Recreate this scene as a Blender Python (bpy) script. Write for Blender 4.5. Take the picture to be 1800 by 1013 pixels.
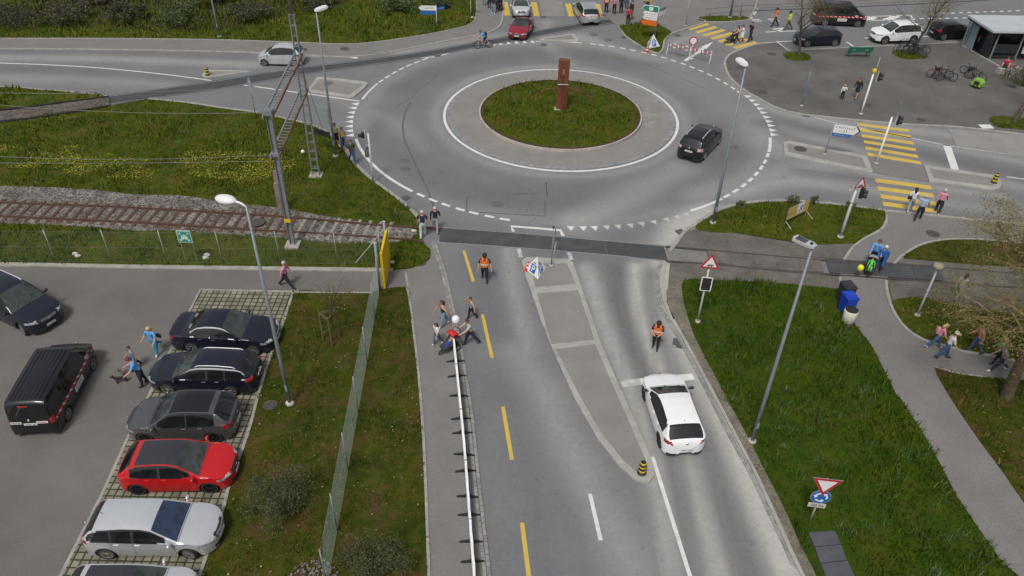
import bpy, bmesh, math, random
import numpy as np
from mathutils import Vector, Matrix
from mathutils.geometry import tessellate_polygon

S = bpy.context.scene
for o in list(bpy.data.objects): bpy.data.objects.remove(o)
COL = S.collection
rnd = random.Random(7)
nr = np.random.default_rng(7)

# ------------------------------------------------------------------ camera
CAM_H = 24.2; PITCH = math.radians(37.6); ROLL = math.radians(1.385); FPX = 1360.0
_F = np.array([0, math.cos(PITCH), -math.sin(PITCH)]); _X = np.array([1., 0, 0]); _U0 = np.cross(_X, _F)
_R = math.cos(ROLL)*_X + math.sin(ROLL)*_U0; _U = -math.sin(ROLL)*_X + math.cos(ROLL)*_U0
cam_d = bpy.data.cameras.new('camera'); cam = bpy.data.objects.new('camera', cam_d); COL.objects.link(cam)
cam_d.sensor_width = 36; cam_d.lens = FPX/1800*36; cam_d.clip_start = .5; cam_d.clip_end = 2000
cam.matrix_world = Matrix([[_R[0], _U[0], -_F[0], 0], [_R[1], _U[1], -_F[1], 0], [_R[2], _U[2], -_F[2], CAM_H], [0, 0, 0, 1]])
S.camera = cam
# ------------------------------------------------------------------ world, sun, exposure
SUN_EL, SUN_AZ = math.radians(58), math.radians(200)      # azimuth: clockwise from +Y
w = bpy.data.worlds.new('World'); S.world = w; w.use_nodes = True
nt = w.node_tree; sky = nt.nodes.new('ShaderNodeTexSky'); sky.sky_type = 'NISHITA'; sky.sun_disc = False
sky.sun_elevation = SUN_EL; sky.sun_rotation = SUN_AZ; sky.dust_density = 4.0; sky.air_density = 1.2; sky.ozone_density = 1
hs = nt.nodes.new('ShaderNodeHueSaturation'); hs.inputs['Saturation'].default_value = .35
nt.links.new(sky.outputs[0], hs.inputs['Color'])
bg = nt.nodes['Background']; nt.links.new(hs.outputs[0], bg.inputs[0]); bg.inputs[1].default_value = .078
sl = bpy.data.lights.new('sun', 'SUN'); sl.energy = 1.5; sl.angle = math.radians(11); sl.color = (1, .96, .9)
sun = bpy.data.objects.new('sun', sl); COL.objects.link(sun)
sd = Vector((math.sin(SUN_AZ)*math.cos(SUN_EL), math.cos(SUN_AZ)*math.cos(SUN_EL), math.sin(SUN_EL)))
sun.rotation_euler = sd.to_track_quat('Z', 'Y').to_euler(); sun.location = (0, 0, 60)
S.view_settings.view_transform = 'Standard'; S.view_settings.look = 'None'
S.view_settings.exposure = 0.38; S.view_settings.gamma = 1

# ------------------------------------------------------------------ placement on the ground
def G(P, z=0.):
    """photo pixels -> points on the horizontal plane z"""
    P = np.atleast_2d(np.array(P, float))
    d = _F + np.outer((P[:, 0]-900)/FPX, _R) - np.outer((P[:, 1]-506.5)/FPX, _U)
    t = (z-CAM_H)/d[:, 2]; return d[:, :2]*t[:, None]
def g1(x, y, z=0.):
    a = G([(x, y)], z)[0]; return float(a[0]), float(a[1])
def proj(v):
    v = np.array(v, float)-[0, 0, CAM_H]; zz = v@_F
    return np.stack([900+FPX*(v@_R)/zz, 506.5-FPX*(v@_U)/zz], -1)
def hgt(bx, by, tx, ty, z0=0.):
    """height of the pixel (tx,ty) on the vertical that stands at (bx,by)"""
    b = g1(bx, by, z0); zs = np.arange(0, 25, .02)
    P = proj(np.stack([np.full_like(zs, b[0]), np.full_like(zs, b[1]), zs], -1))
    return float(zs[np.argmin(np.abs(P[:, 1]-ty))])
def smooth_path(P, n=6, closed=False):
    P = np.array(P, float)
    if len(P) < 3: return P
    Q = np.vstack([P[-1], P, P[0], P[1]]) if closed else np.vstack([2*P[0]-P[1], P, 2*P[-1]-P[-2]])
    out = []
    m = len(P) if closed else len(P)-1
    for i in range(m):
        a, b, c, d = Q[i], Q[i+1], Q[i+2], Q[i+3]
        for k in range(n):
            t = k/n
            out.append(.5*((2*b)+(c-a)*t+(2*a-5*b+4*c-d)*t*t+(3*b-3*c+d-a)*t**3))
    if not closed: out.append(P[-1])
    return np.array(out)
def resample(P, step):
    P = np.array(P, float); s = np.r_[0, np.cumsum(np.linalg.norm(np.diff(P, axis=0), axis=1))]
    n = max(2, int(round(s[-1]/step))+1); q = np.linspace(0, s[-1], n)
    return np.stack([np.interp(q, s, P[:, k]) for k in range(P.shape[1])], -1), q

# ------------------------------------------------------------------ tags
def tag(o, label=None, cat=None, group=None, kind=None):
    if label: o['label'] = label
    if cat: o['category'] = cat
    if group: o['group'] = group
    if kind: o['kind'] = kind
    return o
def empty(name, loc=(0, 0, 0), rz=0):
    o = bpy.data.objects.new(name, None); COL.objects.link(o); o.empty_display_size = .3
    o.location = loc; o.rotation_euler = (0, 0, rz); return o
def thing(name, label, cat, loc=(0, 0, 0), rz=0, group=None):
    return tag(empty(name, loc, rz), label, cat, group)
def copy_tree(o, parent=None):
    c = o.copy(); COL.objects.link(c); c.parent = parent
    for ch in list(o.children): copy_tree(ch, c)
    return c

# ------------------------------------------------------------------ materials
MATS = {}
def mat(name, col, rough=.6, metal=0., var=.08, scale=4., spec=.5, coat=0., bump=0., bscale=40., col2=None, fine=None, alpha=1.):
    if name in MATS: return MATS[name]
    m = bpy.data.materials.new(name); m.use_nodes = True; N = m.node_tree.nodes; L = m.node_tree.links
    b = N['Principled BSDF']; b.inputs['Roughness'].default_value = rough; b.inputs['Metallic'].default_value = metal
    b.inputs['Specular IOR Level'].default_value = spec; b.inputs['Coat Weight'].default_value = coat
    b.inputs['Coat Roughness'].default_value = .05
    tc = N.new('ShaderNodeTexCoord'); nz = N.new('ShaderNodeTexNoise'); nz.inputs['Scale'].default_value = scale
    nz.inputs['Detail'].default_value = 5; nz.inputs['Roughness'].default_value = .65
    L.new(tc.outputs['Object'], nz.inputs['Vector'])
    mx = N.new('ShaderNodeMix'); mx.data_type = 'RGBA'
    c2 = col2 or tuple(max(0, c*(1-2.2*var)) for c in col)
    c1 = col if col2 else tuple(min(1, c*(1+2.2*var)) for c in col)
    mx.inputs['A'].default_value = (*c1, 1); mx.inputs['B'].default_value = (*c2, 1)
    cr = N.new('ShaderNodeMapRange'); cr.inputs['From Min'].default_value = .3; cr.inputs['From Max'].default_value = .7
    L.new(nz.outputs['Fac'], cr.inputs['Value']); L.new(cr.outputs[0], mx.inputs['Factor'])
    last = mx.outputs['Result']
    if fine:
        n2 = N.new('ShaderNodeTexNoise'); n2.inputs['Scale'].default_value = fine[0]; n2.inputs['Detail'].default_value = 3
        L.new(tc.outputs['Object'], n2.inputs['Vector'])
        r2 = N.new('ShaderNodeMapRange'); r2.inputs['From Min'].default_value = .3; r2.inputs['From Max'].default_value = .7
        r2.inputs['To Min'].default_value = 1-fine[1]; r2.inputs['To Max'].default_value = 1+fine[1]
        L.new(n2.outputs['Fac'], r2.inputs['Value'])
        hv = N.new('ShaderNodeHueSaturation'); L.new(last, hv.inputs['Color']); L.new(r2.outputs[0], hv.inputs['Value']); last = hv.outputs[0]
    L.new(last, b.inputs['Base Color'])
    if bump:
        bn = N.new('ShaderNodeTexNoise'); bn.inputs['Scale'].default_value = bscale; bn.inputs['Detail'].default_value = 4
        L.new(tc.outputs['Object'], bn.inputs['Vector'])
        bp = N.new('ShaderNodeBump'); bp.inputs['Strength'].default_value = bump; bp.inputs['Distance'].default_value = .02
        L.new(bn.outputs['Fac'], bp.inputs['Height']); L.new(bp.outputs[0], b.inputs['Normal'])
    if alpha < 1: b.inputs['Alpha'].default_value = alpha
    MATS[name] = m; return m
def paint(name, col, flake=0.): return mat(name, col, rough=.28, metal=flake, var=.02, coat=.55, spec=.35)

# ------------------------------------------------------------------ mesh builder
class MB:
    def __init__(s): s.v = []; s.f = []; s.m = []; s.mi = 0
    def add(s, V, F, mi=None):
        o = len(s.v); s.v += [tuple(map(float, v)) for v in V]
        s.f += [tuple(i+o for i in f) for f in F]; s.m += [s.mi if mi is None else mi]*len(F); return s
    def box(s, c, size, M=None, mi=None, taper=1.):
        x, y, z = size[0]/2, size[1]/2, size[2]/2; t = taper
        V = [(-x, -y, -z), (x, -y, -z), (x, y, -z), (-x, y, -z), (-x*t, -y*t, z), (x*t, -y*t, z), (x*t, y*t, z), (-x*t, y*t, z)]
        R = M or Matrix.Identity(3)
        V = [tuple(R@Vector(v)+Vector(c)) for v in V]
        return s.add(V, [(0, 3, 2, 1), (4, 5, 6, 7), (0, 1, 5, 4), (1, 2, 6, 5), (2, 3, 7, 6), (3, 0, 4, 7)], mi)
    def bar(s, a, b, w, h=None, mi=None, up=(0, 0, 1)):
        """rectangular bar from a to b"""
        a, b = Vector(a), Vector(b); d = (b-a).normalized(); u = Vector(up)
        if abs(d.dot(u)) > .98: u = Vector((1, 0, 0))
        x = d.cross(u).normalized(); y = x.cross(d); h = h or w
        V = [p+x*i*w/2+y*j*h/2 for p in (a, b) for i, j in ((-1, -1), (1, -1), (1, 1), (-1, 1))]
        return s.add(V, [(0, 1, 2, 3), (7, 6, 5, 4), (0, 4, 5, 1), (1, 5, 6, 2), (2, 6, 7, 3), (3, 7, 4, 0)], mi)
    def tube(s, P, r, n=8, mi=None, cap=True):
        P = [Vector(p) for p in P]; k = len(P); r = [r]*k if not hasattr(r, '__len__') else r
        V = []; px = None
        for i, p in enumerate(P):
            d = (P[min(i+1, k-1)]-P[max(i-1, 0)]); d = d.normalized() if d.length > 1e-9 else Vector((0, 0, 1))
            if px is None: px = d.orthogonal().normalized()
            x = (px-d*px.dot(d)); x = x.normalized() if x.length > 1e-6 else d.orthogonal().normalized(); px = x; y = d.cross(x)
            for j in range(n):
                a = 2*math.pi*j/n; V.append(p+(x*math.cos(a)+y*math.sin(a))*r[i])
        F = [(i*n+j, i*n+(j+1) % n, (i+1)*n+(j+1) % n, (i+1)*n+j) for i in range(k-1) for j in range(n)]
        if cap: F += [tuple(range(n-1, -1, -1)), tuple((k-1)*n+j for j in range(n))]
        return s.add(V, F, mi)
    def lathe(s, prof, n=16, M=None, mi=None, closed=False):
        """prof: (radius, height) revolved about z"""
        M = M or Matrix.Identity(4); V = []; k = len(prof)
        for r, z in prof:
            for j in range(n):
                a = 2*math.pi*j/n; V.append(M@Vector((r*math.cos(a), r*math.sin(a), z)))
        F = []
        for i in range(k if closed else k-1):
            for j in range(n):
                a, b = i*n, ((i+1) % k)*n; F.append((a+j, a+(j+1) % n, b+(j+1) % n, b+j))
        if not closed:
            if prof[0][0] > 1e-6: F.append(tuple(range(n-1, -1, -1)))
            if prof[-1][0] > 1e-6: F.append(tuple((k-1)*n+j for j in range(n)))
        return s.add(V, F, mi)
    def ball(s, c, r, n=10, mi=None, M=None):
        if not hasattr(r, '__len__'): r = (r, r, r)
        T = Matrix.Translation(c)@(M or Matrix.Identity(4))@Matrix.Diagonal((*r, 1)); m = n//2+1
        return s.lathe([(max(1e-7, math.sin(math.pi*i/m)), -math.cos(math.pi*i/m)) for i in range(m+1)], n, T, mi)
    def prism(s, poly, z0, z1, mi=None, M=None, mitop=None):
        """poly in xy, extruded in z, then transformed"""
        n = len(poly); M = M or Matrix.Identity(4)
        ar = sum(poly[i][0]*poly[(i+1) % n][1]-poly[(i+1) % n][0]*poly[i][1] for i in range(n))
        if ar < 0: poly = list(poly)[::-1]
        V = [M@Vector((x, y, z0)) for x, y in poly]+[M@Vector((x, y, z1)) for x, y in poly]
        T = tessellate_polygon([[Vector((x, y, 0)) for x, y in poly]])
        F = []; 
        for t in T:
            a, b, c = t; q = (poly[b][0]-poly[a][0])*(poly[c][1]-poly[a][1])-(poly[b][1]-poly[a][1])*(poly[c][0]-poly[a][0])
            if q < 0: t = (a, c, b)
            F.append(tuple(i+n for i in t)); F.append(tuple(reversed(t)))
        s.add(V, F, mitop if mitop is not None else mi)
        V2 = V; o = [(i, (i+1) % n, (i+1) % n+n, i+n) for i in range(n)]
        return s.add(V2, o, mi)
    def mesh(s, name, mats, smooth=False):
        me = bpy.data.meshes.new(name); me.from_pydata(s.v, [], s.f)
        for m in (mats if isinstance(mats, (list, tuple)) else [mats]): me.materials.append(m)
        me.polygons.foreach_set('material_index', s.m)
        if smooth: me.polygons.foreach_set('use_smooth', [True]*len(s.f))
        me.update(); return me
    def build(s, name, mats, parent=None, smooth=False, loc=None, rz=0):
        o = bpy.data.objects.new(name, s.mesh(name, mats, smooth)); COL.objects.link(o); o.parent = parent
        if loc is not None: o.location = loc; o.rotation_euler = (0, 0, rz)
        if smooth == 'auto': autosmooth(o)
        return o
def autosmooth(o, ang=40):
    me = o.data; bm = bmesh.new(); bm.from_mesh(me); a = math.radians(ang)
    for e in bm.edges:
        if len(e.link_faces) == 2 and e.calc_face_angle(0) > a: e.smooth = False
    bm.to_mesh(me); bm.free(); return o
def np_mesh(name, V, F, m, parent=None, uv=None, attrs=None, smooth=False):
    me = bpy.data.meshes.new(name); V = np.asarray(V, np.float32); F = np.asarray(F, np.int32); k = F.shape[1]
    me.vertices.add(len(V)); me.vertices.foreach_set('co', V.ravel())
    me.loops.add(F.size); me.loops.foreach_set('vertex_index', F.ravel())
    me.polygons.add(len(F)); me.polygons.foreach_set('loop_start', np.arange(0, F.size, k, dtype=np.int32))
    me.polygons.foreach_set('loop_total', np.full(len(F), k, np.int32))
    if smooth: me.polygons.foreach_set('use_smooth', np.ones(len(F), bool))
    me.update(calc_edges=True)
    for n_, a in (attrs or {}).items():
        at = me.attributes.new(n_, 'FLOAT', 'POINT'); at.data.foreach_set('value', np.asarray(a, np.float32))
    me.materials.append(m); o = bpy.data.objects.new(name, me); COL.objects.link(o); o.parent = parent; return o
def sheet(name, pts, z, m, kind='structure', px=True, smooth=0, thick=0, m2=None):
    """flat polygon (photo pixels on the ground) at height z, optionally with side walls down by thick"""
    P = smooth_path(pts, smooth, True) if smooth else np.array(pts, float)
    Q = G(P, z) if px else P
    b = MB(); 
    b.prism([tuple(q) for q in Q], z-(thick or .003), z, mi=0)
    o = b.build(name, m)
    if kind: o['kind'] = kind
    return o
def ribbon(b, pts, wd, z0, z1, px=True, smooth=0, mi=None, step=None, closed=False):
    """raised strip along a path"""
    P = G(pts, z1) if px else np.array(pts, float)
    if smooth: P = smooth_path(P, smooth, closed)
    if step: P, _ = resample(np.vstack([P, P[:1]]) if closed else P, step); 
    if closed and step: P = P[:-1]
    n = len(P)
    if closed: T = np.roll(P, -1, 0)-np.roll(P, 1, 0)
    else: T = np.gradient(P, axis=0)
    T /= np.linalg.norm(T, axis=1)[:, None]+1e-9; Nn = np.stack([-T[:, 1], T[:, 0]], -1)*wd/2
    A, B = P+Nn, P-Nn
    V = [(*a, z0) for a in A]+[(*a, z1) for a in A]+[(*a, z1) for a in B]+[(*a, z0) for a in B]
    F = []
    for i in range(n if closed else n-1):
        j = (i+1) % n
        F += [(i, n+i, n+j, j), (n+i, 2*n+i, 2*n+j, n+j), (2*n+i, 3*n+i, 3*n+j, 2*n+j)]
    if not closed: F += [(0, 3*n, 2*n, n), (n-1, 2*n-1, 3*n-1, 4*n-1)]
    b.add(V, [tuple(reversed(f)) for f in F], mi)
def in_poly(X, Y, P):
    P = np.asarray(P, float); ins = np.zeros(X.shape, bool); j = len(P)-1
    for i in range(len(P)):
        xi, yi = P[i]; xj, yj = P[j]
        c = ((yi > Y) != (yj > Y)) & (X < (xj-xi)*(Y-yi)/(yj-yi+1e-12)+xi); ins ^= c; j = i
    return ins
def dist_path(X, Y, P):
    P = np.asarray(P, float); d = np.full(X.shape, 1e9)
    for a, b in zip(P[:-1], P[1:]):
        ab = b-a; t = np.clip(((X-a[0])*ab[0]+(Y-a[1])*ab[1])/(ab@ab+1e-12), 0, 1)
        d = np.minimum(d, np.hypot(X-a[0]-t*ab[0], Y-a[1]-t*ab[1]))
    return d
# ------------------------------------------------------------------ surface materials
def road_material():
    m = bpy.data.materials.new('asphalt'); m.use_nodes = True; N = m.node_tree.nodes; L = m.node_tree.links; b = N['Principled BSDF']
    tc = N.new('ShaderNodeTexCoord')
    def noise(sc, det=4, rough=.6, vec=None):
        n = N.new('ShaderNodeTexNoise'); n.inputs['Scale'].default_value = sc; n.inputs['Detail'].default_value = det
        n.inputs['Roughness'].default_value = rough; L.new(vec or tc.outputs['Object'], n.inputs['Vector']); return n.outputs['Fac']
    def rng(v, a, b_, c, d):
        r = N.new('ShaderNodeMapRange'); r.inputs['From Min'].default_value = a; r.inputs['From Max'].default_value = b_
        r.inputs['To Min'].default_value = c; r.inputs['To Max'].default_value = d; L.new(v, r.inputs['Value']); return r.outputs[0]
    def math_(op, a, c):
        n = N.new('ShaderNodeMath'); n.operation = op
        for i, v in enumerate((a, c)):
            if isinstance(v, (int, float)): n.inputs[i].default_value = v
            else: L.new(v, n.inputs[i])
        return n.outputs[0]
    def mix(f, a, c):
        n = N.new('ShaderNodeMix'); n.data_type = 'RGBA'; L.new(f, n.inputs['Factor'])
        for k, v in (('A', a), ('B', c)):
            if isinstance(v, tuple): n.inputs[k].default_value = (*v, 1)
            else: L.new(v, n.inputs[k])
        return n.outputs['Result']
    def attr(n_):
        a = N.new('ShaderNodeAttribute'); a.attribute_name = n_; return a.outputs['Fac']
    brk = rng(noise(1.6, 6, .7), .3, .7, .72, 1.12)
    dust = math_('MULTIPLY', attr('dust'), brk); dark = math_('MULTIPLY', attr('dark'), brk)
    c = mix(rng(noise(.35, 5), .35, .65, 0, 1), (.148, .151, .158), (.170, .172, .177))
    c = mix(dust, c, (.47, .455, .42)); c = mix(dark, c, (.088, .089, .095))
    c = mix(attr('warm'), c, (.190, .178, .166))
    g0 = rng(noise(2.3, 3, .5), .66, .72, 1., .82); g = math_('MULTIPLY', math_('MULTIPLY', rng(noise(26, 3, .75), .3, .7, .76, 1.24), g0), rng(noise(4.5, 4), .3, .7, .93, 1.07))
    h = N.new('ShaderNodeHueSaturation'); L.new(c, h.inputs['Color']); L.new(g, h.inputs['Value'])
    L.new(h.outputs[0], b.inputs['Base Color']); b.inputs['Roughness'].default_value = .88
    bp = N.new('ShaderNodeBump'); bp.inputs['Strength'].default_value = .35; bp.inputs['Distance'].default_value = .01
    L.new(noise(60, 3), bp.inputs['Height']); L.new(bp.outputs[0], b.inputs['Normal'])
    return m
def grass_material(name, dry=.5, blade=False, lush=0., val=1.06, brown=.42):
    m = bpy.data.materials.new(name); m.use_nodes = True; N = m.node_tree.nodes; L = m.node_tree.links; b = N['Principled BSDF']
    ge = N.new('ShaderNodeNewGeometry')
    def noise(sc, det=5, rough=.62):
        n = N.new('ShaderNodeTexNoise'); n.inputs['Scale'].default_value = sc; n.inputs['Detail'].default_value = det
        n.inputs['Roughness'].default_value = rough; L.new(ge.outputs['Position'], n.inputs['Vector']); return n.outputs['Fac']
    def ramp(v, st):
        r = N.new('ShaderNodeValToRGB'); L.new(v, r.inputs[0]); e = r.color_ramp.elements
        while len(e) < len(st): e.new(.5)
        for k, (p_, c) in enumerate(st): e[k].position = p_; e[k].color = (*c, 1)
        return r.outputs[0]
    k = dry
    c1 = ramp(noise(.42, 7, .72), [(.30, (.020, .042, .005)), (.44, (.040, .072, .009)), (.56, (.070+.010*k, .098, .014)), (.70, (.128+.04*k, .100+.004*k, .024+.016*k))])
    c2 = ramp(noise(2.6, 6, .75), [(.32, (.018, .038, .005)), (.5, (.058+.01*k, .086, .012)), (.66, (.115+.065*k, .110+.018*k, .026+.032*k))])
    mx = N.new('ShaderNodeMix'); mx.data_type = 'RGBA'; mx.inputs['Factor'].default_value = .5; L.new(c1, mx.inputs['A']); L.new(c2, mx.inputs['B'])
    h = N.new('ShaderNodeHueSaturation'); h.inputs['Saturation'].default_value = 1.12; h.inputs['Hue'].default_value = .508-.016*(1-lush); L.new(mx.outputs['Result'], h.inputs['Color']); last = h.outputs[0]
    bz = N.new('ShaderNodeMapRange'); bz.interpolation_type = 'SMOOTHSTEP'; bz.inputs['From Min'].default_value = .50; bz.inputs['From Max'].default_value = .64; bz.inputs['To Max'].default_value = brown
    L.new(noise(.75, 8, .78), bz.inputs['Value']); mb = N.new('ShaderNodeMix'); mb.data_type = 'RGBA'; L.new(bz.outputs[0], mb.inputs['Factor']); L.new(mx.outputs['Result'], mb.inputs['A']); mb.inputs['B'].default_value = (.125, .088, .038, 1); L.new(mb.outputs['Result'], h.inputs['Color'])
    if blade:
        a = N.new('ShaderNodeAttribute'); a.attribute_name = 'rnd'
        r = N.new('ShaderNodeMapRange'); r.inputs['To Min'].default_value = .75*val; r.inputs['To Max'].default_value = 1.6*val
        L.new(a.outputs['Fac'], r.inputs['Value']); L.new(r.outputs[0], h.inputs['Value'])
        r2 = N.new('ShaderNodeMath'); r2.operation = 'GREATER_THAN'; r2.inputs[1].default_value = 1-.06*dry; L.new(a.outputs['Fac'], r2.inputs[0])
        m2 = N.new('ShaderNodeMix'); m2.data_type = 'RGBA'; L.new(r2.outputs[0], m2.inputs['Factor']); L.new(last, m2.inputs['A'])
        m2.inputs['B'].default_value = (.17, .145, .07, 1); last = m2.outputs['Result']
    else:
        f = N.new('ShaderNodeTexNoise'); f.inputs['Scale'].default_value = 22; L.new(ge.outputs['Position'], f.inputs['Vector'])
        r = N.new('ShaderNodeMapRange'); r.inputs['From Min'].default_value = .3; r.inputs['From Max'].default_value = .7
        r.inputs['To Min'].default_value = .45*val; r.inputs['To Max'].default_value = 1.05*val
        L.new(f.outputs['Fac'], r.inputs['Value']); L.new(r.outputs[0], h.inputs['Value'])
    L.new(last, b.inputs['Base Color']); b.inputs['Roughness'].default_value = .8; b.inputs['Specular IOR Level'].default_value = .15
    return m
def gravel_material(name, a, c, sc=9., grain=.5):
    m = bpy.data.materials.new(name); m.use_nodes = True; N = m.node_tree.nodes; L = m.node_tree.links; b = N['Principled BSDF']
    ge = N.new('ShaderNodeNewGeometry'); v = N.new('ShaderNodeTexVoronoi'); v.inputs['Scale'].default_value = sc; L.new(ge.outputs['Position'], v.inputs['Vector'])
    n = N.new('ShaderNodeTexNoise'); n.inputs['Scale'].default_value = .9; n.inputs['Detail'].default_value = 5; L.new(ge.outputs['Position'], n.inputs['Vector'])
    r = N.new('ShaderNodeMapRange'); r.inputs['From Min'].default_value = .35; r.inputs['From Max'].default_value = .65; L.new(n.outputs['Fac'], r.inputs['Value'])
    mx = N.new('ShaderNodeMix'); mx.data_type = 'RGBA'; L.new(r.outputs[0], mx.inputs['Factor']); mx.inputs['A'].default_value = (*a, 1); mx.inputs['B'].default_value = (*c, 1)
    sp = N.new('ShaderNodeSeparateColor'); L.new(v.outputs['Color'], sp.inputs[0])
    r3 = N.new('ShaderNodeMapRange'); r3.inputs['To Min'].default_value = 1-grain; r3.inputs['To Max'].default_value = 1+grain; L.new(sp.outputs[0], r3.inputs['Value'])
    h = N.new('ShaderNodeHueSaturation'); L.new(mx.outputs['Result'], h.inputs['Color']); L.new(r3.outputs[0], h.inputs['Value'])
    L.new(h.outputs[0], b.inputs['Base Color']); b.inputs['Roughness'].default_value = .9
    bp = N.new('ShaderNodeBump'); bp.inputs['Strength'].default_value = .6; bp.inputs['Distance'].default_value = .04; L.new(v.outputs['Distance'], bp.inputs['Height']); bp.invert = True
    L.new(bp.outputs[0], b.inputs['Normal']); return m
def paver_material():
    m = bpy.data.materials.new('grass_pavers'); m.use_nodes = True; N = m.node_tree.nodes; L = m.node_tree.links; b = N['Principled BSDF']
    tc = N.new('ShaderNodeTexCoord'); mp = N.new('ShaderNodeMapping'); L.new(tc.outputs['Object'], mp.inputs['Vector'])
    br = N.new('ShaderNodeTexBrick'); br.offset = 0; br.inputs['Scale'].default_value = 1; br.inputs['Brick Width'].default_value = .30; br.inputs['Row Height'].default_value = .30
    br.inputs['Mortar Size'].default_value = .032; br.inputs['Mortar Smooth'].default_value = .2; br.inputs['Bias'].default_value = -.1
    br.inputs['Color1'].default_value = (.235, .215, .165, 1); br.inputs['Color2'].default_value = (.17, .155, .12, 1); br.inputs['Mortar'].default_value = (.035, .042, .015, 1)
    L.new(mp.outputs[0], br.inputs['Vector'])
    n = N.new('ShaderNodeTexNoise'); n.inputs['Scale'].default_value = 2; n.inputs['Detail'].default_value = 6; L.new(tc.outputs['Object'], n.inputs['Vector'])
    r = N.new('ShaderNodeMapRange'); r.inputs['From Min'].default_value = .3; r.inputs['From Max'].default_value = .7; r.inputs['To Min'].default_value = .65; r.inputs['To Max'].default_value = 1.3; L.new(n.outputs['Fac'], r.inputs['Value'])
    h = N.new('ShaderNodeHueSaturation'); L.new(br.outputs['Color'], h.inputs['Color']); L.new(r.outputs[0], h.inputs['Value']); L.new(h.outputs[0], b.inputs['Base Color'])
    bp = N.new('ShaderNodeBump'); bp.inputs['Strength'].default_value = .7; bp.inputs['Distance'].default_value = .03; bp.invert = True; L.new(br.outputs['Fac'], bp.inputs['Height']); L.new(bp.outputs[0], b.inputs['Normal'])
    b.inputs['Roughness'].default_value = .9; return m
M_ROAD = road_material()
M_GRASS = grass_material('grass_turf', .35); M_BLADE = grass_material('grass_blade', .35, True); M_LUSH = grass_material('lush_turf', -.35, lush=1., val=.90, brown=.22); M_BLADE_L = grass_material('lush_blade', -.35, True, 1., .84, .22); M_BLADE_DRY = grass_material('grass_blade_dry', 1.0, True, val=.72, brown=.95)
M_TURF_DRY = grass_material('dry_turf', 1.0, val=.80, brown=.95)
M_BALLAST = gravel_material('ballast', (.175, .165, .150), (.100, .085, .072), 11, .75)
M_BALLD = gravel_material('dark_ballast', (.115, .095, .080), (.07, .06, .05), 11, .6)
M_DIRT = gravel_material('gravel_dirt', (.105, .095, .082), (.15, .135, .118), 22, .22)
M_PAVE = mat('pavement_asphalt', (.178, .169, .162), .9, var=.05, scale=.6, fine=(24, .2), bump=.3, bscale=60)
M_LOT = mat('lot_asphalt', (.138, .129, .121), .9, var=.09, scale=.22, fine=(24, .2), bump=.3, bscale=60)
M_PLAZA = mat('plaza_asphalt', (.110, .103, .096), .9, var=.14, scale=.25, fine=(22, .2), bump=.3, bscale=60)
M_APRON = mat('apron_concrete', (.215, .205, .188), .9, var=.06, scale=.5, fine=(20, .10))
M_KERB = mat('kerb_stone', (.30, .29, .265), .9, var=.10, scale=2.2, fine=(14, .14))
M_KERBD = mat('kerb_concrete', (.33, .32, .295), .9, var=.08, scale=1.2, fine=(14, .12))
M_WHITE = mat('road_paint_white', (.72, .72, .70), .7, var=.05, scale=3, fine=(16, .08), col2=(.52, .52, .50))
M_WORN = mat('road_paint_worn', (.58, .57, .54), .7, var=.05, scale=4, fine=(16, .10), col2=(.30, .30, .29))
M_YELLOW = mat('road_paint_yellow', (.62, .42, .05), .7, var=.05, scale=3, fine=(18, .10), col2=(.48, .36, .10))
M_SLAB = mat('rubber_panel', (.060, .063, .068), .8, var=.12, scale=1.2, fine=(12, .18))
M_PATCH = mat('new_asphalt', (.055, .058, .063), .85, var=.08, scale=1.5, fine=(22, .2))
M_GREYCON = mat('bus_bay_concrete', (.24, .232, .22), .9, var=.05, scale=.8, fine=(16, .07))
M_RUST = mat('rail_rust', (.12, .052, .030), .75, var=.15, scale=6, col2=(.07, .042, .032))
M_RAILTOP = mat('rail_top', (.20, .16, .14), .35, metal=.6, var=.1)
M_RUBBLE = gravel_material('cobble_stone', (.24, .25, .25), (.19, .20, .21), 6, .18)
M_IRON = mat('cast_iron', (.085, .075, .068), .7, metal=.2, var=.2, scale=9)

# ------------------------------------------------------------------ ground, road sheet with wear
b = MB(); b.add([(-900, -300, -.03), (900, -300, -.03), (900, 1500, -.03), (-900, 1500, -.03)], [(0, 1, 2, 3)]); tag(b.build('ground', M_TURF_DRY), kind='structure')
RC = np.array([3.21, 52.2]); R1 = 8.50; R2 = 14.89
xs = np.arange(-76, 84, .38); ys = np.arange(1, 116, .38); XX, YY = np.meshgrid(xs, ys); X = XX.ravel(); Y = YY.ravel()
dust = np.zeros(X.shape); dark = np.zeros(X.shape); warm = np.zeros(X.shape)
wob = .25*np.sin(X*.9+1.3*np.sin(Y*.7))+.2*np.sin(Y*1.7+X*.35)
def streak(arr, pts, wd, a, sm=6):
    P = smooth_path(G(pts), sm); d = dist_path(X, Y, P)+wob*wd*.35
    arr[:] = np.maximum(arr, a*np.exp(-(np.maximum(d, 0)/wd)**2))
streak(dust, [(1172, 470), (1168, 530), (1188, 600), (1228, 690), (1283, 780), (1340, 905), (1385, 1013), (1420, 1090)], .95, .95)
streak(dust, [(1118, 470), (1122, 540), (1143, 610), (1160, 650)], .48, .85)
streak(dust, [(1200, 790), (1230, 900), (1260, 1030)], .50, .75)
streak(dust, [(1030, 470), (1060, 560), (1095, 650), (1130, 740), (1160, 860), (1190, 1013)], .5, .55)
streak(dust, [(1320, 400), (1250, 372), (1200, 395), (1170, 440), (1168, 500)], 1.0, .8)
streak(dust, [(1010, 390), (1060, 365), (1120, 340), (1200, 300)], 1.2, .5)
streak(dust, [(900, 620), (960, 700), (1000, 800), (1060, 900), (1110, 1000)], .9, .30)
streak(dust, [(893, 430), (905, 520), (930, 620)], .5, .35)
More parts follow.
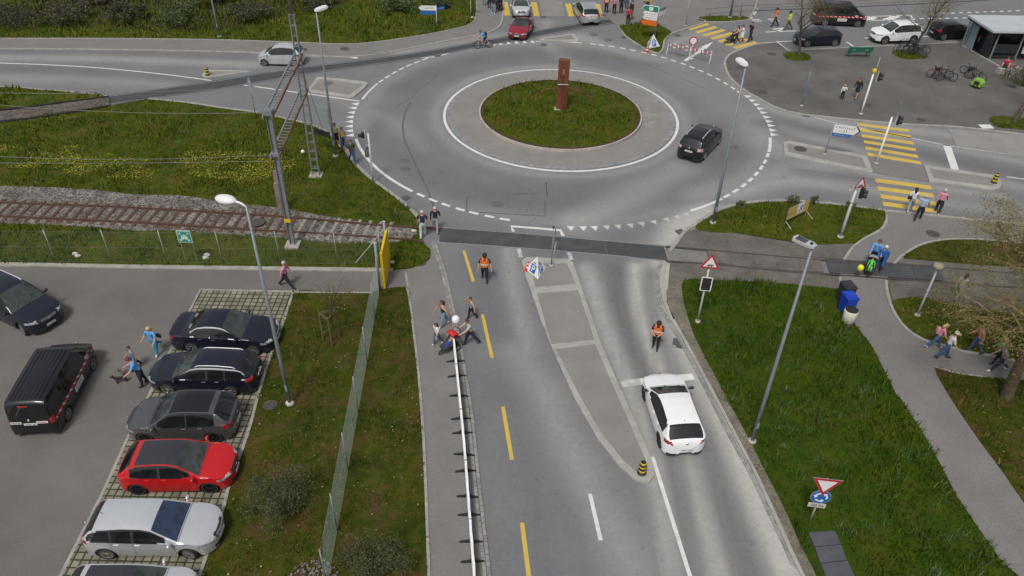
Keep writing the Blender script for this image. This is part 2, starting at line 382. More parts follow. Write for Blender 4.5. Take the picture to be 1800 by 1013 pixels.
streak(dust, [(0, 101), (150, 103), (300, 107), (450, 114)], .8, .35); streak(dust, [(0, 136), (150, 140), (300, 148)], 1.0, .22)
streak(dust, [(1380, 225), (1500, 262), (1620, 290), (1800, 330)], .8, .3); streak(dust, [(1290, 340), (1400, 318), (1560, 335), (1800, 372)], .9, .40)
streak(dust, [(1420, 215), (1560, 240), (1800, 285)], .6, .30); streak(dust, [(1420, 280), (1530, 305), (1640, 330), (1760, 345)], .5, .35)
streak(dust, [(1330, 100), (1290, 75), (1240, 60), (1190, 75)], .9, .3); streak(dust, [(1290, 120), (1300, 150), (1370, 195), (1500, 218), (1700, 240)], .8, .35)
streak(dust, [(1020, 65), (1060, 80), (1110, 95), (1160, 108)], 1.0, .35); streak(dust, [(960, 40), (965, 80), (1000, 110)], .7, .3)
streak(dust, [(1180, 120), (1260, 165), (1330, 235), (1370, 262)], 1.6, .30); streak(dust, [(1220, 342), (1330, 312), (1450, 292)], 1.2, .30)
streak(dust, [(700, 92), (800, 75), (880, 62)], .8, .25)
streak(dust, [(560, 150), (620, 185), (690, 215), (740, 260)], .8, .18)
streak(dark, [(640, 255), (700, 300), (780, 335), (900, 350), (1050, 350), (1180, 320), (1280, 270)], 1.7, .40)
streak(dark, [(700, 250), (760, 300), (860, 335), (960, 340)], 1.0, .30)
streak(dark, [(1250, 240), (1290, 200), (1240, 150), (1150, 115), (1030, 98), (900, 98), (780, 120), (710, 155)], 1.6, .40)
streak(dark, [(1085, 470), (1092, 540), (1120, 620), (1165, 720), (1190, 800), (1225, 1013)], .55, .55); streak(dark, [(1145, 480), (1155, 560), (1185, 640), (1240, 760), (1290, 900), (1335, 1013)], .6, .6)
streak(dark, [(840, 440), (870, 560), (900, 700), (935, 850), (965, 1013)], .6, .30); streak(dark, [(880, 520), (930, 700), (985, 860), (1030, 1013)], .5, .22)
streak(dark, [(1400, 300), (1500, 318), (1650, 345), (1800, 368)], .7, .45); streak(dark, [(1330, 215), (1450, 232), (1600, 268), (1800, 310)], 1.0, .45)
streak(dark, [(0, 92), (200, 94), (420, 103)], .6, .3); streak(dark, [(0, 120), (150, 128), (300, 138), (420, 147)], .8, .35)
rr = np.hypot(X-RC[0], Y-RC[1]); ring = np.exp(-((rr-R1-.5)/.5)**2)*.25+np.exp(-((rr-R2+.6)/.8)**2)*.18; dust = np.maximum(dust, ring)
keep = (dust+dark) > 0; nx, ny = len(xs), len(ys)
idx = np.arange(nx*ny).reshape(ny, nx); F = np.stack([idx[:-1, :-1], idx[:-1, 1:], idx[1:, 1:], idx[1:, :-1]], -1).reshape(-1, 4)
road = np_mesh('road', np.stack([X, Y, np.zeros_like(X)], -1), F, M_ROAD, attrs={'dust': dust, 'dark': dark, 'warm': warm}); road['kind'] = 'structure'

# ------------------------------------------------------------------ grass areas (photo pixels)
ZG = .09
VERGE = [(-420, 66), (0, 67), (130, 67), (280, 68), (400, 70), (520, 74), (600, 77), (655, 74), (740, 62), (800, 50), (826, 42), (836, 30), (838, 10), (838, -40), (830, -70), (-420, -90)]
WEDGE = [(-300, 146), (0, 153), (60, 157), (150, 164), (186, 168), (100, 180), (0, 191), (-300, 222)]
MEADOW = [(-400, 262), (-200, 236), (0, 213), (100, 200), (190, 186), (262, 175), (330, 182), (400, 192), (450, 199), (520, 214), (560, 226), (594, 250), (612, 277), (638, 305), (668, 328), (700, 352), (730, 380), (738, 396),
          (742, 425), (756, 438), (754, 454), (735, 466), (700, 472), (640, 472), (450, 470), (225, 467), (0, 463), (-500, 460)]
LAWN = [(515, 513), (590, 514), (655, 514), (668, 509), (715, 506), (722, 540), (728, 590), (734, 640), (741, 720), (746, 800), (750, 900), (754, 1013), (756, 1100), (320, 1100), (350, 1013), (372, 950), (393, 891), (405, 845), (435, 763), (455, 690), (476, 624), (500, 560)]
KNOLL = [(1222, 401), (1240, 386), (1275, 368), (1320, 358), (1360, 355), (1400, 355), (1440, 358), (1500, 364), (1554, 371), (1555, 385), (1547, 400), (1528, 414), (1500, 427), (1478, 428), (1440, 430), (1409, 428), (1360, 419), (1300, 410), (1250, 408)]
FIELD = [(1203, 493), (1250, 492), (1330, 495), (1400, 500), (1463, 507), (1478, 510), (1490, 540), (1503, 570), (1526, 599), (1540, 622), (1577, 696), (1584, 702), (1634, 780), (1683, 873), (1733, 947), (1763, 990), (1800, 1050), (1440, 1050), (1436, 1013), (1408, 960), (1381, 898), (1346, 830), (1317, 772), (1284, 712), (1254, 655), (1224, 598), (1210, 560), (1200, 520)]
BANK = [(1570, 528), (1621, 522), (1659, 531), (1740, 545), (1800, 556), (1900, 575), (1900, 650), (1800, 637), (1748, 625), (1700, 618), (1672, 610), (1628, 598), (1596, 579), (1576, 552)]
SLOPE = [(1643, 645), (1681, 656), (1732, 663), (1800, 668), (1950, 675), (2100, 1100), (1960, 1100), (1800, 882), (1764, 830), (1720, 771), (1672, 700)]
SCRUB = [(1590, 448), (1621, 431), (1660, 423), (1700, 421), (1747, 424), (1800, 428), (1900, 440), (1900, 475), (1800, 470), (1700, 464), (1640, 458), (1600, 455)]
TIP = [(1087, 47), (1100, 63), (1119, 76), (1134, 85), (1147, 90), (1155, 92), (1162, 89), (1165, 80), (1169, 69), (1180, 58), (1171, 50), (1153, 42), (1132, 39), (1103, 43)]
SLIVER = [(1225, 32), (1240, 37), (1275, 37), (1313, 34), (1306, 29), (1253, 28)]
TREEPIT = [(1377, 95), (1392, 92), (1418, 94), (1425, 105), (1400, 107), (1385, 104)]
TREEPIT2 = [(1567, 92), (1585, 90), (1612, 92), (1632, 101), (1600, 104), (1580, 101)]
TREEPIT3 = [(1738, 208), (1760, 204), (1800, 208), (1840, 215), (1840, 232), (1790, 227), (1752, 223)]
CENTRE = [(3.19+5.78*math.cos(a), 52.2+5.78*math.sin(a)) for a in np.linspace(0, 2*math.pi, 64, endpoint=False)]
def gz(pts, name='grass_verge', m=M_GRASS, z=ZG, sm=3): return sheet(name, pts, z, m, smooth=sm, thick=z)
for P in (VERGE, WEDGE, MEADOW): gz(P)
gz(LAWN, m=M_TURF_DRY); gz(KNOLL); gz(FIELD, m=M_LUSH); gz(BANK); gz(SLOPE, m=M_TURF_DRY); gz(SCRUB, m=M_TURF_DRY); gz(TIP); gz(SLIVER)
for P in (TREEPIT, TREEPIT2, TREEPIT3): gz(P, z=.06)
# planted centre: a low mound inside its steel edge
n = 48; V = [(3.19, 52.2, .40)]; 
for k, (r, z) in enumerate(((2., .38), (4., .33), (5.2, .25), (5.78, .20))):
    V += [(3.19+r*math.cos(2*math.pi*j/n), 52.2+r*math.sin(2*math.pi*j/n), z) for j in range(n)]
F = [(0, 1+j, 1+(j+1) % n) for j in range(n)]+[(1+k*n+j, 1+(k+1)*n+j, 1+(k+1)*n+(j+1) % n, 1+k*n+(j+1) % n) for k in range(3) for j in range(n)]
b = MB(); b.add(V, F); tag(b.build('grass_mound', M_GRASS, smooth=True), kind='structure')
M_MULCH = mat('bark_mulch', (.055, .028, .020), .95, var=.25, scale=9)

# ------------------------------------------------------------------ paved areas
FOOT_L = [(-420, 66), (0, 67), (130, 67), (280, 68), (400, 70), (520, 74), (600, 77), (655, 74), (740, 62), (800, 50), (826, 42), (836, 30), (838, 10), (838, -40), (885, -40), (885, 0), (884, 22), (882, 38), (873, 50), (850, 59), (800, 68), (700, 88), (617, 99), (530, 96), (450, 92), (280, 88), (130, 86), (0, 85), (-420, 84)]
sheet('pavement', FOOT_L, .05, M_PAVE, thick=.05)
WALK = [(716, 474), (745, 464), (756, 455), (757, 440), (746, 428), (770, 430), (778, 465), (787, 507), (796, 545), (806, 600), (816, 680), (823, 735), (835, 848), (848, 970), (856, 1060), (758, 1060), (752, 900), (746, 800), (741, 720), (734, 640), (728, 590), (722, 540), (716, 506)]
sheet('pavement', WALK, .05, M_PAVE, thick=.05)
LOT = [(-600, 464), (0, 468), (225, 471), (450, 473), (640, 475), (716, 474), (716, 506), (668, 509), (655, 514), (515, 513), (352, 509), (306, 602), (258, 702), (227, 764), (180, 867), (107, 1010), (60, 1100), (-1200, 1100)]
sheet('parking_lot', LOT, .045, M_LOT, thick=.045)
BAYS = [(352, 509), (515, 513), (500, 560), (476, 624), (455, 690), (435, 763), (405, 845), (393, 891), (372, 950), (350, 1013), (320, 1100), (60, 1100), (107, 1010), (180, 867), (227, 764), (258, 702), (306, 602)]
o = sheet('parking_bays', BAYS, .05, paver_material(), thick=.05)
PLAZA = [(1307, 85), (1332, 78), (1366, 74.5), (1384, 88), (1500, 82.5), (1680, 74), (1900, 62), (2000, 62), (2000, 262), (1800, 234), (1687, 222), (1592, 217), (1500, 209), (1450, 204), (1407, 198), (1367, 188), (1333, 171), (1307, 155), (1284, 134), (1276, 117), (1276, 105), (1286, 94)]
sheet('plaza', PLAZA, .05, M_PLAZA, thick=.05)
PATH = [(1484, 456), (1499, 436), (1518, 421), (1549, 402), (1558, 386), (1557, 371), (1640, 379), (1687, 384), (1758, 390), (1900, 403), (1900, 440), (1800, 428), (1747, 423), (1700, 420), (1660, 422), (1621, 430), (1590, 447), (1572, 464), (1558, 492), (1561, 519), (1576, 552), (1596, 579), (1628, 598), (1672, 610), (1700, 618), (1748, 625), (1800, 637), (1950, 655), (1950, 675), (1800, 668), (1732, 663), (1681, 656), (1643, 645), (1672, 700), (1720, 771), (1764, 830), (1800, 882), (1960, 1100), (1830, 1100), (1763, 990), (1733, 947), (1683, 873), (1634, 780), (1584, 702), (1577, 696), (1540, 622), (1526, 599), (1503, 570), (1490, 540), (1478, 510), (1477, 487)]
sheet('footpath', PATH, .055, M_PAVE, thick=.055)
TOPWALK = [(1182, 58), (1205, 50), (1240, 38), (1225, 32), (1253, 28), (1306, 29), (1320, 31), (1330, 14), (1500, 6), (1800, -5), (1800, -60), (1060, -60), (1058, 0), (1063, 25), (1075, 38), (1087, 46), (1103, 43), (1132, 39), (1153, 42), (1171, 50)]
sheet('pavement', TOPWALK, .04, M_PAVE, thick=.04)
for P in ([(1189, 430), (1205, 408), (1222, 402), (1300, 411), (1409, 429), (1478, 429), (1503, 428), (1486, 455), (1300, 443), (1186, 433)],
          [(1178, 462), (1300, 466), (1478, 487), (1478, 512), (1463, 508), (1400, 501), (1330, 496), (1193, 493), (1190, 540), (1196, 565), (1183, 560), (1172, 530)],
          [(1590, 455), (1700, 464), (1900, 476), (1900, 512), (1800, 507), (1655, 494), (1652, 474), (1573, 464)],
          [(1560, 493), (1655, 495), (1900, 513), (1900, 576), (1800, 557), (1740, 546), (1659, 532), (1621, 523), (1570, 529)]):
    sheet('gravel_strip', P, .07, M_DIRT, thick=.07)
sheet('bare_soil', [(1190, 492), (1212, 493), (1212, 520), (1222, 560), (1236, 598), (1266, 655), (1296, 712), (1330, 772), (1358, 830), (1393, 898), (1422, 960), (1450, 1013), (1480, 1090), (1452, 1090), (1416, 1013), (1391, 960), (1364, 900), (1332, 832), (1301, 774), (1268, 711), (1240, 659), (1207, 598), (1188, 565), (1175, 538), (1172, 510)], .082, gravel_material('bare_soil', (.19, .17, .135), (.12, .11, .08), 16, .3), thick=.08)
BALLAST = [(-500, 320), (0, 327), (150, 333), (240, 342), (320, 344), (400, 356), (460, 362), (520, 370), (600, 385), (680, 396), (722, 401), (732, 412), (700, 424), (600, 427), (520, 420), (450, 415), (300, 405), (230, 405), (150, 398), (0, 392), (-500, 376)]
sheet('track_ballast', BALLAST, .13, M_BALLAST, thick=.13, smooth=4)
sheet('track_ballast', [(-400, 232), (-200, 216), (0, 196), (100, 183), (190, 170), (193, 184), (100, 198), (0, 212), (-200, 234), (-400, 256)], .11, M_BALLD, thick=.11)
# dark infill between the rails of the old siding and the crossing
BAND = [(190, 169), (257, 159), (359, 145), (450, 130), (530, 118), (620, 107.5), (700, 97), (780, 84.5), (850, 71), (900, 62.5), (980, 47), (1040, 37), (1100, 29), (1180, 21.5), (1240, 16)]
BAND2 = [(190, 184), (257, 175), (359, 161), (450, 146), (530, 132), (620, 119), (700, 108), (780, 95.5), (850, 81.5), (900, 73), (980, 58), (1040, 47), (1100, 39), (1180, 31), (1240, 25.5)]
sheet('track_infill', BAND+BAND2[::-1], .012, M_PATCH, thick=.01)
sheet('track_infill', [(190, 169), (193, 168.6), (193, 183.4), (190, 184)], .058, M_PATCH, thick=.05)
XT = [(770, 399), (900, 408.5), (1057, 422), (1170, 432), (1250, 439), (1450, 456), (1637, 468.5), (1800, 481), (1900, 489)]
XB = [(745, 424), (800, 427), (928, 436), (1057, 446.5), (1170, 458), (1250, 463), (1400, 478), (1460, 481), (1652, 495), (1800, 506), (1900, 514)]
TOPC = smooth_path(G(XT), 8); BOTC = smooth_path(G(XB), 8)
def onpath(P, x):      # point of a ground path whose photo column is x
    q = proj(np.c_[P, np.zeros(len(P))])[:, 0]; return np.array([np.interp(x, q, P[:, 0]), np.interp(x, q, P[:, 1])])
def panels(x0, x1, n, m, z=.012):
    b = MB(); ex = np.linspace(x0, x1, n+1)
    for i in range(n):
        e = (ex[1]-ex[0])*.006
        a, c = onpath(TOPC, ex[i]+e), onpath(TOPC, ex[i+1]-e); d, f = onpath(BOTC, ex[i+1]+8-e), onpath(BOTC, ex[i]+8+e)
        b.prism([tuple(a), tuple(c), tuple(d), tuple(f)], .002, z)
    return b
tag(panels(765, 1060, 8, 0, .014).build('crossing_panels', M_SLAB), kind='structure')
tag(panels(1060, 1167, 1, 0, .014).build('crossing_panels', M_PATCH), kind='structure')
tag(panels(1167, 1240, 2, 0, .014).build('crossing_panels', mat('rubber_panel_dusty', (.17, .165, .155), .85, var=.12, scale=1.2, fine=(12, .15))), kind='structure')
tag(panels(1240, 1440, 5, 0, .074).build('crossing_panels', M_DIRT), kind='structure')
tag(panels(1450, 1652, 4, 0, .076).build('crossing_panels', M_SLAB), kind='structure')
# bus bay, patches
sheet('bus_bay', [(1665, 226), (1800, 238), (1950, 252), (1950, 298), (1800, 275), (1682, 257)], .02, M_GREYCON)
for P, m in (([(821, 341), (901, 341), (958, 353), (958, 381), (880, 376), (820, 372)], None), ([(1075, 99.5), (1099, 100), (1101, 106), (1073, 105)], M_LOT)):
    if m: sheet('asphalt_patch', P, .006, m)
b = MB()
for P in ([(958, 353), (958, 380), (890, 376)], [(821, 345), (820, 372), (890, 376)], [(941, 341), (900, 341)], [(960, 320), (962, 344)]): ribbon(b, P, .05, .0, .005)
tag(b.build('road_joint', M_PATCH), kind='structure')

# sealed cracks and joints
b = MB(); P_, _ = resample(smooth_path(G([(722, 180), (712, 200), (708, 222), (712, 248), (724, 275), (738, 305), (752, 335), (764, 368)]), 6), .3)
ribbon(b, P_, .13, .001, .0045, px=False); tag(b.build('tyre_mark', mat('tyre_smear', (.085, .085, .088), .85, var=.2, scale=2.5, col2=(.13, .13, .135))), kind='structure')
b = MB(); CR = random.Random(5)
for (x0, y0, x1, y1) in ((690, 190, 760, 130), (1390, 300, 1620, 345), (1130, 110, 1250, 165), (1400, 120, 1560, 190), (930, 330, 940, 395)):
    a, c = np.array(g1(x0, y0)), np.array(g1(x1, y1)); n_ = 18; d = c-a; nn = np.array([-d[1], d[0]])/np.linalg.norm(d); o_ = 0; P = []
    for k in range(n_+1): o_ += CR.gauss(0, .09); P.append(a+d*k/n_+nn*o_)
    zz = .0495 if y0 > 540 and x0 < 300 or x0 in (1400, 765) else (.06 if x0 == 1620 else .004)
    ribbon(b, P, CR.uniform(.012, .02), zz-.003, zz+.003, px=False)
tag(b.build('road_crack', mat('crack_seal', (.085, .085, .088), .8, var=.1)), kind='structure')
# ------------------------------------------------------------------ kerbs
K = MB()
def kerb(pts, wd=.16, z=.10, sm=4): ribbon(K, pts, wd, 0, z, smooth=sm)
kerb([(-420, 66), (0, 67), (130, 67), (280, 68), (400, 70), (520, 74), (600, 77), (655, 74), (740, 62), (800, 50), (826, 42), (836, 30), (838, 10), (838, -40)], .12, .11)
kerb([(-420, 84), (0, 85), (130, 86), (280, 88), (450, 92), (530, 96), (617, 99), (700, 88), (800, 68), (850, 59), (873, 50), (882, 38), (884, 22), (885, 0), (885, -40)], .18, .065)
kerb([(-300, 145), (0, 152), (60, 156), (150, 163.5), (188, 168)], .14, .11)
kerb([(262, 173), (330, 180), (400, 190.5), (450, 197), (520, 212), (560, 224), (597, 249), (615, 275), (640, 303), (670, 326), (702, 350), (732, 378), (737, 390)], .22, .105)
kerb([(-500, 459), (0, 464), (225, 468), (450, 471), (640, 473.5), (690, 474)], .30, .11)
kerb([(515, 513), (590, 514), (655, 514)], .10, .11)
kerb([(713, 478), (717, 505)], .10, .065)
kerb([(716, 506), (722, 540), (728, 590), (734, 640), (741, 720), (746, 800), (750, 900), (754, 1013), (757, 1100)], .11, .10)
kerb([(515, 512), (500, 560), (476, 624), (455, 690), (435, 763), (405, 845), (393, 891), (372, 950), (350, 1013), (320, 1100)], .12, .11)
kerb([(515, 512.5), (352, 509), (306, 602), (258, 702), (227, 764), (180, 867), (107, 1010), (60, 1100)], .12, .056, 1)
kerb([(1087, 46), (1100, 63), (1119, 76), (1134, 85), (1147, 90.5), (1155, 92.5), (1162, 90), (1166, 81), (1169, 69), (1182, 58), (1205, 50), (1240, 38), (1226, 32)], .16, .12)
kerb([(1240, 38), (1275, 38), (1314, 34.5), (1318, 31), (1328, 12), (1332, -10)], .14, .11)
kerb([(1365, 74), (1332, 77), (1307, 84.5), (1285, 94), (1275, 105), (1275, 117), (1283, 135), (1306, 156), (1333, 172), (1367, 189.5), (1407, 199.5), (1450, 205), (1500, 210), (1592, 218), (1687, 223), (1800, 236), (2000, 264)], .22, .08)
kerb([(1383, 88.5), (1500, 83), (1680, 74.5), (1900, 62.5)], .14, .08, 2)
kerb([(1178, 440), (1186, 430), (1202, 408), (1219, 396), (1240, 381.5), (1275, 364), (1319, 355), (1360, 352), (1400, 352.5), (1439, 355), (1500, 361), (1557, 369.5), (1640, 378), (1687, 383), (1758, 389), (1900, 402)], .20, .10)
kerb([(1557, 370), (1559, 386), (1549, 402.5), (1518, 420), (1498, 436), (1484, 456)], .14, .105)
kerb([(1900, 440), (1800, 427), (1747, 422.5), (1700, 419.5), (1660, 421), (1621, 429), (1590, 446), (1572, 463)], .14, .105)
kerb([(1558, 492), (1561, 519), (1574, 552), (1596, 579), (1628, 598), (1672, 610), (1700, 618), (1748, 625), (1800, 637), (1950, 655)], .14, .105)
kerb([(1477, 487), (1478, 512)], .12, .105); kerb([(1643, 644), (1681, 655), (1732, 662)], .10, .105)
tag(K.build('kerb', M_KERB), kind='structure')
K = MB()
kerb([(1170, 459), (1164, 484), (1164, 507), (1172, 538), (1185, 565), (1205, 598), (1238, 659), (1266, 711), (1300, 775), (1331, 833), (1362, 901), (1390, 963), (1414, 1013), (1450, 1090)], .20, .07)
tag(K.build('kerb', M_KERBD), kind='structure')
def cobble_row(pts, wd, step=.30, z=.06, rows=2):
    """single setts laid end to end along a path"""
    b = MB(); P = smooth_path(G(pts), 6); P, q = resample(P, step); T = np.gradient(P, axis=0); T /= np.linalg.norm(T, axis=1)[:, None]; Nn = np.stack([-T[:, 1], T[:, 0]], -1)
    rw = wd/rows
    for k in range(rows):
        off = -wd/2+rw*(k+.5)
        for i in range(len(P)-1):
            sh = (.5*step if k % 2 else 0); c = P[i]+T[i]*(step/2+sh)+Nn[i]*off
            R = Matrix.Rotation(math.atan2(T[i][1], T[i][0]), 3, 'Z')
            b.box((c[0], c[1], z/2+rnd.uniform(-.004, .004)), (step-.022, rw-.022, z), R, mi=rnd.choice((0, 0, 1)))
    return b
M_SETT = mat('granite_sett', (.27, .265, .25), .9, var=.1, scale=3); M_SETT2 = mat('granite_sett_dark', (.21, .205, .195), .9, var=.1, scale=3)
b = cobble_row([(762, 427), (771, 455), (780, 482), (792, 535), (802, 585), (810, 629), (820, 690), (827, 738), (838, 848), (850, 955), (856, 1013), (862, 1080)], .30, .26, .068, 2)
tag(b.build('cobble_gutter', [M_SETT, M_SETT2]), kind='structure')
b = cobble_row([(1397, 1000), (1380, 960), (1350, 896), (1320, 833), (1288, 775), (1255, 711), (1228, 659), (1195, 598), (1175, 565), (1162, 540), (1156, 510), (1156, 484), (1162, 461)], .22, .26, .02, 2)
tag(b.build('cobble_gutter', [M_SETT, M_SETT2]), kind='structure')

# ------------------------------------------------------------------ roundabout ring
def annulus(name, r0, r1, z0, z1, m, n=96, c=RC, parts=None):
    b = MB()
    prof = [(r0, z0), (r1, z0), (r1, z1), (r0, z1)]
    b.lathe(prof, n, Matrix.Translation((c[0], c[1], 0)), closed=True); b.f = [tuple(f) for f in b.f]
    o = b.build(name, m); return tag(o, kind='structure')
annulus('road_marking', R1-.20, R1, .001, .006, M_WHITE)
annulus('apron_kerb', R1-.62, R1-.26, .001, .055, M_RUBBLE)
annulus('apron', 5.9, R1-.625, .001, .05, M_APRON)
annulus('island_edge', 5.78, 5.88, .0, .22, mat('edge_stone', (.42, .38, .34), .9, var=.1, scale=2), c=(3.19, 52.2))
annulus('mulch', 5.58, 5.775, .0, .243, M_MULCH, c=(3.19, 52.2))
b = MB()       # chalky spill on the apron
for k in range(60):
    a = rnd.gauss(-.12, .16); r = rnd.gauss(6.35, .28)
    if r < 5.95: continue
    cx, cy = RC[0]+r*math.cos(a), RC[1]+r*math.sin(a); s_ = rnd.uniform(.04, .22)
    b.prism([(cx+s_*rnd.uniform(.6, 1.2)*math.cos(t), cy+s_*rnd.uniform(.6, 1.2)*math.sin(t)) for t in np.linspace(0, 6.28, 8, endpoint=False)], .0505, .0515+k*.00006)
tag(b.build('chalk_spill', mat('chalk', (.245, .235, .22), .9, var=.12, scale=6)), kind='structure')

# ------------------------------------------------------------------ traffic islands
def island(outline, inner, sm=3):
    sheet('traffic_island', outline, .10, M_KERBD, smooth=sm, thick=.10)
    for P in inner: sheet('traffic_island_surface', P, .106, M_APRON, smooth=1, thick=.01)
island([(917, 458), (926, 452), (1000, 455), (1007, 461), (1022, 504), (1054, 598), (1090, 682), (1122, 752), (1147, 812), (1151, 835), (1140, 848), (1118, 844), (1088, 818), (1050, 770), (1010, 700), (974, 620), (950, 560), (935, 516), (924, 485)],
       [[(931, 463), (994, 463), (998, 466), (1012, 499), (941, 505)], [(944, 516), (1016, 510), (1045, 597), (969, 605)], [(977, 614), (1046, 605), (1080, 684), (1112, 755), (1136, 812), (1138, 830), (1124, 834), (1098, 812), (1060, 765), (1020, 697)]], 1)
island([(1377, 250), (1387, 247.5), (1500, 269), (1524, 274), (1535, 303), (1500, 297), (1400, 277), (1379, 271)], [[(1384, 252), (1500, 274), (1516, 278), (1524, 296), (1500, 292), (1400, 270), (1386, 267)]], 1)
island([(1624, 290), (1700, 301), (1751, 308), (1761, 318), (1758, 330), (1748, 334), (1690, 326), (1634, 319)], [[(1634, 297), (1700, 306), (1747, 313), (1751, 322), (1744, 327), (1690, 320), (1641, 313)]], 1)
sheet('refuge', [(1524, 274), (1624, 290), (1634, 319), (1535, 303)], .04, M_PAVE, thick=.04)
island([(558, 135), (580, 136.5), (639, 143), (647, 146.5), (640, 155), (622, 169.5), (613, 171.5), (580, 166), (539, 160.5)], [[(562, 139), (636, 147.5), (639, 148.5), (614, 167), (545, 157)]], 1)
island([(354, 132), (359, 126), (366, 123), (405, 123), (442, 125), (400, 131), (360, 137)], [[(362, 130), (369, 125.5), (425, 125.8), (366, 134)]], 1)
island([(947, 68), (1005, 59), (1010, 60), (1018, 71.5), (1014, 72.5), (951, 71.5)], [[(956, 68.5), (1004, 61.5), (1011, 69.5), (960, 69.5)]], 1)
sheet('traffic_island_surface', [(951, 28), (948, -20), (986, -20), (993, 29)], .03, M_APRON, thick=.03)

# ------------------------------------------------------------------ road markings
MW = MB(); MO = MB(); MY = MB()
def line(b, pts, wd, z=.006, sm=0): ribbon(b, pts, wd, z-.003, z, smooth=sm)
for a, c in (((1031, 0), 0),): pass
def ang(px, py):
    q = G([(px, py)])[0]-RC; return math.atan2(q[1], q[0])
def dash(px, py, ln=1.0, wd=.28, R=R2, b=MW):
    t = ang(px, py); n = 4; P = [(RC[0]+(R-.14)*math.cos(t+k*ln/R), RC[1]+(R-.14)*math.sin(t+k*ln/R)) for k in np.linspace(-.5, .5, n)]
    ribbon(b, P, wd, .003, .006, px=False)
for q in ((669, 142.5), (680.5, 135), (693, 128), (705, 121), (719, 115), (733.7, 109.6), (749, 104.7)): dash(*q, .62, .16)
for q in ((1041.5, 79.6), (1056, 81.8), (1073.7, 84), (1092.7, 87), (1110, 90.3), (1129.6, 94.3), (1147, 98.5), (1165, 102.7), (1182.7, 107.6), (1200, 113), (1216, 118.8), (1232, 125), (1246.8, 132), (1261.6, 139), (1275.8, 147), (1288, 155), (1300, 163)): dash(*q, .52, .18)
for q in ((1359, 275), (1354.7, 286.7), (1348.7, 297.6), (1340, 309), (1329.8, 320), (1318, 330), (1303, 340), (1287.4, 350)): dash(*q, .60, .20)
for q in ((730, 348.8), (751.7, 358.6), (775, 367.3), (801, 376), (826, 382), (854.7, 388.8), (882.6, 394.4)): dash(*q, .60, .20)
def arc(p0, p1, wd=.2, b=MW):
    a, c = ang(*p0), ang(*p1)
    if abs(c-a) > math.pi: c += 2*math.pi if c < a else -2*math.pi
    ribbon(b, [(RC[0]+(R2-.12)*math.cos(t), RC[1]+(R2-.12)*math.sin(t)) for t in np.linspace(a, c, 20)], wd, .003, .006, px=False)
arc((632.5, 174.5), (663, 147), .14); arc((1361, 243), (1361, 269), .20); arc((1280, 355), (1223.7, 378), .20); arc((619.6, 245), (715.4, 342), .2); arc((943, 76), (1023, 78), .16)
def tri(px, py, bs=.52, ln=.55, b=MW, dr=.05):
    t = ang(px, py); c, s_ = math.cos(t), math.sin(t); R = R2-dr
    A = [(RC[0]+R*c-s_*k*bs/2, RC[1]+R*s_+c*k*bs/2) for k in (-1, 1)]+[(RC[0]+(R+ln)*c, RC[1]+(R+ln)*s_)]
    b.prism(A, .003, .006)
for q in ((626, 183), (622, 190), (619, 198), (617, 206), (616, 214), (616, 222), (616, 230), (617, 238)): tri(*q)
for q in ((825, 85.5), (838, 84), (852, 82), (869, 80), (881, 79), (895, 77.8), (909, 76.8), (923, 76.2), (937, 75.8)): tri(*q, .42, .62, dr=.42)
for q in ((1310, 170), (1319, 177), (1327, 184), (1335, 191), (1341, 198), (1347, 206), (1352, 213.5), (1356, 221), (1359, 229), (1361, 237)): tri(*q)
for q in ((1026.7, 409), (1048, 408.5), (1004, 409)): tri(*q, .45, .5)
for q in ((1213.8, 382), (1197, 388), (1178.6, 393), (1155.5, 397), (1133.7, 401), (1113.7, 404), (1090.8, 406), (1070, 408)): tri(*q, .42, .48, MO)
line(MW, [(697.7, 104), (764.5, 100)], .14); line(MW, [(776, 97.5), (819.7, 84)], .16)
line(MW, [(902.7, 407), (898.5, 398), (940, 401), (985, 405), (990, 415)], .2); line(MO, [(911.7, 437), (915.5, 453)], .22, .02); line(MO, [(1000, 444), (1004.5, 457)], .22, .02)
line(MW, [(-300, 104), (0, 111), (154, 118), (282, 130), (372, 141.7)], .13, sm=4); line(MW, [(421, 148.4), (632, 178)], .14)
line(MW, [(617, 100.5), (628, 102.5)], .3)
line(MW, [(1147, 803), (1213, 1013), (1240, 1100)], .15); line(MW, [(1037, 868), (1056, 950)], .15); line(MW, [(1082, 1040), (1105, 1120)], .15)
line(MO, [(1092, 675), (1126, 671)], .40); line(MW, [(1126, 671), (1219, 662)], .40)
MW.prism([tuple(q) for q in G([(1657, 254), (1671, 256), (1686, 299), (1672, 297.5)])], .003, .006)
line(MO, [(1426, 204), (1466, 216), (1604, 243), (1659, 255), (1800, 275)], .12); line(MO, [(1770, 311), (1900, 328)], .16, sm=1)
line(MO, [(450, 94.5), (530, 98.5), (600, 101), (617, 101)], .08)
for a, c in (((1332.7, 6.5), (1333, 1)), ((1331, 15.5), (1332.5, 10.5)), ((1325, 26), (1329, 20.5)), ((1317.5, 34), (1322.5, 29.5)), ((1378, 0), (1387, 4)),
             ((1321, 34.6), (1336, 34.3)), ((1322, 37.2), (1339, 37.2)), ((1350, 34), (1361, 33.8)), ((1354, 37.2), (1371, 37)), ((1345.7, 56.5), (1399, 54.4)),
             ((1365, 73.5), (1399, 72.3)), ((1366, 74), (1384, 88)), ((1488, 73.5), (1500, 81.5)), ((1518, 29.5), (1600, 26.7)), ((1519, 36.5), (1607, 35)), ((1600, 26.7), (1607, 35)), ((1462, 66), (1478, 65.5)),
             ((1520, 67), (1530, 66.5)), ((1612, 65), (1660, 62.5)), ((1606, 72), (1618, 78))): line(MW, [a, c], .16)
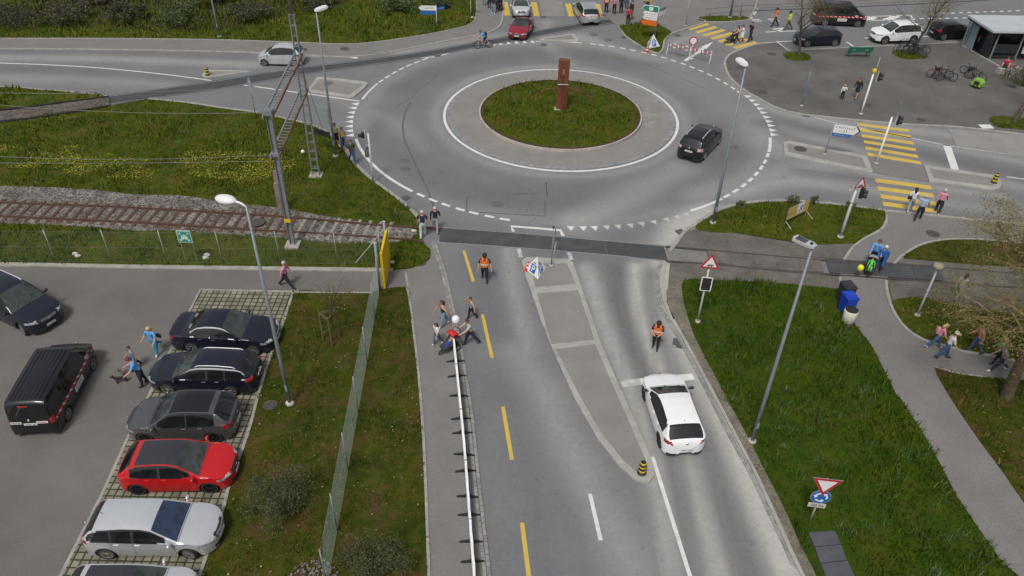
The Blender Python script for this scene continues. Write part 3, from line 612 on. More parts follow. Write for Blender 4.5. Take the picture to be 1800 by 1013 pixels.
line(MW, [(1523, 36), (1537, 30)], .7); line(MW, [(1557, 36), (1577, 28)], .7); line(MW, [(1365, 56), (1376, 51)], .25); line(MW, [(1358, 51.5), (1378, 49.5)], .2)
for k in range(12): line(MW, [(1658+k*14.2, 23.9-k*.52), (1664+k*14.2, 23.5-k*.52)], .22)
for k in range(8): line(MW, [(1662+k*15-60, 33-k*.2), (1669+k*15-60, 32.8-k*.2)], .22)
line(MW, [(1204, 107), (1225, 93.5), (1241, 82)], .3); MW.prism([tuple(q) for q in G([(1228, 84.5), (1254, 73.5), (1241, 87), (1240, 82)])], .003, .0065)
MW.prism([tuple(q) for q in G([(1719, 219), (1740, 219), (1748, 226), (1727, 226)], .054)], .051, .0545)
for y0, y1, x0, x1 in ((440.6, 494.8, 815.4, 832), (553, 629, 848, 865), (715, 808.5, 884, 900), (919, 1013, 917.5, 929.7)): line(MY, [(x0, y0), (x1, y1)], .16)
line(MY, [(943, 1130), (950, 1200)], .16)
for i in range(7): line(MY, [(1210.5+13.4*i, 52+5.45*i), (1245+14*i*1.0, 42+5.35*i)], .48)
for x0, x1, yt, yb in ((887, 892, 3.5, 27.5), (938, 943.5, 4, 28.5), (998, 1004.5, 6.5, 29), (1050, 1055, 7, 29.5)): line(MY, [(x0, yt), (x1, yb)], .55)
for (x0, y0), (x1, y1) in (((1507, 218.5), (1598, 230)), ((1510.5, 228), (1602, 241)), ((1515, 238.5), (1606, 252)), ((1518.5, 249), (1610, 263.5)), ((1521.5, 260), (1614, 275.5)), ((1525, 271), (1619, 287))): line(MY, [(x0, y0), (x1, y1)], .46)
for (x0, y0), (x1, y1) in (((1539, 317), (1637, 330)), ((1543, 331), (1641, 344)), ((1548, 345), (1645.5, 358.5)), ((1552, 358), (1646, 371))): line(MY, [(x0, y0), (x1, y1)], .50)
tag(MW.build('road_marking', M_WHITE), kind='structure'); tag(MO.build('road_marking', M_WORN), kind='structure'); tag(MY.build('road_marking', M_YELLOW), kind='structure')
# ------------------------------------------------------------------ grass blades and flowers
def scatter(polys, dens, margin=60):
    """random ground points inside photo-pixel polygons, kept to what the camera can see"""
    out = []
    for P in polys:
        Q = smooth_path(G(P, ZG), 3, True); x0, y0 = Q.min(0); x1, y1 = Q.max(0); x0 = max(x0, -48); x1 = min(x1, 50); y0 = max(y0, 10); y1 = min(y1, 90)
        if x1 <= x0 or y1 <= y0: continue
        n = int((x1-x0)*(y1-y0)*dens); X_ = nr.uniform(x0, x1, n); Y_ = nr.uniform(y0, y1, n)
        k = in_poly(X_, Y_, Q); X_, Y_ = X_[k], Y_[k]
        q = proj(np.stack([X_, Y_, np.full_like(X_, .1)], -1)); k = (q[:, 0] > -margin) & (q[:, 0] < 1800+margin) & (q[:, 1] > -margin) & (q[:, 1] < 1013+margin)
        out.append(np.stack([X_[k], Y_[k]], -1))
    return np.vstack(out)
def vnoise(P, sc, seed=0):
    """cheap smooth value noise"""
    r = np.random.default_rng(seed); T = r.random((64, 64)); u = P/sc; i = np.floor(u).astype(int); f = u-i; f = f*f*(3-2*f)
    a = T[i[:, 0] % 64, i[:, 1] % 64]; b_ = T[(i[:, 0]+1) % 64, i[:, 1] % 64]; c = T[i[:, 0] % 64, (i[:, 1]+1) % 64]; d = T[(i[:, 0]+1) % 64, (i[:, 1]+1) % 64]
    return (a*(1-f[:, 0])+b_*f[:, 0])*(1-f[:, 1])+(c*(1-f[:, 0])+d*f[:, 0])*f[:, 1]
def blades(name, label, pts, z, h, wd, m, cat='grass', lean=.6, hn=None):
    n = len(pts); a = nr.uniform(0, 2*np.pi, n); H = h*nr.uniform(.45, 1.25, n)
    if hn is not None: H *= hn
    L = nr.uniform(.1, lean, n)*H; W = wd*nr.uniform(.6, 1.3, n)*(.6+.4*H/h); la = a+nr.uniform(-.6, .6, n)+np.pi/2
    c, s_ = np.cos(a)*W/2, np.sin(a)*W/2; z = np.broadcast_to(z, (n,))
    A = np.stack([pts[:, 0]-c, pts[:, 1]-s_, z-.01], -1); B = np.stack([pts[:, 0]+c, pts[:, 1]+s_, z-.01], -1)
    C_ = np.stack([pts[:, 0]+np.cos(la)*L, pts[:, 1]+np.sin(la)*L, z+H], -1)
    V = np.stack([A, B, C_], 1).reshape(-1, 3); r = np.repeat(nr.random(n), 3)
    o = np_mesh(name, V, np.arange(3*n).reshape(-1, 3), m, attrs={'rnd': r}); return tag(o, label, cat, kind='stuff')
def clumped(pts, sc, lo=.45, hi=1.7, seed=1): return lo+(hi-lo)*np.clip((.6*vnoise(pts, sc, seed)+.4*vnoise(pts, sc*.3, seed+5)-.25)*2, 0, 1)
def mound_z(p):
    r = np.hypot(p[:, 0]-3.19, p[:, 1]-52.2); return np.interp(r, [0, 2, 4, 5.2, 5.78], [.40, .38, .33, .25, .20])
P = scatter([MEADOW], 75); Q = smooth_path(G(BALLAST, .1), 4, True); k = ~in_poly(P[:, 0], P[:, 1], Q); P = P[k]
blades('meadow_grass', 'rough green meadow grass left of the roundabout around the railway track', P, ZG, .17, .06, M_BLADE, hn=clumped(P, 1.4))
P = scatter([WEDGE, VERGE], 26); blades('verge_grass', 'green grass on the bank beyond the left road and footpath', P, ZG, .22, .12, M_BLADE, hn=clumped(P, 2.2))
P = scatter([LAWN], 170); blades('lawn_grass', 'patchy brownish grass between the parked cars and the pavement', P, ZG, .11, .035, M_BLADE_DRY, hn=clumped(P, .9, .2, 1.6))
def off_slab(P): return P[~in_poly(P[:, 0], P[:, 1], G([(1412, 930), (1474, 926), (1532, 1060), (1460, 1066)], .1))]
P = off_slab(scatter([FIELD], 130)); blades('field_grass', 'lush dark green grass between the exit road and the footpath on the right', P, ZG, .16, .05, M_BLADE_L, hn=clumped(P, .9, .5, 1.9))
P = scatter([KNOLL, TIP, SLIVER, TREEPIT, TREEPIT2, TREEPIT3], 70); blades('island_grass', 'green grass on the small kerbed corner plots and tree pits', P, ZG-.02, .17, .07, M_BLADE, hn=clumped(P, 1.1))
P = scatter([BANK, SLOPE, SCRUB], 90); blades('bank_grass', 'dull green grass on the plots under the big tree at right', P, ZG, .15, .05, M_BLADE_DRY, hn=clumped(P, 1.0))
a = nr.uniform(0, 2*np.pi, 7500); r = 5.66*np.sqrt(nr.random(7500)); P = np.stack([3.19+r*np.cos(a), 52.2+r*np.sin(a)], -1)
blades('mound_grass', 'green grass covering the mound in the middle of the roundabout', P, mound_z(P), .17, .07, M_BLADE, hn=clumped(P, 1.0))
P = scatter([[(-300, -60), (-300, 52), (100, 50), (300, 55), (420, 52), (500, 30), (600, 8), (640, -60)]], 14); q_ = vnoise(P, 3., 9); P = P[q_ > .35]; blades('undergrowth', 'brown dead undergrowth along the top of the bank', P, ZG, .42, .16, mat('dead_brush', (.085, .060, .028), .9, var=.25, scale=.8, col2=(.045, .042, .018)), cat='undergrowth')
# leafy weeds: darker broad tufts
def weeds(pts, z, m, name, label, hmul=1.):
    q = np.repeat(pts, 24, 0)+nr.normal(0, .14, (len(pts)*24, 2)); return blades(name, label, q, z, .20*hmul, .055, m, lean=1.2)
M_WEED = mat('weed_leaf', (.032, .075, .016), .7, var=.25, scale=1.3, col2=(.07, .115, .024))
W = off_slab(scatter([FIELD], .9)); weeds(W, ZG, M_WEED, 'weed_clumps', 'broad leaved weed clumps in the grass right of the exit road')
W = scatter([MEADOW, VERGE], .14); W = W[~in_poly(W[:, 0], W[:, 1], Q)]; weeds(W, ZG, M_WEED, 'weed_clumps', 'dark weed clumps in the meadow and on the far verge', 1.1)
a = nr.uniform(0, 2*np.pi, 26); r = 5.2*np.sqrt(nr.random(26)); P = np.stack([3.19+r*np.cos(a), 52.2+r*np.sin(a)], -1)
weeds(P, .3, M_WEED, 'weed_clumps', 'tall tufts on the roundabout mound')
# yellow flowering patches in the meadow
FL = [(-60, 262), (60, 258), (200, 262), (330, 268), (450, 272), (520, 285), (500, 310), (420, 322), (330, 312), (240, 318), (150, 312), (60, 300), (-60, 296)]
P = scatter([FL, FL, FL, FL, [(-50, 215), (60, 205), (150, 205), (60, 222), (-50, 235)]], 22); v = vnoise(P, 1.6, 3)*.6+vnoise(P, .5, 4)*.4; P = P[nr.random(len(P)) < np.clip((v-.38)/.35, 0, 1)**1.3]
def dots(name, label, pts, z, s_, m, cat='flowers'):
    n = len(pts); a = nr.uniform(0, 6.28, n); s_ = s_*nr.uniform(.5, 1.3, n); z = z+nr.uniform(0, .1, n); V = []
    for k in range(4): V.append(np.stack([pts[:, 0]+s_*np.cos(a+k*np.pi/2), pts[:, 1]+s_*np.sin(a+k*np.pi/2), z+(.4*s_ if k % 2 else 0)], -1))
    o = np_mesh(name, np.stack(V, 1).reshape(-1, 3), np.arange(4*n).reshape(-1, 4), m); return tag(o, label, cat, kind='stuff')
M_FLOWER = mat('yellow_petals', (.36, .34, .03), .7, var=.15, scale=5)
dots('yellow_flowers', 'drifts of small yellow flowers in the meadow above the railway track', P, .19, .036, M_FLOWER)
P = scatter([LAWN, BANK, SLOPE], 1.5); dots('dead_leaves', 'pale dead leaves and chips scattered in the thin grass', P, .12, .035, mat('dead_leaf', (.25, .21, .14), .9, var=.3, scale=2), 'leaves')
P = scatter([[(520, 1000), (560, 985), (590, 1000), (600, 1040), (500, 1040)]], 140); dots('pebble_heap', 'pale pebbles lying in the lawn at the bottom edge', P, .13, .05, M_BALLAST, 'pebbles')

# ------------------------------------------------------------------ railway track
def rail_line(px, z0, z1, wd, m, name='rail', parent=None):
    b = MB(); ribbon(b, px, wd, z0, z1, smooth=5); return b.build(name, m, parent)
R_A = [(-300, 336), (0, 354), (110, 358.5), (224.6, 363), (450, 376.5), (528, 382), (657, 393.7), (733.7, 398), (770, 400)]
R_B = [(-300, 357), (0, 378), (224, 388.6), (450, 402.7), (605, 411.7), (708, 419), (745, 424)]
t = thing('railway_track', 'rusty railway track on grey ballast crossing the meadow at left', 'railway track', (*g1(380, 385), .1))
def keep_parent(o, t): o.parent = t; o.matrix_parent_inverse = Matrix.Translation(-t.location); return o
for Rr in (R_A, R_B): keep_parent(rail_line(Rr, .13, .25, .075, [M_RUST]), t)
A_, B_ = smooth_path(G(R_A, .24), 6), smooth_path(G(R_B, .24), 6); Mi, _ = resample((resample(A_, (np.linalg.norm(np.diff(A_, axis=0), axis=1).sum())/60)[0][:60]+resample(B_, (np.linalg.norm(np.diff(B_, axis=0), axis=1).sum())/60)[0][:60])/2, .62)
M_SLEEP = mat('steel_sleeper', (.095, .050, .036), .8, var=.2, scale=3); M_SLEEPG = mat('weathered_sleeper', (.25, .235, .21), .9, var=.2, scale=4)
sm_ = None
for i in range(len(Mi)-1):
    d = Mi[i+1]-Mi[i]; q = proj([Mi[i][0], Mi[i][1], .15])[0]
    if q < -40 or q > 700: continue
    b = MB(); b.box((0, 0, 0), (.22, 2.45, .09), taper=.86); o = b.build('sleeper', M_SLEEPG if q > 525 else M_SLEEP); o.location = (Mi[i][0], Mi[i][1], .125 if q < 600 else .11); o.rotation_euler = (0, 0, math.atan2(d[1], d[0])+rnd.uniform(-.02, .02)); keep_parent(o, t)
t = thing('siding_track', 'narrow dark siding track crossing the grass wedge at the left edge', 'railway track', (*g1(90, 190), .1))
for Rr in ([(-300, 222), (-150, 207), (0, 192.5), (100, 180), (190, 168.5)], [(-300, 246), (-150, 228), (0, 213), (100, 200), (193, 185)]): keep_parent(rail_line(Rr, .09, .20, .10, [mat('dark_rail', (.022, .020, .020), .6, var=.15)]), t)
t = thing('flush_track', 'flush rails running through gravel and asphalt right of the crossing', 'railway track', (*g1(1350, 455), .1))
M_DR = mat('flush_rail', (.06, .052, .05), .6, var=.15)
for Rr in ([(1170, 433), (1250, 440), (1450, 457), (1637, 469), (1800, 481.5), (1900, 489)], [(1170, 459), (1250, 464), (1400, 479), (1460, 482), (1652, 496), (1800, 507), (1900, 515)]):
    keep_parent(rail_line(Rr, .0, .084, .10, [M_DR]), t)
for Rr in ([(770, 399.5), (900, 409), (1057, 422.5), (1170, 432.5)], [(745, 425), (800, 428), (928, 437), (1057, 447), (1170, 459)]): keep_parent(rail_line(Rr, .0, .022, .085, [mat('polished_rail', (.34, .34, .35), .35, metal=.5, var=.1)]), t)
t = thing('embedded_rails', 'rails lying flush in the dark strip across the far left road', 'railway track', (*g1(700, 102), .01))
for Rr in ([(x, y+1.2) for x, y in BAND], [(x, y-1.2) for x, y in BAND2]): keep_parent(rail_line(Rr, .0, .019, .08, [mat('polished_rail', (.34, .34, .35), .35, metal=.5, var=.1)]), t)
t = thing('tram_rails', 'pair of thin dark rails in the road surface at the top right', 'railway track', (*g1(1350, 14), .05))
for Rr in ([(1240, 16.5), (1300, 11), (1378, 7), (1500, 2), (1700, -8)], [(1240, 25.5), (1300, 20), (1400, 15.5), (1500, 12), (1700, 2), (1820, -6)]): keep_parent(rail_line(Rr, .0, .048, .10, [M_DR]), t)

# ------------------------------------------------------------------ trees and shrubs
M_BARK = mat('bark', (.10, .080, .055), .9, var=.25, scale=7, bump=.4); M_TWIG = mat('yellow_twig', (.20, .155, .06), .9, var=.2, scale=3); M_BARKY = mat('mossy_bark', (.075, .060, .032), .9, var=.3, scale=4)
def leaf_cloud(name, pts, s_, m, parent, up=.3):
    n = len(pts); a = nr.normal(size=(n, 3)); a /= np.linalg.norm(a, axis=1)[:, None]; b_ = np.cross(a, nr.normal(size=(n, 3))); b_ /= np.linalg.norm(b_, axis=1)[:, None]
    s_ = s_*nr.uniform(.5, 1.4, (n, 1)); V = np.stack([pts-a*s_, pts-b_*s_*.45, pts+a*s_, pts+b_*s_*.45], 1).reshape(-1, 3)
    return np_mesh(name, V, np.arange(4*n).reshape(-1, 4), m, parent, attrs={'rnd': np.repeat(nr.random(n), 4)})
def leafmat(name, c1, c2):
    m = mat(name, c1, .7, var=.2, scale=1.5, col2=c2)
    N = m.node_tree.nodes; L = m.node_tree.links; b = N['Principled BSDF']; src = b.inputs['Base Color'].links[0].from_socket
    h = N.new('ShaderNodeHueSaturation'); a = N.new('ShaderNodeAttribute'); a.attribute_name = 'rnd'; r = N.new('ShaderNodeMapRange'); r.inputs['To Min'].default_value = .55; r.inputs['To Max'].default_value = 1.5
    L.new(a.outputs['Fac'], r.inputs['Value']); L.new(src, h.inputs['Color']); L.new(r.outputs[0], h.inputs['Value']); L.new(h.outputs[0], b.inputs['Base Color']); return m
def grow(seed, h, trunk_r, levels=4, trunk_h=.3, spread=.9, nb=(6, 5, 4, 4), droop=0., lean=(0, 0), lrat=.62):
    """branching skeleton: returns builder of the trunk, builder of the twigs and the twig points"""
    R = random.Random(seed); T = MB(); Tw = MB(); tips = []
    def branch(p, d, ln, r, lv):
        n = 6 if lv < 2 else 4; P = [p]; q = Vector(p); dd = Vector(d)
        for k in range(n):
            dd = (dd+Vector((R.gauss(0, .12), R.gauss(0, .12), R.gauss(0, .06)+(.05 if lv < 2 else -droop))))
            dd.normalize(); q = q+dd*ln/n; P.append(q.copy())
        rs = [r*(1-.75*k/n) for k in range(n+1)]
        (T if lv < 2 else Tw).tube(P, rs, 7 if lv == 0 else (5 if lv == 1 else 3), cap=False)
        if lv >= levels-1:
            for k in range(1, n+1): tips.append(tuple(P[k]))
            return
        for i in range(nb[lv]):
            f = (trunk_h+(1-trunk_h)*(i+.5)/nb[lv]) if lv == 0 else .25+.75*(i+R.random())/nb[lv]
            x = f*n; k = min(int(x), n-1); s_ = P[k].lerp(P[k+1], x-k); az = R.uniform(0, 6.283)+i*2.4
            side = Vector((math.cos(az), math.sin(az), 0)); up = R.uniform(.25, .9) if lv == 0 else R.uniform(0., .7)
            nd = (dd*.5+side*spread+Vector((0, 0, up))).normalized()
            branch(s_, nd, ln*lrat*R.uniform(.7, 1.15)*(1.15-.5*f if lv == 0 else 1), rs[k]*.55, lv+1)
    branch(Vector((0, 0, 0)), Vector((lean[0], lean[1], 1)).normalized(), h*.72, trunk_r, 0)
    return T, Tw, np.array(tips)
def tree(px, py, h, r, seed, label, leaves=None, ls=.04, per=2, name='tree', cat='tree', bark=None, loc=None, z=.08, **kw):
    x, y = g1(px, py, z) if loc is None else loc
    t = thing(name, label, cat, (x, y, z)); T, Tw, tips = grow(seed, h, r, **kw)
    tr = T.build('trunk', bark or M_BARK, t, smooth=True); tw = Tw.build('twigs', M_TWIG if bark is M_BARKY else M_BARK, t)
    if leaves is not None and len(tips):
        P = np.repeat(tips, per, 0)+nr.normal(0, .10*h/6, (len(tips)*per, 3)); leaf_cloud('crown', P, ls, leaves, t)
    return t
M_LEAFOL = leafmat('olive_spring_leaf', (.20, .155, .050), (.13, .115, .04)); M_SCRUB = leafmat('scrub_leaf', (.055, .068, .024), (.080, .076, .030)); M_BUD = leafmat('brown_bud', (.13, .085, .04), (.16, .13, .05))
M_LEAFD = leafmat('dark_shrub_leaf', (.040, .058, .026), (.055, .062, .030)); M_LEAFG = leafmat('fresh_shrub_leaf', (.055, .085, .025), (.075, .10, .03)); M_LEAFBR = leafmat('brown_shrub_leaf', (.085, .072, .040), (.055, .065, .028))
tree(1404, 97, 6.6, .13, 11, 'bare young tree in a grass pit behind the dark hatchback by the square', M_BUD, .036, 4, levels=4, spread=1.15, nb=(12, 6, 5, 4), trunk_h=.30)
tree(1603, 88, 6.8, .13, 23, 'bare young tree with motorbikes and bicycles parked round its trunk', M_LEAFOL, .034, 4, levels=4, spread=1.1, nb=(12, 6, 5, 4), trunk_h=.30)
tree(1783, 214, 7.5, .20, 31, 'leaning dark tree trunk in the grass pit at the right edge of the square', M_BUD, .035, 1, levels=4, spread=.9, nb=(6, 5, 4, 4), trunk_h=.55, lean=(.10, 0))
tree(1768, 700, 10.5, .27, 45, 'big spreading tree with olive twigs overhanging the footpath at right', M_LEAFOL, .038, 3, levels=5, spread=1.7, nb=(14, 7, 6, 5, 4), trunk_h=.24, droop=.09, lrat=.58, bark=M_BARKY)
tree(1905, 560, 8.5, .26, 52, 'second olive twigged tree standing at the right edge of the photo', M_LEAFOL, .038, 3, levels=5, spread=1.35, nb=(10, 6, 5, 5, 4), trunk_h=.15, droop=.08, lrat=.58, bark=M_BARKY)
def shrub(px, py, rx, h, seed, label, m, n=2600, ls=.07, group=None, stem=.3, shell=1):
    x, y = g1(px, py, ZG); t = thing('shrub', label, 'shrub', (x, y, ZG), group=group); R = np.random.default_rng(seed)
    T = MB(); P = []
    nl = 18
    for k in range(nl):
        az = R.uniform(0, 6.28); rr_ = R.uniform(.1, .95)*rx; zt = h*R.uniform(.3, 1.0)*(1-.35*rr_/rx); tip = Vector((rr_*math.cos(az), rr_*math.sin(az), zt))
        mid = tip*.45+Vector((0, 0, .1*h)); T.tube([(0, 0, 0), mid, tip], [.03*h/2, .02*h/2, .006], 4)
        c = np.array(tip); q = R.normal(size=(n//nl, 3)); q /= np.linalg.norm(q, axis=1)[:, None]; rad = R.random((n//nl, 1))**.4
        P.append(c*[1, 1, .82]+q*rad*[rx*.34, rx*.34, h*.22]*R.uniform(.6, 1.35))
    P = np.vstack(P); P[:, 2] = np.maximum(P[:, 2], stem*h*.3+.02)
    T.build('stems', M_BARK, t); leaf_cloud('foliage', P, ls, m, t); return t
shrub(497, 905, 1.25, 2.3, 1, 'dense dark rounded shrub beside the red parked car', M_SCRUB, 7500, .036)
shrub(655, 1000, 1.25, 1.5, 2, 'low dark green bush at the foot of the wire fence at the bottom', M_SCRUB, 6500, .036)
for i, (x, y, rx, h, mm, lb) in enumerate((
    (20, 45, 3.4, 3.0, M_LEAFD, 'dark bush at the far left top corner of the bank'), (118, 40, 2.6, 2.6, M_LEAFBR, 'brownish bush second from the left on the bank'),
    (226, 36, 2.0, 2.6, M_LEAFBR, 'thin upright bush left of the green one on the bank'), (322, 40, 2.6, 3.0, M_LEAFG, 'fresh green bush beside the far street lamp on the bank'),
    (438, 34, 2.4, 2.4, M_LEAFBR, 'brown bush right of the far street lamp on the bank'), (566, 14, 2.6, 2.2, M_LEAFBR, 'low brown bush at the top edge behind the lattice mast'),
    (700, 20, 2.4, 2.0, M_LEAFG, 'green bush at the top edge left of the blue signpost'), (775, 12, 1.6, 1.6, M_LEAFD, 'small dark bush behind the blue signpost'),
    (-60, 30, 3.2, 3.2, M_LEAFD, 'dark bush cut by the left edge of the photo'), (170, 8, 3.0, 3.0, M_LEAFD, 'dark bush behind the brown ones on the bank'), (380, 6, 3., 3.0, M_LEAFG, 'green bush behind the far street lamp'))):
    shrub(x, y, rx*.82, h*.8, 20+i, lb, mm, 3400, .09, 'shrubs along the top of the bank')
shrub(1800, 152, 1.7, 1.9, 60, 'brown leafless bush beside the people sitting by the shelter', M_LEAFBR, 2600, .06)
for i, (x, y, h, lb) in enumerate(((1392, 358, .75, 'leafy sapling right behind the yellow banner'), (1430, 357, .5, 'small leafy weed bush between banner and signal mast'), (1301, 362, .45, 'small weed bush at the kerb near the tall lamp'), (1493, 362, .4, 'weed bush at the kerb beside the signal mast'))):
    shrub(x, y, .35, h, 70+i, lb, M_LEAFG, 260, .06, 'weed bushes on the kerbed knoll')
# young staked tree
t = tree(583, 600, 4.6, .055, 77, 'young tree tied between three wooden stakes on the lawn', M_LEAFOL, .03, 2, levels=3, spread=.55, nb=(12, 5, 3), trunk_h=.4, bark=M_BARKY)
ts = thing('tree_stakes', 'three brown wooden stakes with cross rails round the young tree', 'stakes', (*g1(583, 600, ZG), ZG)); M_STAKE = mat('stake_wood', (.13, .095, .065), .9, var=.2, scale=5)
SP = [(.42*math.cos(a), .42*math.sin(a)) for a in (-1.3, .8, 2.9)]
for p_ in SP: b = MB(); b.tube([(*p_, 0), (*p_, 1.75)], [.045, .04], 8); b.build('stake', M_STAKE, ts)
for i in range(3): b = MB(); b.bar((*SP[i], 1.62), (*SP[(i+1) % 3], 1.62), .04, .09); b.build('cross_rail', M_STAKE, ts)

# ------------------------------------------------------------------ fences
M_GALV = mat('galvanised_steel', (.33, .36, .37), .45, metal=.6, var=.08, scale=3); M_WIRE = mat('fence_wire', (.30, .37, .35), .5, metal=.4, var=.05)
def wire_fence(name, label, a, b_, posts, h, mesh=True, cell=.11, wr=.0032):
    ax, ay = a; dx, dy = b_[0]-a[0], b_[1]-a[1]; Lf = math.hypot(dx, dy); t = thing(name, label, 'fence', (ax, ay, ZG), math.atan2(dy, dx))
    for s_ in posts:
        q = MB(); q.tube([(s_, 0, 0), (s_, 0, h+.08)], .028, 8); q.ball((s_, 0, h+.09), .035, 8); q.build('post', M_GALV, t, smooth=True)
    W_ = MB()
    for z_ in (.06, h*.5, h-.02): W_.tube([(0, 0, z_), (Lf, 0, z_)], wr*1.5, 4)
    if mesh:
        k = 0; n = int(Lf/cell)
        for i in range(n):
            s_ = i*cell
            e = min(Lf, s_+h*.8); W_.tube([(s_, .004, .05), (e, .004, .05+(e-s_)/.8*.98)], wr, 3, cap=False)
            e = max(0, s_-h*.8); W_.tube([(s_, -.004, .05), (e, -.004, .05+(s_-e)/.8*.98)], wr, 3, cap=False)
    W_.build('wire_mesh', M_WIRE, t); return t
a, b_ = g1(-60, 460, ZG), g1(672, 466, ZG); Ln = math.hypot(b_[0]-a[0], b_[1]-a[1])
def along(a, b_, q): p_ = g1(*q, ZG); u = ((b_[0]-a[0])*(p_[0]-a[0])+(b_[1]-a[1])*(p_[1]-a[1]))/math.hypot(b_[0]-a[0], b_[1]-a[1]); return u
wire_fence('wire_fence', 'long chain link fence with thin posts along the railway strip', a, b_, [along(a, b_, q) for q in ((3, 458), (101, 459), (201, 457), (297, 459), (393, 462), (495, 461), (595, 462), (671, 464))], 1.95, cell=.16, wr=.0018)
a, b_ = g1(667, 514, ZG), g1(566, 1085, ZG)
wire_fence('wire_fence', 'chain link fence running down the lawn from the yellow gate', a, b_, [.02]+[along(a, b_, q) for q in ((659, 560), (646, 637), (632, 726), (615, 826), (594, 933), (578, 1030))], 2.0, cell=.105, wr=.0021)
# ------------------------------------------------------------------ vehicles
M_GLASS = mat('car_glass', (.012, .014, .016), .06, var=.02, spec=.7, coat=.4); M_GLASSG = mat('windscreen_glass', (.085, .105, .10), .05, var=.25, scale=2.5, spec=.8, coat=.5, col2=(.025, .03, .032))
GLASS_A = .72
M_GLASSB = mat('blue_windscreen', (.025, .040, .085), .05, var=.2, scale=2.5, spec=.8, coat=.5)
M_TYRE = mat('tyre_rubber', (.018, .018, .018), .85, var=.1); M_RIM = mat('alloy_rim', (.55, .56, .57), .3, metal=.8, var=.03); M_RIMD = mat('black_rim', (.03, .03, .032), .4, metal=.4, var=.05)
M_PLASTIC = mat('black_plastic', (.025, .025, .026), .6, var=.08, scale=8); M_CHROME = mat('chrome', (.75, .76, .77), .18, metal=1., var=.02)
M_HEAD = mat('headlamp', (.42, .44, .46), .12, metal=.3, var=.3, scale=7, coat=.8); M_TAIL = mat('tail_lamp', (.35, .012, .015), .2, var=.2, scale=8, coat=.8); M_TAILC = mat('clear_tail_lamp', (.60, .36, .36), .2, var=.25, scale=8, coat=.8)
M_PLATE = mat('number_plate', (.70, .70, .68), .5, var=.03); M_INK = mat('black_lettering', (.02, .02, .02), .6, var=.02); M_IND = mat('indicator_orange', (.65, .20, .03), .3, var=.1)
M_STRIPE_R = mat('red_foil', (.50, .025, .02), .4, var=.05); M_STRIPE_W = mat('white_foil', (.75, .75, .74), .4, var=.03)
P_BLACK = paint('black_paint', (.010, .010, .013)); P_NAVY = paint('blue_black_paint', (.010, .012, .022)); P_GREY = mat('grey_metallic', (.115, .118, .125), .3, metal=.55, var=.03, coat=.9); P_RED = paint('red_paint', (.50, .012, .016))
P_SILVER = mat('silver_metallic', (.46, .47, .48), .3, metal=.55, var=.02, coat=.8); P_WHITE = paint('white_paint', (.78, .79, .80)); P_ICE = mat('pale_silver', (.58, .60, .62), .3, metal=.4, var=.02, coat=.8); P_WINE = paint('dark_red_paint', (.26, .010, .022))

M_BLACKT = mat('soft_black', (.02, .02, .02), .7)
M_RAIL = mat('rail_silver', (.62, .63, .64), .4, metal=.25, var=.03)
def lerpf(pts, x):
    P = np.array(pts, float); return float(np.interp(x, P[:, 0], P[:, 1]))
def smf(pts):
    """smooth monotone-ish interpolation through keypoints"""
    P = np.array(pts, float); xs_ = np.linspace(P[0, 0], P[-1, 0], 241); y = np.interp(xs_, P[:, 0], P[:, 1])
    k = np.exp(-np.linspace(-2, 2, 9)**2); k /= k.sum(); y = np.convolve(np.pad(y, 4, 'edge'), k, 'valid'); return lambda x: float(np.interp(x, xs_, y))
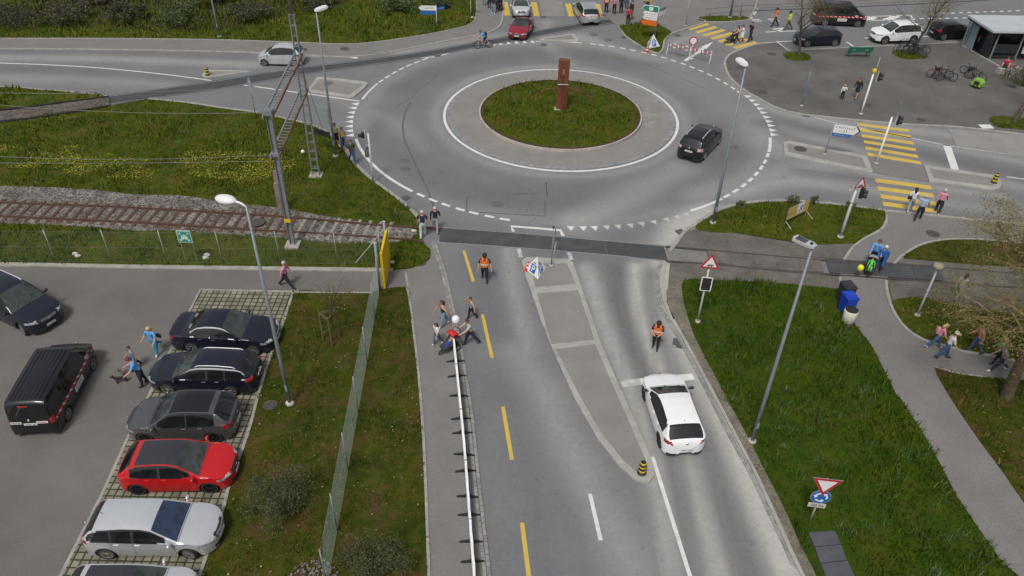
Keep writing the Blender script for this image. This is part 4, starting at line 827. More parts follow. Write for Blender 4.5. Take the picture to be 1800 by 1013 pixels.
# shape presets: x from the rear bumper (0) to the nose (1), z in metres
def shape(kind, H):
    h = H
    T = dict(
     hatch=dict(top=[(0, .78), (.012, .93), (.03, 1.02), (.13, h-.10), (.20, h-.03), (.36, h), (.46, h-.005), (.55, h-.07), (.735, 1.0), (.80, .95), (.92, .84), (.975, .74), (1, .60)], ws=(.545, .735), rw=(.035, .150), win=(.150, .655), bp=(.40,), belt=[(0, .98), (.3, .96), (.7, .90), (1, .86)]),
     estate=dict(top=[(0, .72), (.012, .95), (.03, 1.02), (.10, h-.12), (.16, h-.05), (.34, h), (.48, h-.01), (.555, h-.075), (.735, .98), (.80, .93), (.92, .83), (.975, .74), (1, .60)], ws=(.55, .735), rw=(.032, .125), win=(.075, .655), bp=(.255, .415), belt=[(0, .98), (.3, .95), (.7, .90), (1, .86)]),
     sedan=dict(top=[(0, .72), (.012, .98), (.04, 1.04), (.15, 1.06), (.20, 1.14), (.30, h-.07), (.38, h-.01), (.46, h), (.53, h-.035), (.565, h-.09), (.72, 1.0), (.80, .95), (.92, .84), (.975, .74), (1, .60)], ws=(.54, .715), rw=(.165, .31), win=(.235, .65), bp=(.42,), belt=[(0, .98), (.3, .96), (.7, .92), (1, .86)]),
     suv=dict(top=[(0, .80), (.012, 1.0), (.03, 1.10), (.10, h-.12), (.16, h-.04), (.35, h), (.48, h-.015), (.555, h-.08), (.73, 1.10), (.80, 1.06), (.92, .97), (.975, .86), (1, .68)], ws=(.55, .730), rw=(.032, .135), win=(.095, .650), bp=(.26, .415), belt=[(0, 1.08), (.3, 1.06), (.7, 1.01), (1, .96)]),
     micro=dict(top=[(0, .78), (.012, .95), (.03, 1.02), (.11, h-.16), (.19, h-.05), (.40, h), (.56, h-.04), (.64, h-.14), (.80, 1.0), (.86, .93), (.94, .83), (.98, .72), (1, .58)], ws=(.625, .795), rw=(.035, .165), win=(.145, .71), bp=(.40,), belt=[(0, .98), (.3, .97), (.7, .93), (1, .86)]),
     van=dict(top=[(0, .75), (.006, 1.2), (.015, 1.5), (.035, h-.06), (.07, h), (.4, h+.01), (.66, h-.01), (.71, h-.08), (.825, 1.22), (.88, 1.14), (.95, 1.0), (.985, .84), (1, .62)], ws=(.705, .83), rw=(.012, .032), win=(.055, .775), bp=(.30, .52), belt=[(0, 1.14), (.6, 1.12), (.78, 1.08), (1, 1.0)]),
     roadster=dict(top=[(0, .62), (.012, .82), (.04, .90), (.18, .95), (.26, 1.02), (.36, h), (.48, h+.01), (.55, h-.06), (.68, .90), (.80, .86), (.92, .76), (.975, .66), (1, .50)], ws=(.53, .675), rw=(.25, .36), win=(.34, .60), bp=(), belt=[(0, .84), (.3, .84), (.7, .82), (1, .74)]))
    return T[kind]
def rot_to(a, b_):  # heading of b-a
    return math.atan2(b_[1]-a[1], b_[0]-a[0])
def wheel(t, x, y, R, side, rimmat, spokes, turn=0., wdt=.215):
    w = empty('wheel'); w.parent = t; w.location = (x, y, R); w.rotation_euler = (0, 0, turn)
    M = Matrix.Rotation(-math.pi/2*side, 4, 'X'); hw = wdt/2   # local +z -> outward
    b = MB(); rr_ = R*.70
    b.lathe([(rr_, -hw), (R*.92, -hw), (R*.985, -hw*.75), (R, -hw*.3), (R, hw*.3), (R*.985, hw*.75), (R*.93, hw), (rr_, hw*.96), (rr_*.97, hw*.5), (rr_*.97, -hw)], 28, M, closed=True)
    me_t = b.build('tyre', M_TYRE, w, smooth=True)
    b = MB(); b.lathe([(0, hw*.25), (rr_*.96, hw*.25)], 24, M, mi=1)
    b.lathe([(rr_*.90, hw*.95), (rr_*1.01, hw*.98), (rr_*1.01, hw*.2), (rr_*.92, hw*.2)], 28, M, mi=0, closed=True)
    for k in range(spokes):
        a = 2*math.pi*k/spokes; c, s_ = math.cos(a), math.sin(a); wd = .85*rr_/spokes
        b.prism([(c*.12*rr_-s_*wd*.5, s_*.12*rr_+c*wd*.5), (c*.95*rr_-s_*wd*.45, s_*.95*rr_+c*wd*.45), (c*.95*rr_+s_*wd*.45, s_*.95*rr_-c*wd*.45), (c*.12*rr_+s_*wd*.5, s_*.12*rr_-c*wd*.5)], hw*.55, hw*.86, M=M, mi=0)
    b.lathe([(rr_*.2, hw*.3), (rr_*.2, hw*.92), (0, hw*.95)], 12, M, mi=0)
    b.build('rim', [rimmat, M_RIMD], w); return w
def make_car(label, cat, kind, loc, rz, L, W, H, wb, fo, col, R=.325, roofcol=None, rails=None, rim=M_RIM, spokes=5, clad=False, trim=False, antenna=True, ws=None, tail=M_TAIL, name='parked_car', steer=0., rear_text=None, stripes=False, plate=True, group=None, belt_chrome=False, sideglass=None):
    """loc = ground point under the middle of the wheelbase; fo = front overhang"""
    t = thing(name, label, cat, (loc[0], loc[1], .004), rz, group); SP_ = shape(kind, H); zt_ = smf(SP_['top']); zb_ = smf(SP_['belt'])
    xf = wb/2; xr = -wb/2; x1 = xf+fo; x0 = x1-L; hw = W/2; RA = R+.055; van = kind == 'van'
    U = lambda x: (x-x0)/L
    # stations, dense at the ends and split at the wheel arches
    e = .5*(1-np.cos(np.linspace(0, np.pi/2, 12)))*2
    xs_ = list(np.linspace(x0+.55, x1-.55, int((L-1.1)/.045)))+list(x0+.55*(1-np.sin(np.linspace(0, np.pi/2, 15))))+list(x1-.55*(1-np.sin(np.linspace(0, np.pi/2, 15))))
    for xw in (xf, xr):
        xs_ += [xw-RA-.001, xw-RA+.001, xw+RA-.001, xw+RA+.001]+[xw+RA*math.sin(a) for a in np.linspace(-1.45, 1.45, 17)]
    xs_ = np.array(sorted(xs_)); xs_ = xs_[np.r_[True, np.diff(xs_) > .0012]]
    sill = .20 if not clad else .25; NA, NB, NC = 13, 8, 13
    tum = .25 if not van else .10
    def halfw(u):  # plan taper
        return 1-.035*abs(2*u-1)**3
    ring = []; info = []
    for x in xs_:
        u = U(x); zt = zt_(u); zb = min(zb_(u), zt-.05); ze = max(zb, zt-(.055 if not van else .07)); W_ = hw*halfw(u)
        zl = sill
        for xw in (xf, xr):
            if abs(x-xw) < RA: zl = max(zl, R-.02+math.sqrt(max(0, RA*RA-(x-xw)**2)))
        P = []
        for i in range(NA):
            z = zl+(zb-zl)*i/(NA-1); q = (z-.58)/.45
            y = W_*(1-.045*q*q if z > .58 else 1-.05*q*q); y *= 1-.012*math.exp(-((z-.80)/.06)**2); P.append((y, z))
        yb = P[-1][0]-.012
        yr = lambda z: yb-(tum*hw)*((z-zb)/max(.25, H-zb))-.03*((z-zb)/max(.25, H-zb))**3
        for i in range(1, NB+1):
            z = zb+(ze-zb)*i/NB; P.append((yr(z), z))
        ye = P[-1][0]
        for i in range(1, NC+1):
            q = i/NC; yy = ye*(1-q); cr = (1-(1-q)**2.6); z = ze+(zt-ze)*cr if q < 1 else zt
            P.append((yy if i < NC else 0., z))
        d = .55 if x < (x0+x1)/2 else .72; de = min(1., max(0., (1-min(x-x0, x1-x)/d))); front = x > (x0+x1)/2
        n = 2.35 if front else 3.0
        if van: n = 3.2 if front else 7
        sy = max(.02, (1-de**n))**(1/n)
        dz = .10; dq = min(1., max(0., 1-min(x-x0, x1-x)/dz)); sz = max(.05, 1-dq**3)**(1/3)
        zc = .52
        ring.append([(x, y*sy, zc+(z-zc)*sz) for y, z in P]); info.append((u, zt, zb, ze, zl, sy))
    NS = NA+NB+NC; n = len(ring)
    V = []; 
    for s_ in (1, -1):
        for r_ in ring: V += [(x, s_*y, z) for x, y, z in r_]
    V = np.array(V); parts = {}
    ws0, ws1 = SP_['ws']; rw0, rw1 = SP_['rw']; wi0, wi1 = SP_['win']; doorsplit = SP_['bp'][-1] if SP_['bp'] else None
    d0 = U(xr+RA*.75); d1 = U(xf-RA*1.08)
    def classify(i, j, c, side):
        u = U(c[0]); _, zt, zb, ze, zl, sy = info[i]; x, y, z = c; ay = abs(y); hb = hw
        fr = x1-x; re = x-x0
        if kind == 'roadster' and j >= NA-1 and .345 < u <= ws0: return 'soft_top'
        if j >= NA-1+NB:      # top surface
            ye = ring[i][NA+NB-1][1]
            if ws0 < u < ws1 and ay < ye-.045-.03*(u-ws0)/(ws1-ws0) and ze > zb-.02: return 'windscreen'
            if rw0 < u < rw1 and ay < ye-.06: return 'rear_window'
            if roofcol and rw1+.045 < u <= ws0 and ay < ye-.03: return 'roof_panel'
            if rw1 < u <= ws0: return 'roof'
        elif j >= NA-1:       # glasshouse side
            if wi0 < u < wi1 and ze-zb > .10:
                slant = (z-zb)/max(.1, H-zb)
                if z > zb+.02 and z < ze-.045 and u > wi0+(.02 if not van else 0)*slant and all(abs(u-bp) > .008 for bp in SP_['bp']): 
                    k = sum(u > bp for bp in SP_['bp']); return ('side_window', side, k)
                if z > zb+.0 and belt_chrome: return ('chrome_trim', side) if z <= zb+.03 or z >= ze-.05 else ('window_frame', side)
                return ('window_frame', side) if z < ze-.02 and z > zb+.02 else ('door', side, 1 if doorsplit and u > doorsplit else 0) if d0 < u < d1 and z < zb+.02 else 'body'
        # lamps and grille, judged on where they sit at the ends
        if fr < .62:
            zh = .70 if not kind in ('suv', 'van') else .80
            if kind == 'roadster': zh = .60
            if ay > hb*.56 and fr < .52 and zh-.06 < z < zh+.06 and j < NA+NB+4: return ('headlight', side)
            if fr < .20 and ay < hb*.46 and zh-.11 < z < zh+.04: return 'grille'
            if fr < .25 and ay < hb*.60 and .24 < z < .40: return 'lower_grille'
        if re < (.34 if not van else .22):
            z0_, z1_ = {'van': (.84, 1.14), 'suv': (.88, 1.06), 'sedan': (.80, .97), 'estate': (.82, 1.0), 'micro': (.82, 1.02), 'hatch': (.80, .95), 'roadster': (.62, .76)}[kind]
            if ay > hb*(.62 if not van else .80) and z0_ < z < z1_: return ('tail_light', side)
            if re < .15 and z < .34: return 'rear_bumper_trim'
        if clad and z < zl+.07: return ('wheel_arch_trim', side)
        if fr > .5 and z < sill+.045 and j < 4: return ('sill', side)
        if j < NA-1 and d0 < u < d1 and z > sill+.10: return ('door', side, 1 if doorsplit and u > doorsplit else 0) if zl <= sill+.001 or True else 'body'
        if j >= NA-1 and u > ws1+.005 and fr > .30: return 'bonnet'
        return 'body'
    for si, s_ in enumerate((1, -1)):
        o = si*n*NS
        for i in range(n-1):
            for j in range(NS-1):
                f = (o+i*NS+j, o+i*NS+j+1, o+(i+1)*NS+j+1, o+(i+1)*NS+j)
                if s_ > 0: f = f[::-1]
                P = V[list(f)]; ar = np.linalg.norm(np.cross(P[2]-P[0], P[3]-P[1]))
                if ar < 2e-6: continue
                parts.setdefault(classify(i, j, P.mean(0), s_), []).append(f)
    for i, fl in ((0, 1), (n-1, 0)):   # close the tips
        c = [(a) for a in range(NS)]; A = [i*NS+a for a in c]+[n*NS+i*NS+a for a in reversed(c)]
        parts['body'].append(tuple(A if fl else reversed(A)))
    sg = sideglass or M_GLASS
    PM = {'body': col, 'windscreen': ws or M_GLASSG, 'rear_window': M_GLASS, 'roof_panel': roofcol, 'roof': col, 'window_frame': M_PLASTIC if not trim else M_CHROME, 'chrome_trim': M_CHROME, 'grille': M_PLASTIC, 'lower_grille': M_PLASTIC,
          'rear_bumper_trim': M_PLASTIC, 'wheel_arch_trim': M_PLASTIC, 'sill': M_PLASTIC if clad else col, 'bonnet': col, 'soft_top': M_PLASTIC}
    NM = {'soft_top': 'roof'}
    built = {}
    for key, fs in parts.items():
        nm = key if isinstance(key, str) else key[0]
        m = PM[nm] if nm in PM else {'side_window': sg, 'door': col, 'headlight': M_HEAD, 'tail_light': tail}[nm]
        used = sorted({v for f in fs for v in f}); mp = {v: k for k, v in enumerate(used)}
        b = MB(); b.add(V[used], [tuple(mp[v] for v in f) for f in fs]); nm = NM.get(nm, nm)
        ob = b.build(nm, m, t, smooth=True); built[key] = ob
    body = built['body']
    def skin(u, fz):    # y of the side skin at a station and height
        i = int(np.argmin(np.abs(xs_-(x0+u*L)))); r_ = np.array(ring[i][:NA+NB]); return float(np.interp(fz, r_[:, 2], r_[:, 1]))
    # wheels
    k = 0
    for xw, tn in ((xf, steer), (xr, 0)):
        for s_ in (1, -1): wheel(t, xw, s_*(hw-.125), R, s_, rim, spokes, tn)
    for m_ in (M_GLASS, M_GLASSG, M_GLASSB): m_.node_tree.nodes['Principled BSDF'].inputs['Alpha'].default_value = GLASS_A if m_ is not M_GLASSB else .9
    zs_ = .42; M_IN = mat('cabin_trim', (.060, .060, .062), .85, var=.15, scale=4); M_INL = mat('cabin_trim_light', (.20, .19, .175), .85, var=.15, scale=4)
    for xs2 in ((x0+.50*L, x0+.30*L) if kind not in ('roadster',) else (x0+.42*L,)):
        for s_ in (1, -1):
            b = MB(); b.box((xs2, s_*hw*.42, zs_+.08), (.48, .48, .14)); b.bar((xs2-.22, s_*hw*.42, zs_+.10), (xs2-.36, s_*hw*.42, zs_+.62), .46, .12, up=(1, 0, 0)); b.box((xs2-.39, s_*hw*.42, zs_+.72), (.10, .26, .16)); b.build('seat', M_INL if kind == 'sedan' else M_IN, t)
    b = MB(); b.box((x0+(ws1-.075)*L, 0, zb_(ws1)-.10), (.42, hw*1.62, .16)); b.build('dashboard', M_IN, t)
    b = MB(); b.lathe([(.17, -.012), (.195, 0), (.17, .012)], 16, Matrix.Translation((x0+(ws1-.135)*L, hw*.42, zb_(ws1)-.06))@Matrix.Rotation(-1.15, 4, 'Y'), closed=True); b.build('steering_wheel', M_BLACKT, t)
    # underside and wheel wells
    b = MB(); b.box((0, 0, .30), (L-.5, W-.55, .18)); b.box(((xf+xr)/2, 0, .33), (wb-2*RA-.02, W-.10, .22)); b.box((x1-.36, 0, .36), (.3, W-.5, .22)); b.box((x0+.36, 0, .36), (.3, W-.4, .22)); b.build('underbody', M_PLASTIC, t)
    # mirrors
    xm = x0+(ws1-.03 if not van else ws1-.035)*L
    for s_ in (1, -1):
        zm = zb_(U(xm))+.10; ym = skin(U(xm)-.02, zb_(U(xm)))*1.0; b = MB()
        b.ball((xm-.06, s_*(ym+.13), zm), (.07, .115, .075 if not van else .12), 10); b.bar((xm-.04, s_*(ym-.03), zm-.07), (xm-.05, s_*(ym+.10), zm-.03), .06, .035); b.build('mirror', col if kind != 'van' and label[:15] != 'white hatchback' else M_PLASTIC, t, smooth=True)
    # door handles as sub-parts
    for s_ in (1, -1):
        for kk, uh in enumerate(([doorsplit+.02, d0+.03] if doorsplit else [d0+.06])):
            d_ = built.get(('door', s_, 1 if kk == 0 and doorsplit else 0))
            if d_ is None: continue
            zh = zb_(uh)-.10; yh = skin(uh, zh); b = MB(); b.box((x0+uh*L+.05, s_*(yh+.012), zh), (.17, .03, .028)); b.build('door_handle', M_CHROME if trim or belt_chrome else col, d_)
    # gaps between doors and bonnet
    b = MB()
    for s_ in (1, -1):
        for ug in [d0, d1]+([doorsplit] if doorsplit else []):
            i = int(np.argmin(np.abs(xs_-(x0+ug*L)))); r_ = ring[i]; P_ = [(r_[j][0], s_*(r_[j][1]+.001), r_[j][2]) for j in range(2, NA)]; b = MB(); b.tube(P_, .0055, 4, cap=False); b.build('panel_gap', M_PLASTIC, t)
    for ug in (ws1+.008,):
        b = MB(); i = int(np.argmin(np.abs(xs_-(x0+ug*L)))); r_ = ring[i][NA+NB:]; b.tube([(p[0], p[1], p[2]+.001) for p in r_]+[(p[0], -p[1], p[2]+.001) for p in r_[::-1]], .010, 4, cap=False)
    b.build('panel_gap', M_PLASTIC, t)
    b = MB(); i = int(np.argmin(np.abs(xs_-(x0+(ws1-.012)*L)))); r_ = ring[i][NA+NB-1:]
    for s_ in (.1, -.75):
        b = MB(); p0 = Vector((x0+ws1*L, s_*hw*.8, zt_(ws1)+.012)); p1 = Vector((x0+(ws1-.055)*L, (s_-.02)*hw*.8+.42, zt_(ws1-.055)+.01)); b.tube([p0, p1], .010, 4); b.build('wiper', M_PLASTIC, t)
    if plate:
        for xe, s_ in ((x1+.004, 1), (x0-.006, -1)):
            zc = .46 if s_ > 0 else ({'van': .86, 'suv': .80, 'hatch': .55, 'micro': .74, 'estate': .74, 'sedan': .74, 'roadster': .52}[kind])
            b = MB(); b.box((xe-.0 if s_ > 0 else xe, 0, zc), (.012, .50 if s_ < 0 else .42, .11)); pl = b.build('number_plate', M_PLATE, t)
            b = MB()
            for q in range(7):
                if q != 2: b.box((xe+s_*.008, (-.17+q*.055), zc), (.003, .03, .055))
            b.build('plate_characters', M_INK, pl)
    # badge
    b = MB(); b.lathe([(0, 0), (.05, 0), (.055, .012), (0, .016)], 14, Matrix.Translation((x0-.004, 0, (zb_(0)-.06)))@Matrix.Rotation(-math.pi/2, 4, 'Y')); b.build('badge', M_CHROME, t, smooth=True); b = MB(); b.lathe([(0, 0), (.05, 0), (.05, .012), (0, .014)], 14, Matrix.Translation((x1+.0, 0, .68 if kind not in ('suv', 'van') else .78))@Matrix.Rotation(math.pi/2, 4, 'Y')); b.build('badge', M_CHROME, t, smooth=True)
    if kind in ('suv', 'sedan', 'estate'):
        b = MB()
        for q in range(3): b.tube([(x1-.05+.0, -hw*.40, .66+q*.055+(.08 if kind == 'suv' else 0)), (x1+.006, 0, .66+q*.055+(.08 if kind == 'suv' else 0)), (x1-.05, hw*.40, .66+q*.055+(.08 if kind == 'suv' else 0))], .011, 4)
        b.build('grille_bars', M_CHROME, t)
    if rails:
        for s_ in (1, -1):
            P_ = []
            for q in np.linspace(rw1+.02, ws0-.03, 12):
                i = int(np.argmin(np.abs(xs_-(x0+q*L)))); r_ = ring[i][NA+NB]; P_.append((r_[0], s_*(r_[1]-.02), r_[2]+.045-(.04 if q in (rw1+.02,) else 0)))
            P_[0] = (*P_[0][:2], P_[0][2]-.05); P_[-1] = (*P_[-1][:2], P_[-1][2]-.05); b = MB(); b.tube(P_, .026, 6); b.build('roof_rail', rails, t, smooth=True)
    if antenna and kind != 'roadster':
        q = rw1+.03; z = zt_(q); b = MB(); b.tube([(x0+q*L, 0, z-.01), (x0+q*L-.10, 0, z+.16)], [.012, .004], 5); b.build('antenna', M_PLASTIC, t)
    if van:    # ribbed roof, checker stripe, placards
        b = MB()
        for q in range(8): b.bar((x0+.35, (-.56+q*.16), H+.001), (x0+.66*L, (-.56+q*.16), H+.002), .02, .012)
        b.build('roof_ribs', col, t)
        for s_ in (1, -1):
            b = MB(); nq = 44
            for q in range(nq):
                u0 = .05+.88*q/nq; u1 = .05+.88*(q+1)/nq; 
                for rrow in (0, 1):
                    za, zb2 = .86+.055*rrow, .915+.055*rrow
                    pts_ = [(x0+u0*L, s_*(skin(u0, za)+.006), za), (x0+u1*L, s_*(skin(u1, za)+.006), za), (x0+u1*L, s_*(skin(u1, zb2)+.006), zb2), (x0+u0*L, s_*(skin(u0, zb2)+.006), zb2)]
                    b.add(pts_, [(0, 1, 2, 3) if s_ < 0 else (3, 2, 1, 0)], 1 if (q+rrow) % 4 == 0 else 0)
            b.build('checker_stripe', [M_STRIPE_R, M_STRIPE_W], t)
        for s_ in (1, -1):
            for (xa, za, wa, ha) in ((x0+.50*L, .66, .85, .26), (x0+.765*L, 1.02, .34, .16)):
                y_ = skin(U(xa), za)+.008; b = MB(); b.box((xa, s_*y_, za), (wa, .006, ha)); pl = b.build('door_placard', M_STRIPE_W, t); b = MB()
                for row in range(3):
                    for q in range(int(wa/.06)-2): b.box((xa-wa/2+.09+q*.06, s_*(y_+.006), za+ha*.28-row*ha*.27), (.036, .003, ha*.13))
                b.build('placard_lettering', M_INK, pl)
        for s_ in (.55, -.5):
            b = MB(); b.box((x0-.006, s_*hw, .95), (.006, .42, .12)); pl = b.build('rear_sticker', M_STRIPE_W, t); b = MB()
            for q in range(6): b.box((x0-.011, s_*hw-.15+q*.06, .95), (.003, .035, .06))
            b.build('sticker_lettering', M_STRIPE_R if s_ < 0 else M_INK, pl)
        b = MB(); b.box((x0+.02, 0, H-.13), (.03, .36, .05)); b.build('brake_light', M_TAIL, t)
    return t
def car_px(label, cat, kind, fpx, rpx, side, anchor='mid', **k):
    """place a vehicle by the ground pixels of its two visible wheels (front, rear); side +1 when its left side is seen"""
    f, r_ = np.array(g1(*fpx)), np.array(g1(*rpx)); d = f-r_; d /= np.linalg.norm(d); th = math.atan2(d[1], d[0]); left = np.array([-d[1], d[0]])
    mid = (f+r_)/2 if anchor == 'mid' else (f-d*k['wb']/2 if anchor == 'front' else r_+d*k['wb']/2)
    c = mid-left*side*(k['W']/2-.12); return make_car(label, cat, kind, (c[0], c[1]), th, **k)
BAYG = 'cars parked on the grass pavers'
car_px('black saloon with chrome window trim parked on the pavers, nose to the lawn', 'car', 'sedan', (448.8, 623.6), (341, 619), -1, L=4.85, W=1.86, H=1.49, wb=2.83, fo=.93, col=P_NAVY, belt_chrome=True, spokes=9, group=BAYG)
car_px('black estate car with silver roof rails parked between the saloon and the grey crossover', 'car', 'estate', (301, 692), (407, 695), 1, L=4.76, W=1.80, H=1.50, wb=2.70, fo=.98, col=P_NAVY, rails=M_RAIL, belt_chrome=True, spokes=6, group=BAYG)
car_px('grey metallic crossover with a black roof and dark wheels on the pavers', 'car', 'hatch', (261, 778), (380, 776.5), 1, L=4.41, W=1.83, H=1.57, wb=2.73, fo=.88, col=P_GREY, roofcol=P_BLACK, rim=M_RIMD, spokes=10, group=BAYG)
car_px('bright red hatchback with a black roof parked on the pavers', 'car', 'hatch', (372.5, 865), (248.5, 868), -1, L=4.28, W=1.82, H=1.46, wb=2.64, fo=.86, col=P_RED, roofcol=mat('black_roof_glass', (.03, .032, .04), .3, var=.05, coat=.6), rim=M_RIMD, spokes=10, antenna=False, group=BAYG)
car_px('silver five door hatchback with a blue windscreen parked below the red car', 'car', 'estate', (337.4, 980), (194.6, 980), -1, L=4.64, W=1.80, H=1.47, wb=2.83, fo=.93, col=P_ICE, ws=M_GLASSB, steer=-.25, spokes=12, group=BAYG)
car_px('pale silver car with a black roof cut off by the bottom edge of the photo', 'car', 'hatch', (297, 1104), (148, 1104), -1, L=4.30, W=1.80, H=1.46, wb=2.64, fo=.86, col=P_ICE, roofcol=mat('black_roof_glass', (.03, .032, .04), .3, var=.05, coat=.6), group=BAYG)
car_px('black estate sport utility with silver roof rails driving in at the left edge', 'car', 'suv', (47, 588), (-50, 540), -1, anchor='front', L=4.78, W=1.91, H=1.78, wb=2.92, fo=.86, col=P_NAVY, rails=M_RAIL, R=.36, steer=-.2, name='driving_car')
car_px('black passenger van with a red and white checker stripe in the parking lot', 'van', 'van', (167, 644.4), (118, 744), -1, L=4.89, W=1.90, H=1.95, wb=3.0, fo=.90, col=P_BLACK, R=.335, spokes=7, name='escort_van', sideglass=M_GLASS)
car_px('white hatchback waiting at the stop line beside the long traffic island', 'car', 'hatch', (1133.7, 701.8), (1160, 783), 1, L=4.26, W=1.80, H=1.46, wb=2.62, fo=.86, col=P_WHITE, rim=M_RIMD, spokes=5, name='driving_car')
car_px('black sport utility with silver roof rails driving round the roundabout', 'car', 'suv', (1260.5, 254.7), (1236, 281), -1, anchor='rear', L=4.45, W=1.80, H=1.62, wb=2.62, fo=.88, col=P_BLACK, rails=M_RAIL, tail=M_TAILC, name='driving_car')
car_px('small silver hatchback with rounded roof driving left on the far road', 'car', 'micro', (465.7, 116), (520, 117.4), 1, L=3.72, W=1.66, H=1.54, wb=2.43, fo=.66, col=P_ICE, R=.29, name='driving_car')
car_px('dark red two seater roadster entering the roundabout from the top', 'car', 'roadster', (925.5, 69), (934.5, 54), 1, anchor='front', L=3.95, W=1.73, H=1.22, wb=2.31, fo=.78, col=P_WINE, R=.31, rim=M_RIMD, name='driving_car')
car_px('small pale silver car queuing behind the red roadster at the top', 'car', 'micro', (929, 31), (925.8, 10), 1, anchor='front', L=3.75, W=1.68, H=1.52, wb=2.45, fo=.66, col=P_ICE, R=.29, clad=True, name='driving_car')
car_px('silver estate car seen from behind leaving over the top zebra crossing', 'car', 'estate', (1010, 23), (1019.7, 39.7), 1, anchor='rear', L=4.85, W=1.84, H=1.47, wb=2.85, fo=.90, col=P_SILVER, rails=M_RAIL, name='driving_car')
car_px('dark blue black hatchback parked behind the bare tree near the green bench', 'car', 'hatch', (1419.6, 83), (1462.7, 81.3), 1, L=4.20, W=1.76, H=1.43, wb=2.56, fo=.86, col=P_NAVY)
car_px('white sport utility parked between the green bench and the bare tree', 'car', 'suv', (1555, 78), (1600, 76.7), 1, L=4.48, W=1.84, H=1.66, wb=2.68, fo=.88, col=P_WHITE, clad=True, R=.35)
car_px('black hatchback parked beside the bus shelter, its red tail lamp showing', 'car', 'hatch', (1700, 69.5), (1656, 71.4), -1, anchor='rear', L=4.20, W=1.76, H=1.46, wb=2.58, fo=.86, col=P_BLACK)
car_px('black passenger van with a checker stripe driving right at the top', 'van', 'van', (1506, 48), (1448, 46), -1, L=4.89, W=1.90, H=1.95, wb=3.0, fo=.90, col=P_BLACK, R=.335, spokes=7, name='escort_van')
# ------------------------------------------------------------------ street furniture
M_POLE = mat('pole_grey_paint', (.22, .25, .27), .5, metal=.3, var=.06, scale=3); M_POLEL = mat('pole_light', (.48, .50, .50), .5, metal=.2, var=.06, scale=3)
M_LAMPW = mat('lamp_housing', (.72, .73, .73), .4, var=.03); M_SIGNW = mat('sign_white', (.72, .72, .71), .45, var=.02); M_SIGNR = mat('sign_red', (.45, .015, .03), .45, var=.04); M_SIGNB = mat('sign_blue', (.015, .12, .40), .45, var=.04)
M_SIGNG = mat('sign_green', (.01, .22, .12), .45, var=.04); M_SIGNO = mat('sign_orange', (.65, .13, .01), .45, var=.04); M_SIGNBACK = mat('sign_back', (.27, .32, .34), .5, metal=.3, var=.06); M_BLACK = mat('matt_black', (.018, .018, .020), .6, var=.05)
M_CONC = mat('footing_concrete', (.36, .34, .30), .9, var=.12, scale=6); M_YEL = mat('yellow_enamel', (.66, .46, .015), .45, var=.05); M_CORTEN = mat('corten_steel', (.190, .052, .024), .75, var=.22, scale=1.6, col2=(.115, .036, .022)); M_WOODG = mat('grey_timber', (.20, .17, .14), .9, var=.2, scale=6)
def yaw_of(pa, pb, z):
    a, b_ = G([pa], z)[0], G([pb], z)[0]; return math.atan2(b_[1]-a[1], b_[0]-a[0])
def foot(t, r=.16, h=.10, m=None): b = MB(); b.lathe([(r, 0), (r, h*.6), (r*.8, h), (0, h)], 12); b.build('footing', m or M_CONC, t, smooth=True)
def pole_thing(name, label, cat, bx, by, h, r0, r1, m=M_POLE, z=.05, footing=True, group=None, rz=0):
    t = thing(name, label, cat, (*g1(bx, by, z), z), rz, group); b = MB(); b.tube([(0, 0, 0), (0, 0, h*.3), (0, 0, h)], [r0, r0*.9+r1*.1, r1], 12); b.build('pole', m, t, smooth=True)
    if footing: foot(t, r0+.10)
    return t
def text_mesh(s_, size, name='lettering', mat_=None, parent=None, loc=(0, 0, 0), align='CENTER'):
    cu = bpy.data.curves.new('txt', 'FONT'); cu.body = s_; cu.size = size; cu.align_x = align; cu.align_y = 'CENTER'; cu.extrude = .002; cu.resolution_u = 3
    to = bpy.data.objects.new('txt', cu); COL.objects.link(to); dg = bpy.context.evaluated_depsgraph_get(); me = bpy.data.meshes.new_from_object(to.evaluated_get(dg)); bpy.data.objects.remove(to); bpy.data.curves.remove(cu)
    me.transform(Matrix.Rotation(math.pi/2, 4, 'X')); me.materials.clear(); me.materials.append(mat_); o = bpy.data.objects.new(name, me); COL.objects.link(o); o.parent = parent; o.location = loc; return o
MF = Matrix.Rotation(math.pi/2, 4, 'X')     # prism built in xy -> stands in xz, facing -y at z1
def plate(name, poly, m, parent, y=0, th=.02, mback=None, loc=None):
    e_ = max(0, th-.02); b = MB(); b.prism(poly, -y+e_, -y+th, M=MF); o = b.build(name, m, parent)
    if loc: o.location = loc
    return o
def rrect(w_, h_, r=.03, cx=0, cz=0):
    P = []
    for sx, sz, a0 in ((1, 1, 0), (-1, 1, 90), (-1, -1, 180), (1, -1, 270)):
        for k in range(4): a = math.radians(a0+30*k); P.append((cx+sx*(w_/2-r)+r*math.cos(a), cz+sz*(h_/2-r)+r*math.sin(a)))
    return P
def circ(r, n=24, cx=0, cz=0): return [(cx+r*math.cos(2*math.pi*k/n), cz+r*math.sin(2*math.pi*k/n)) for k in range(n)]
def arrow_poly(w_, h_, left=False):
    P = [(-w_/2, -h_/2), (w_/2-h_*.5, -h_/2), (w_/2, 0), (w_/2-h_*.5, h_/2), (-w_/2, h_/2)]
    return [(-x, z) for x, z in P] if left else P
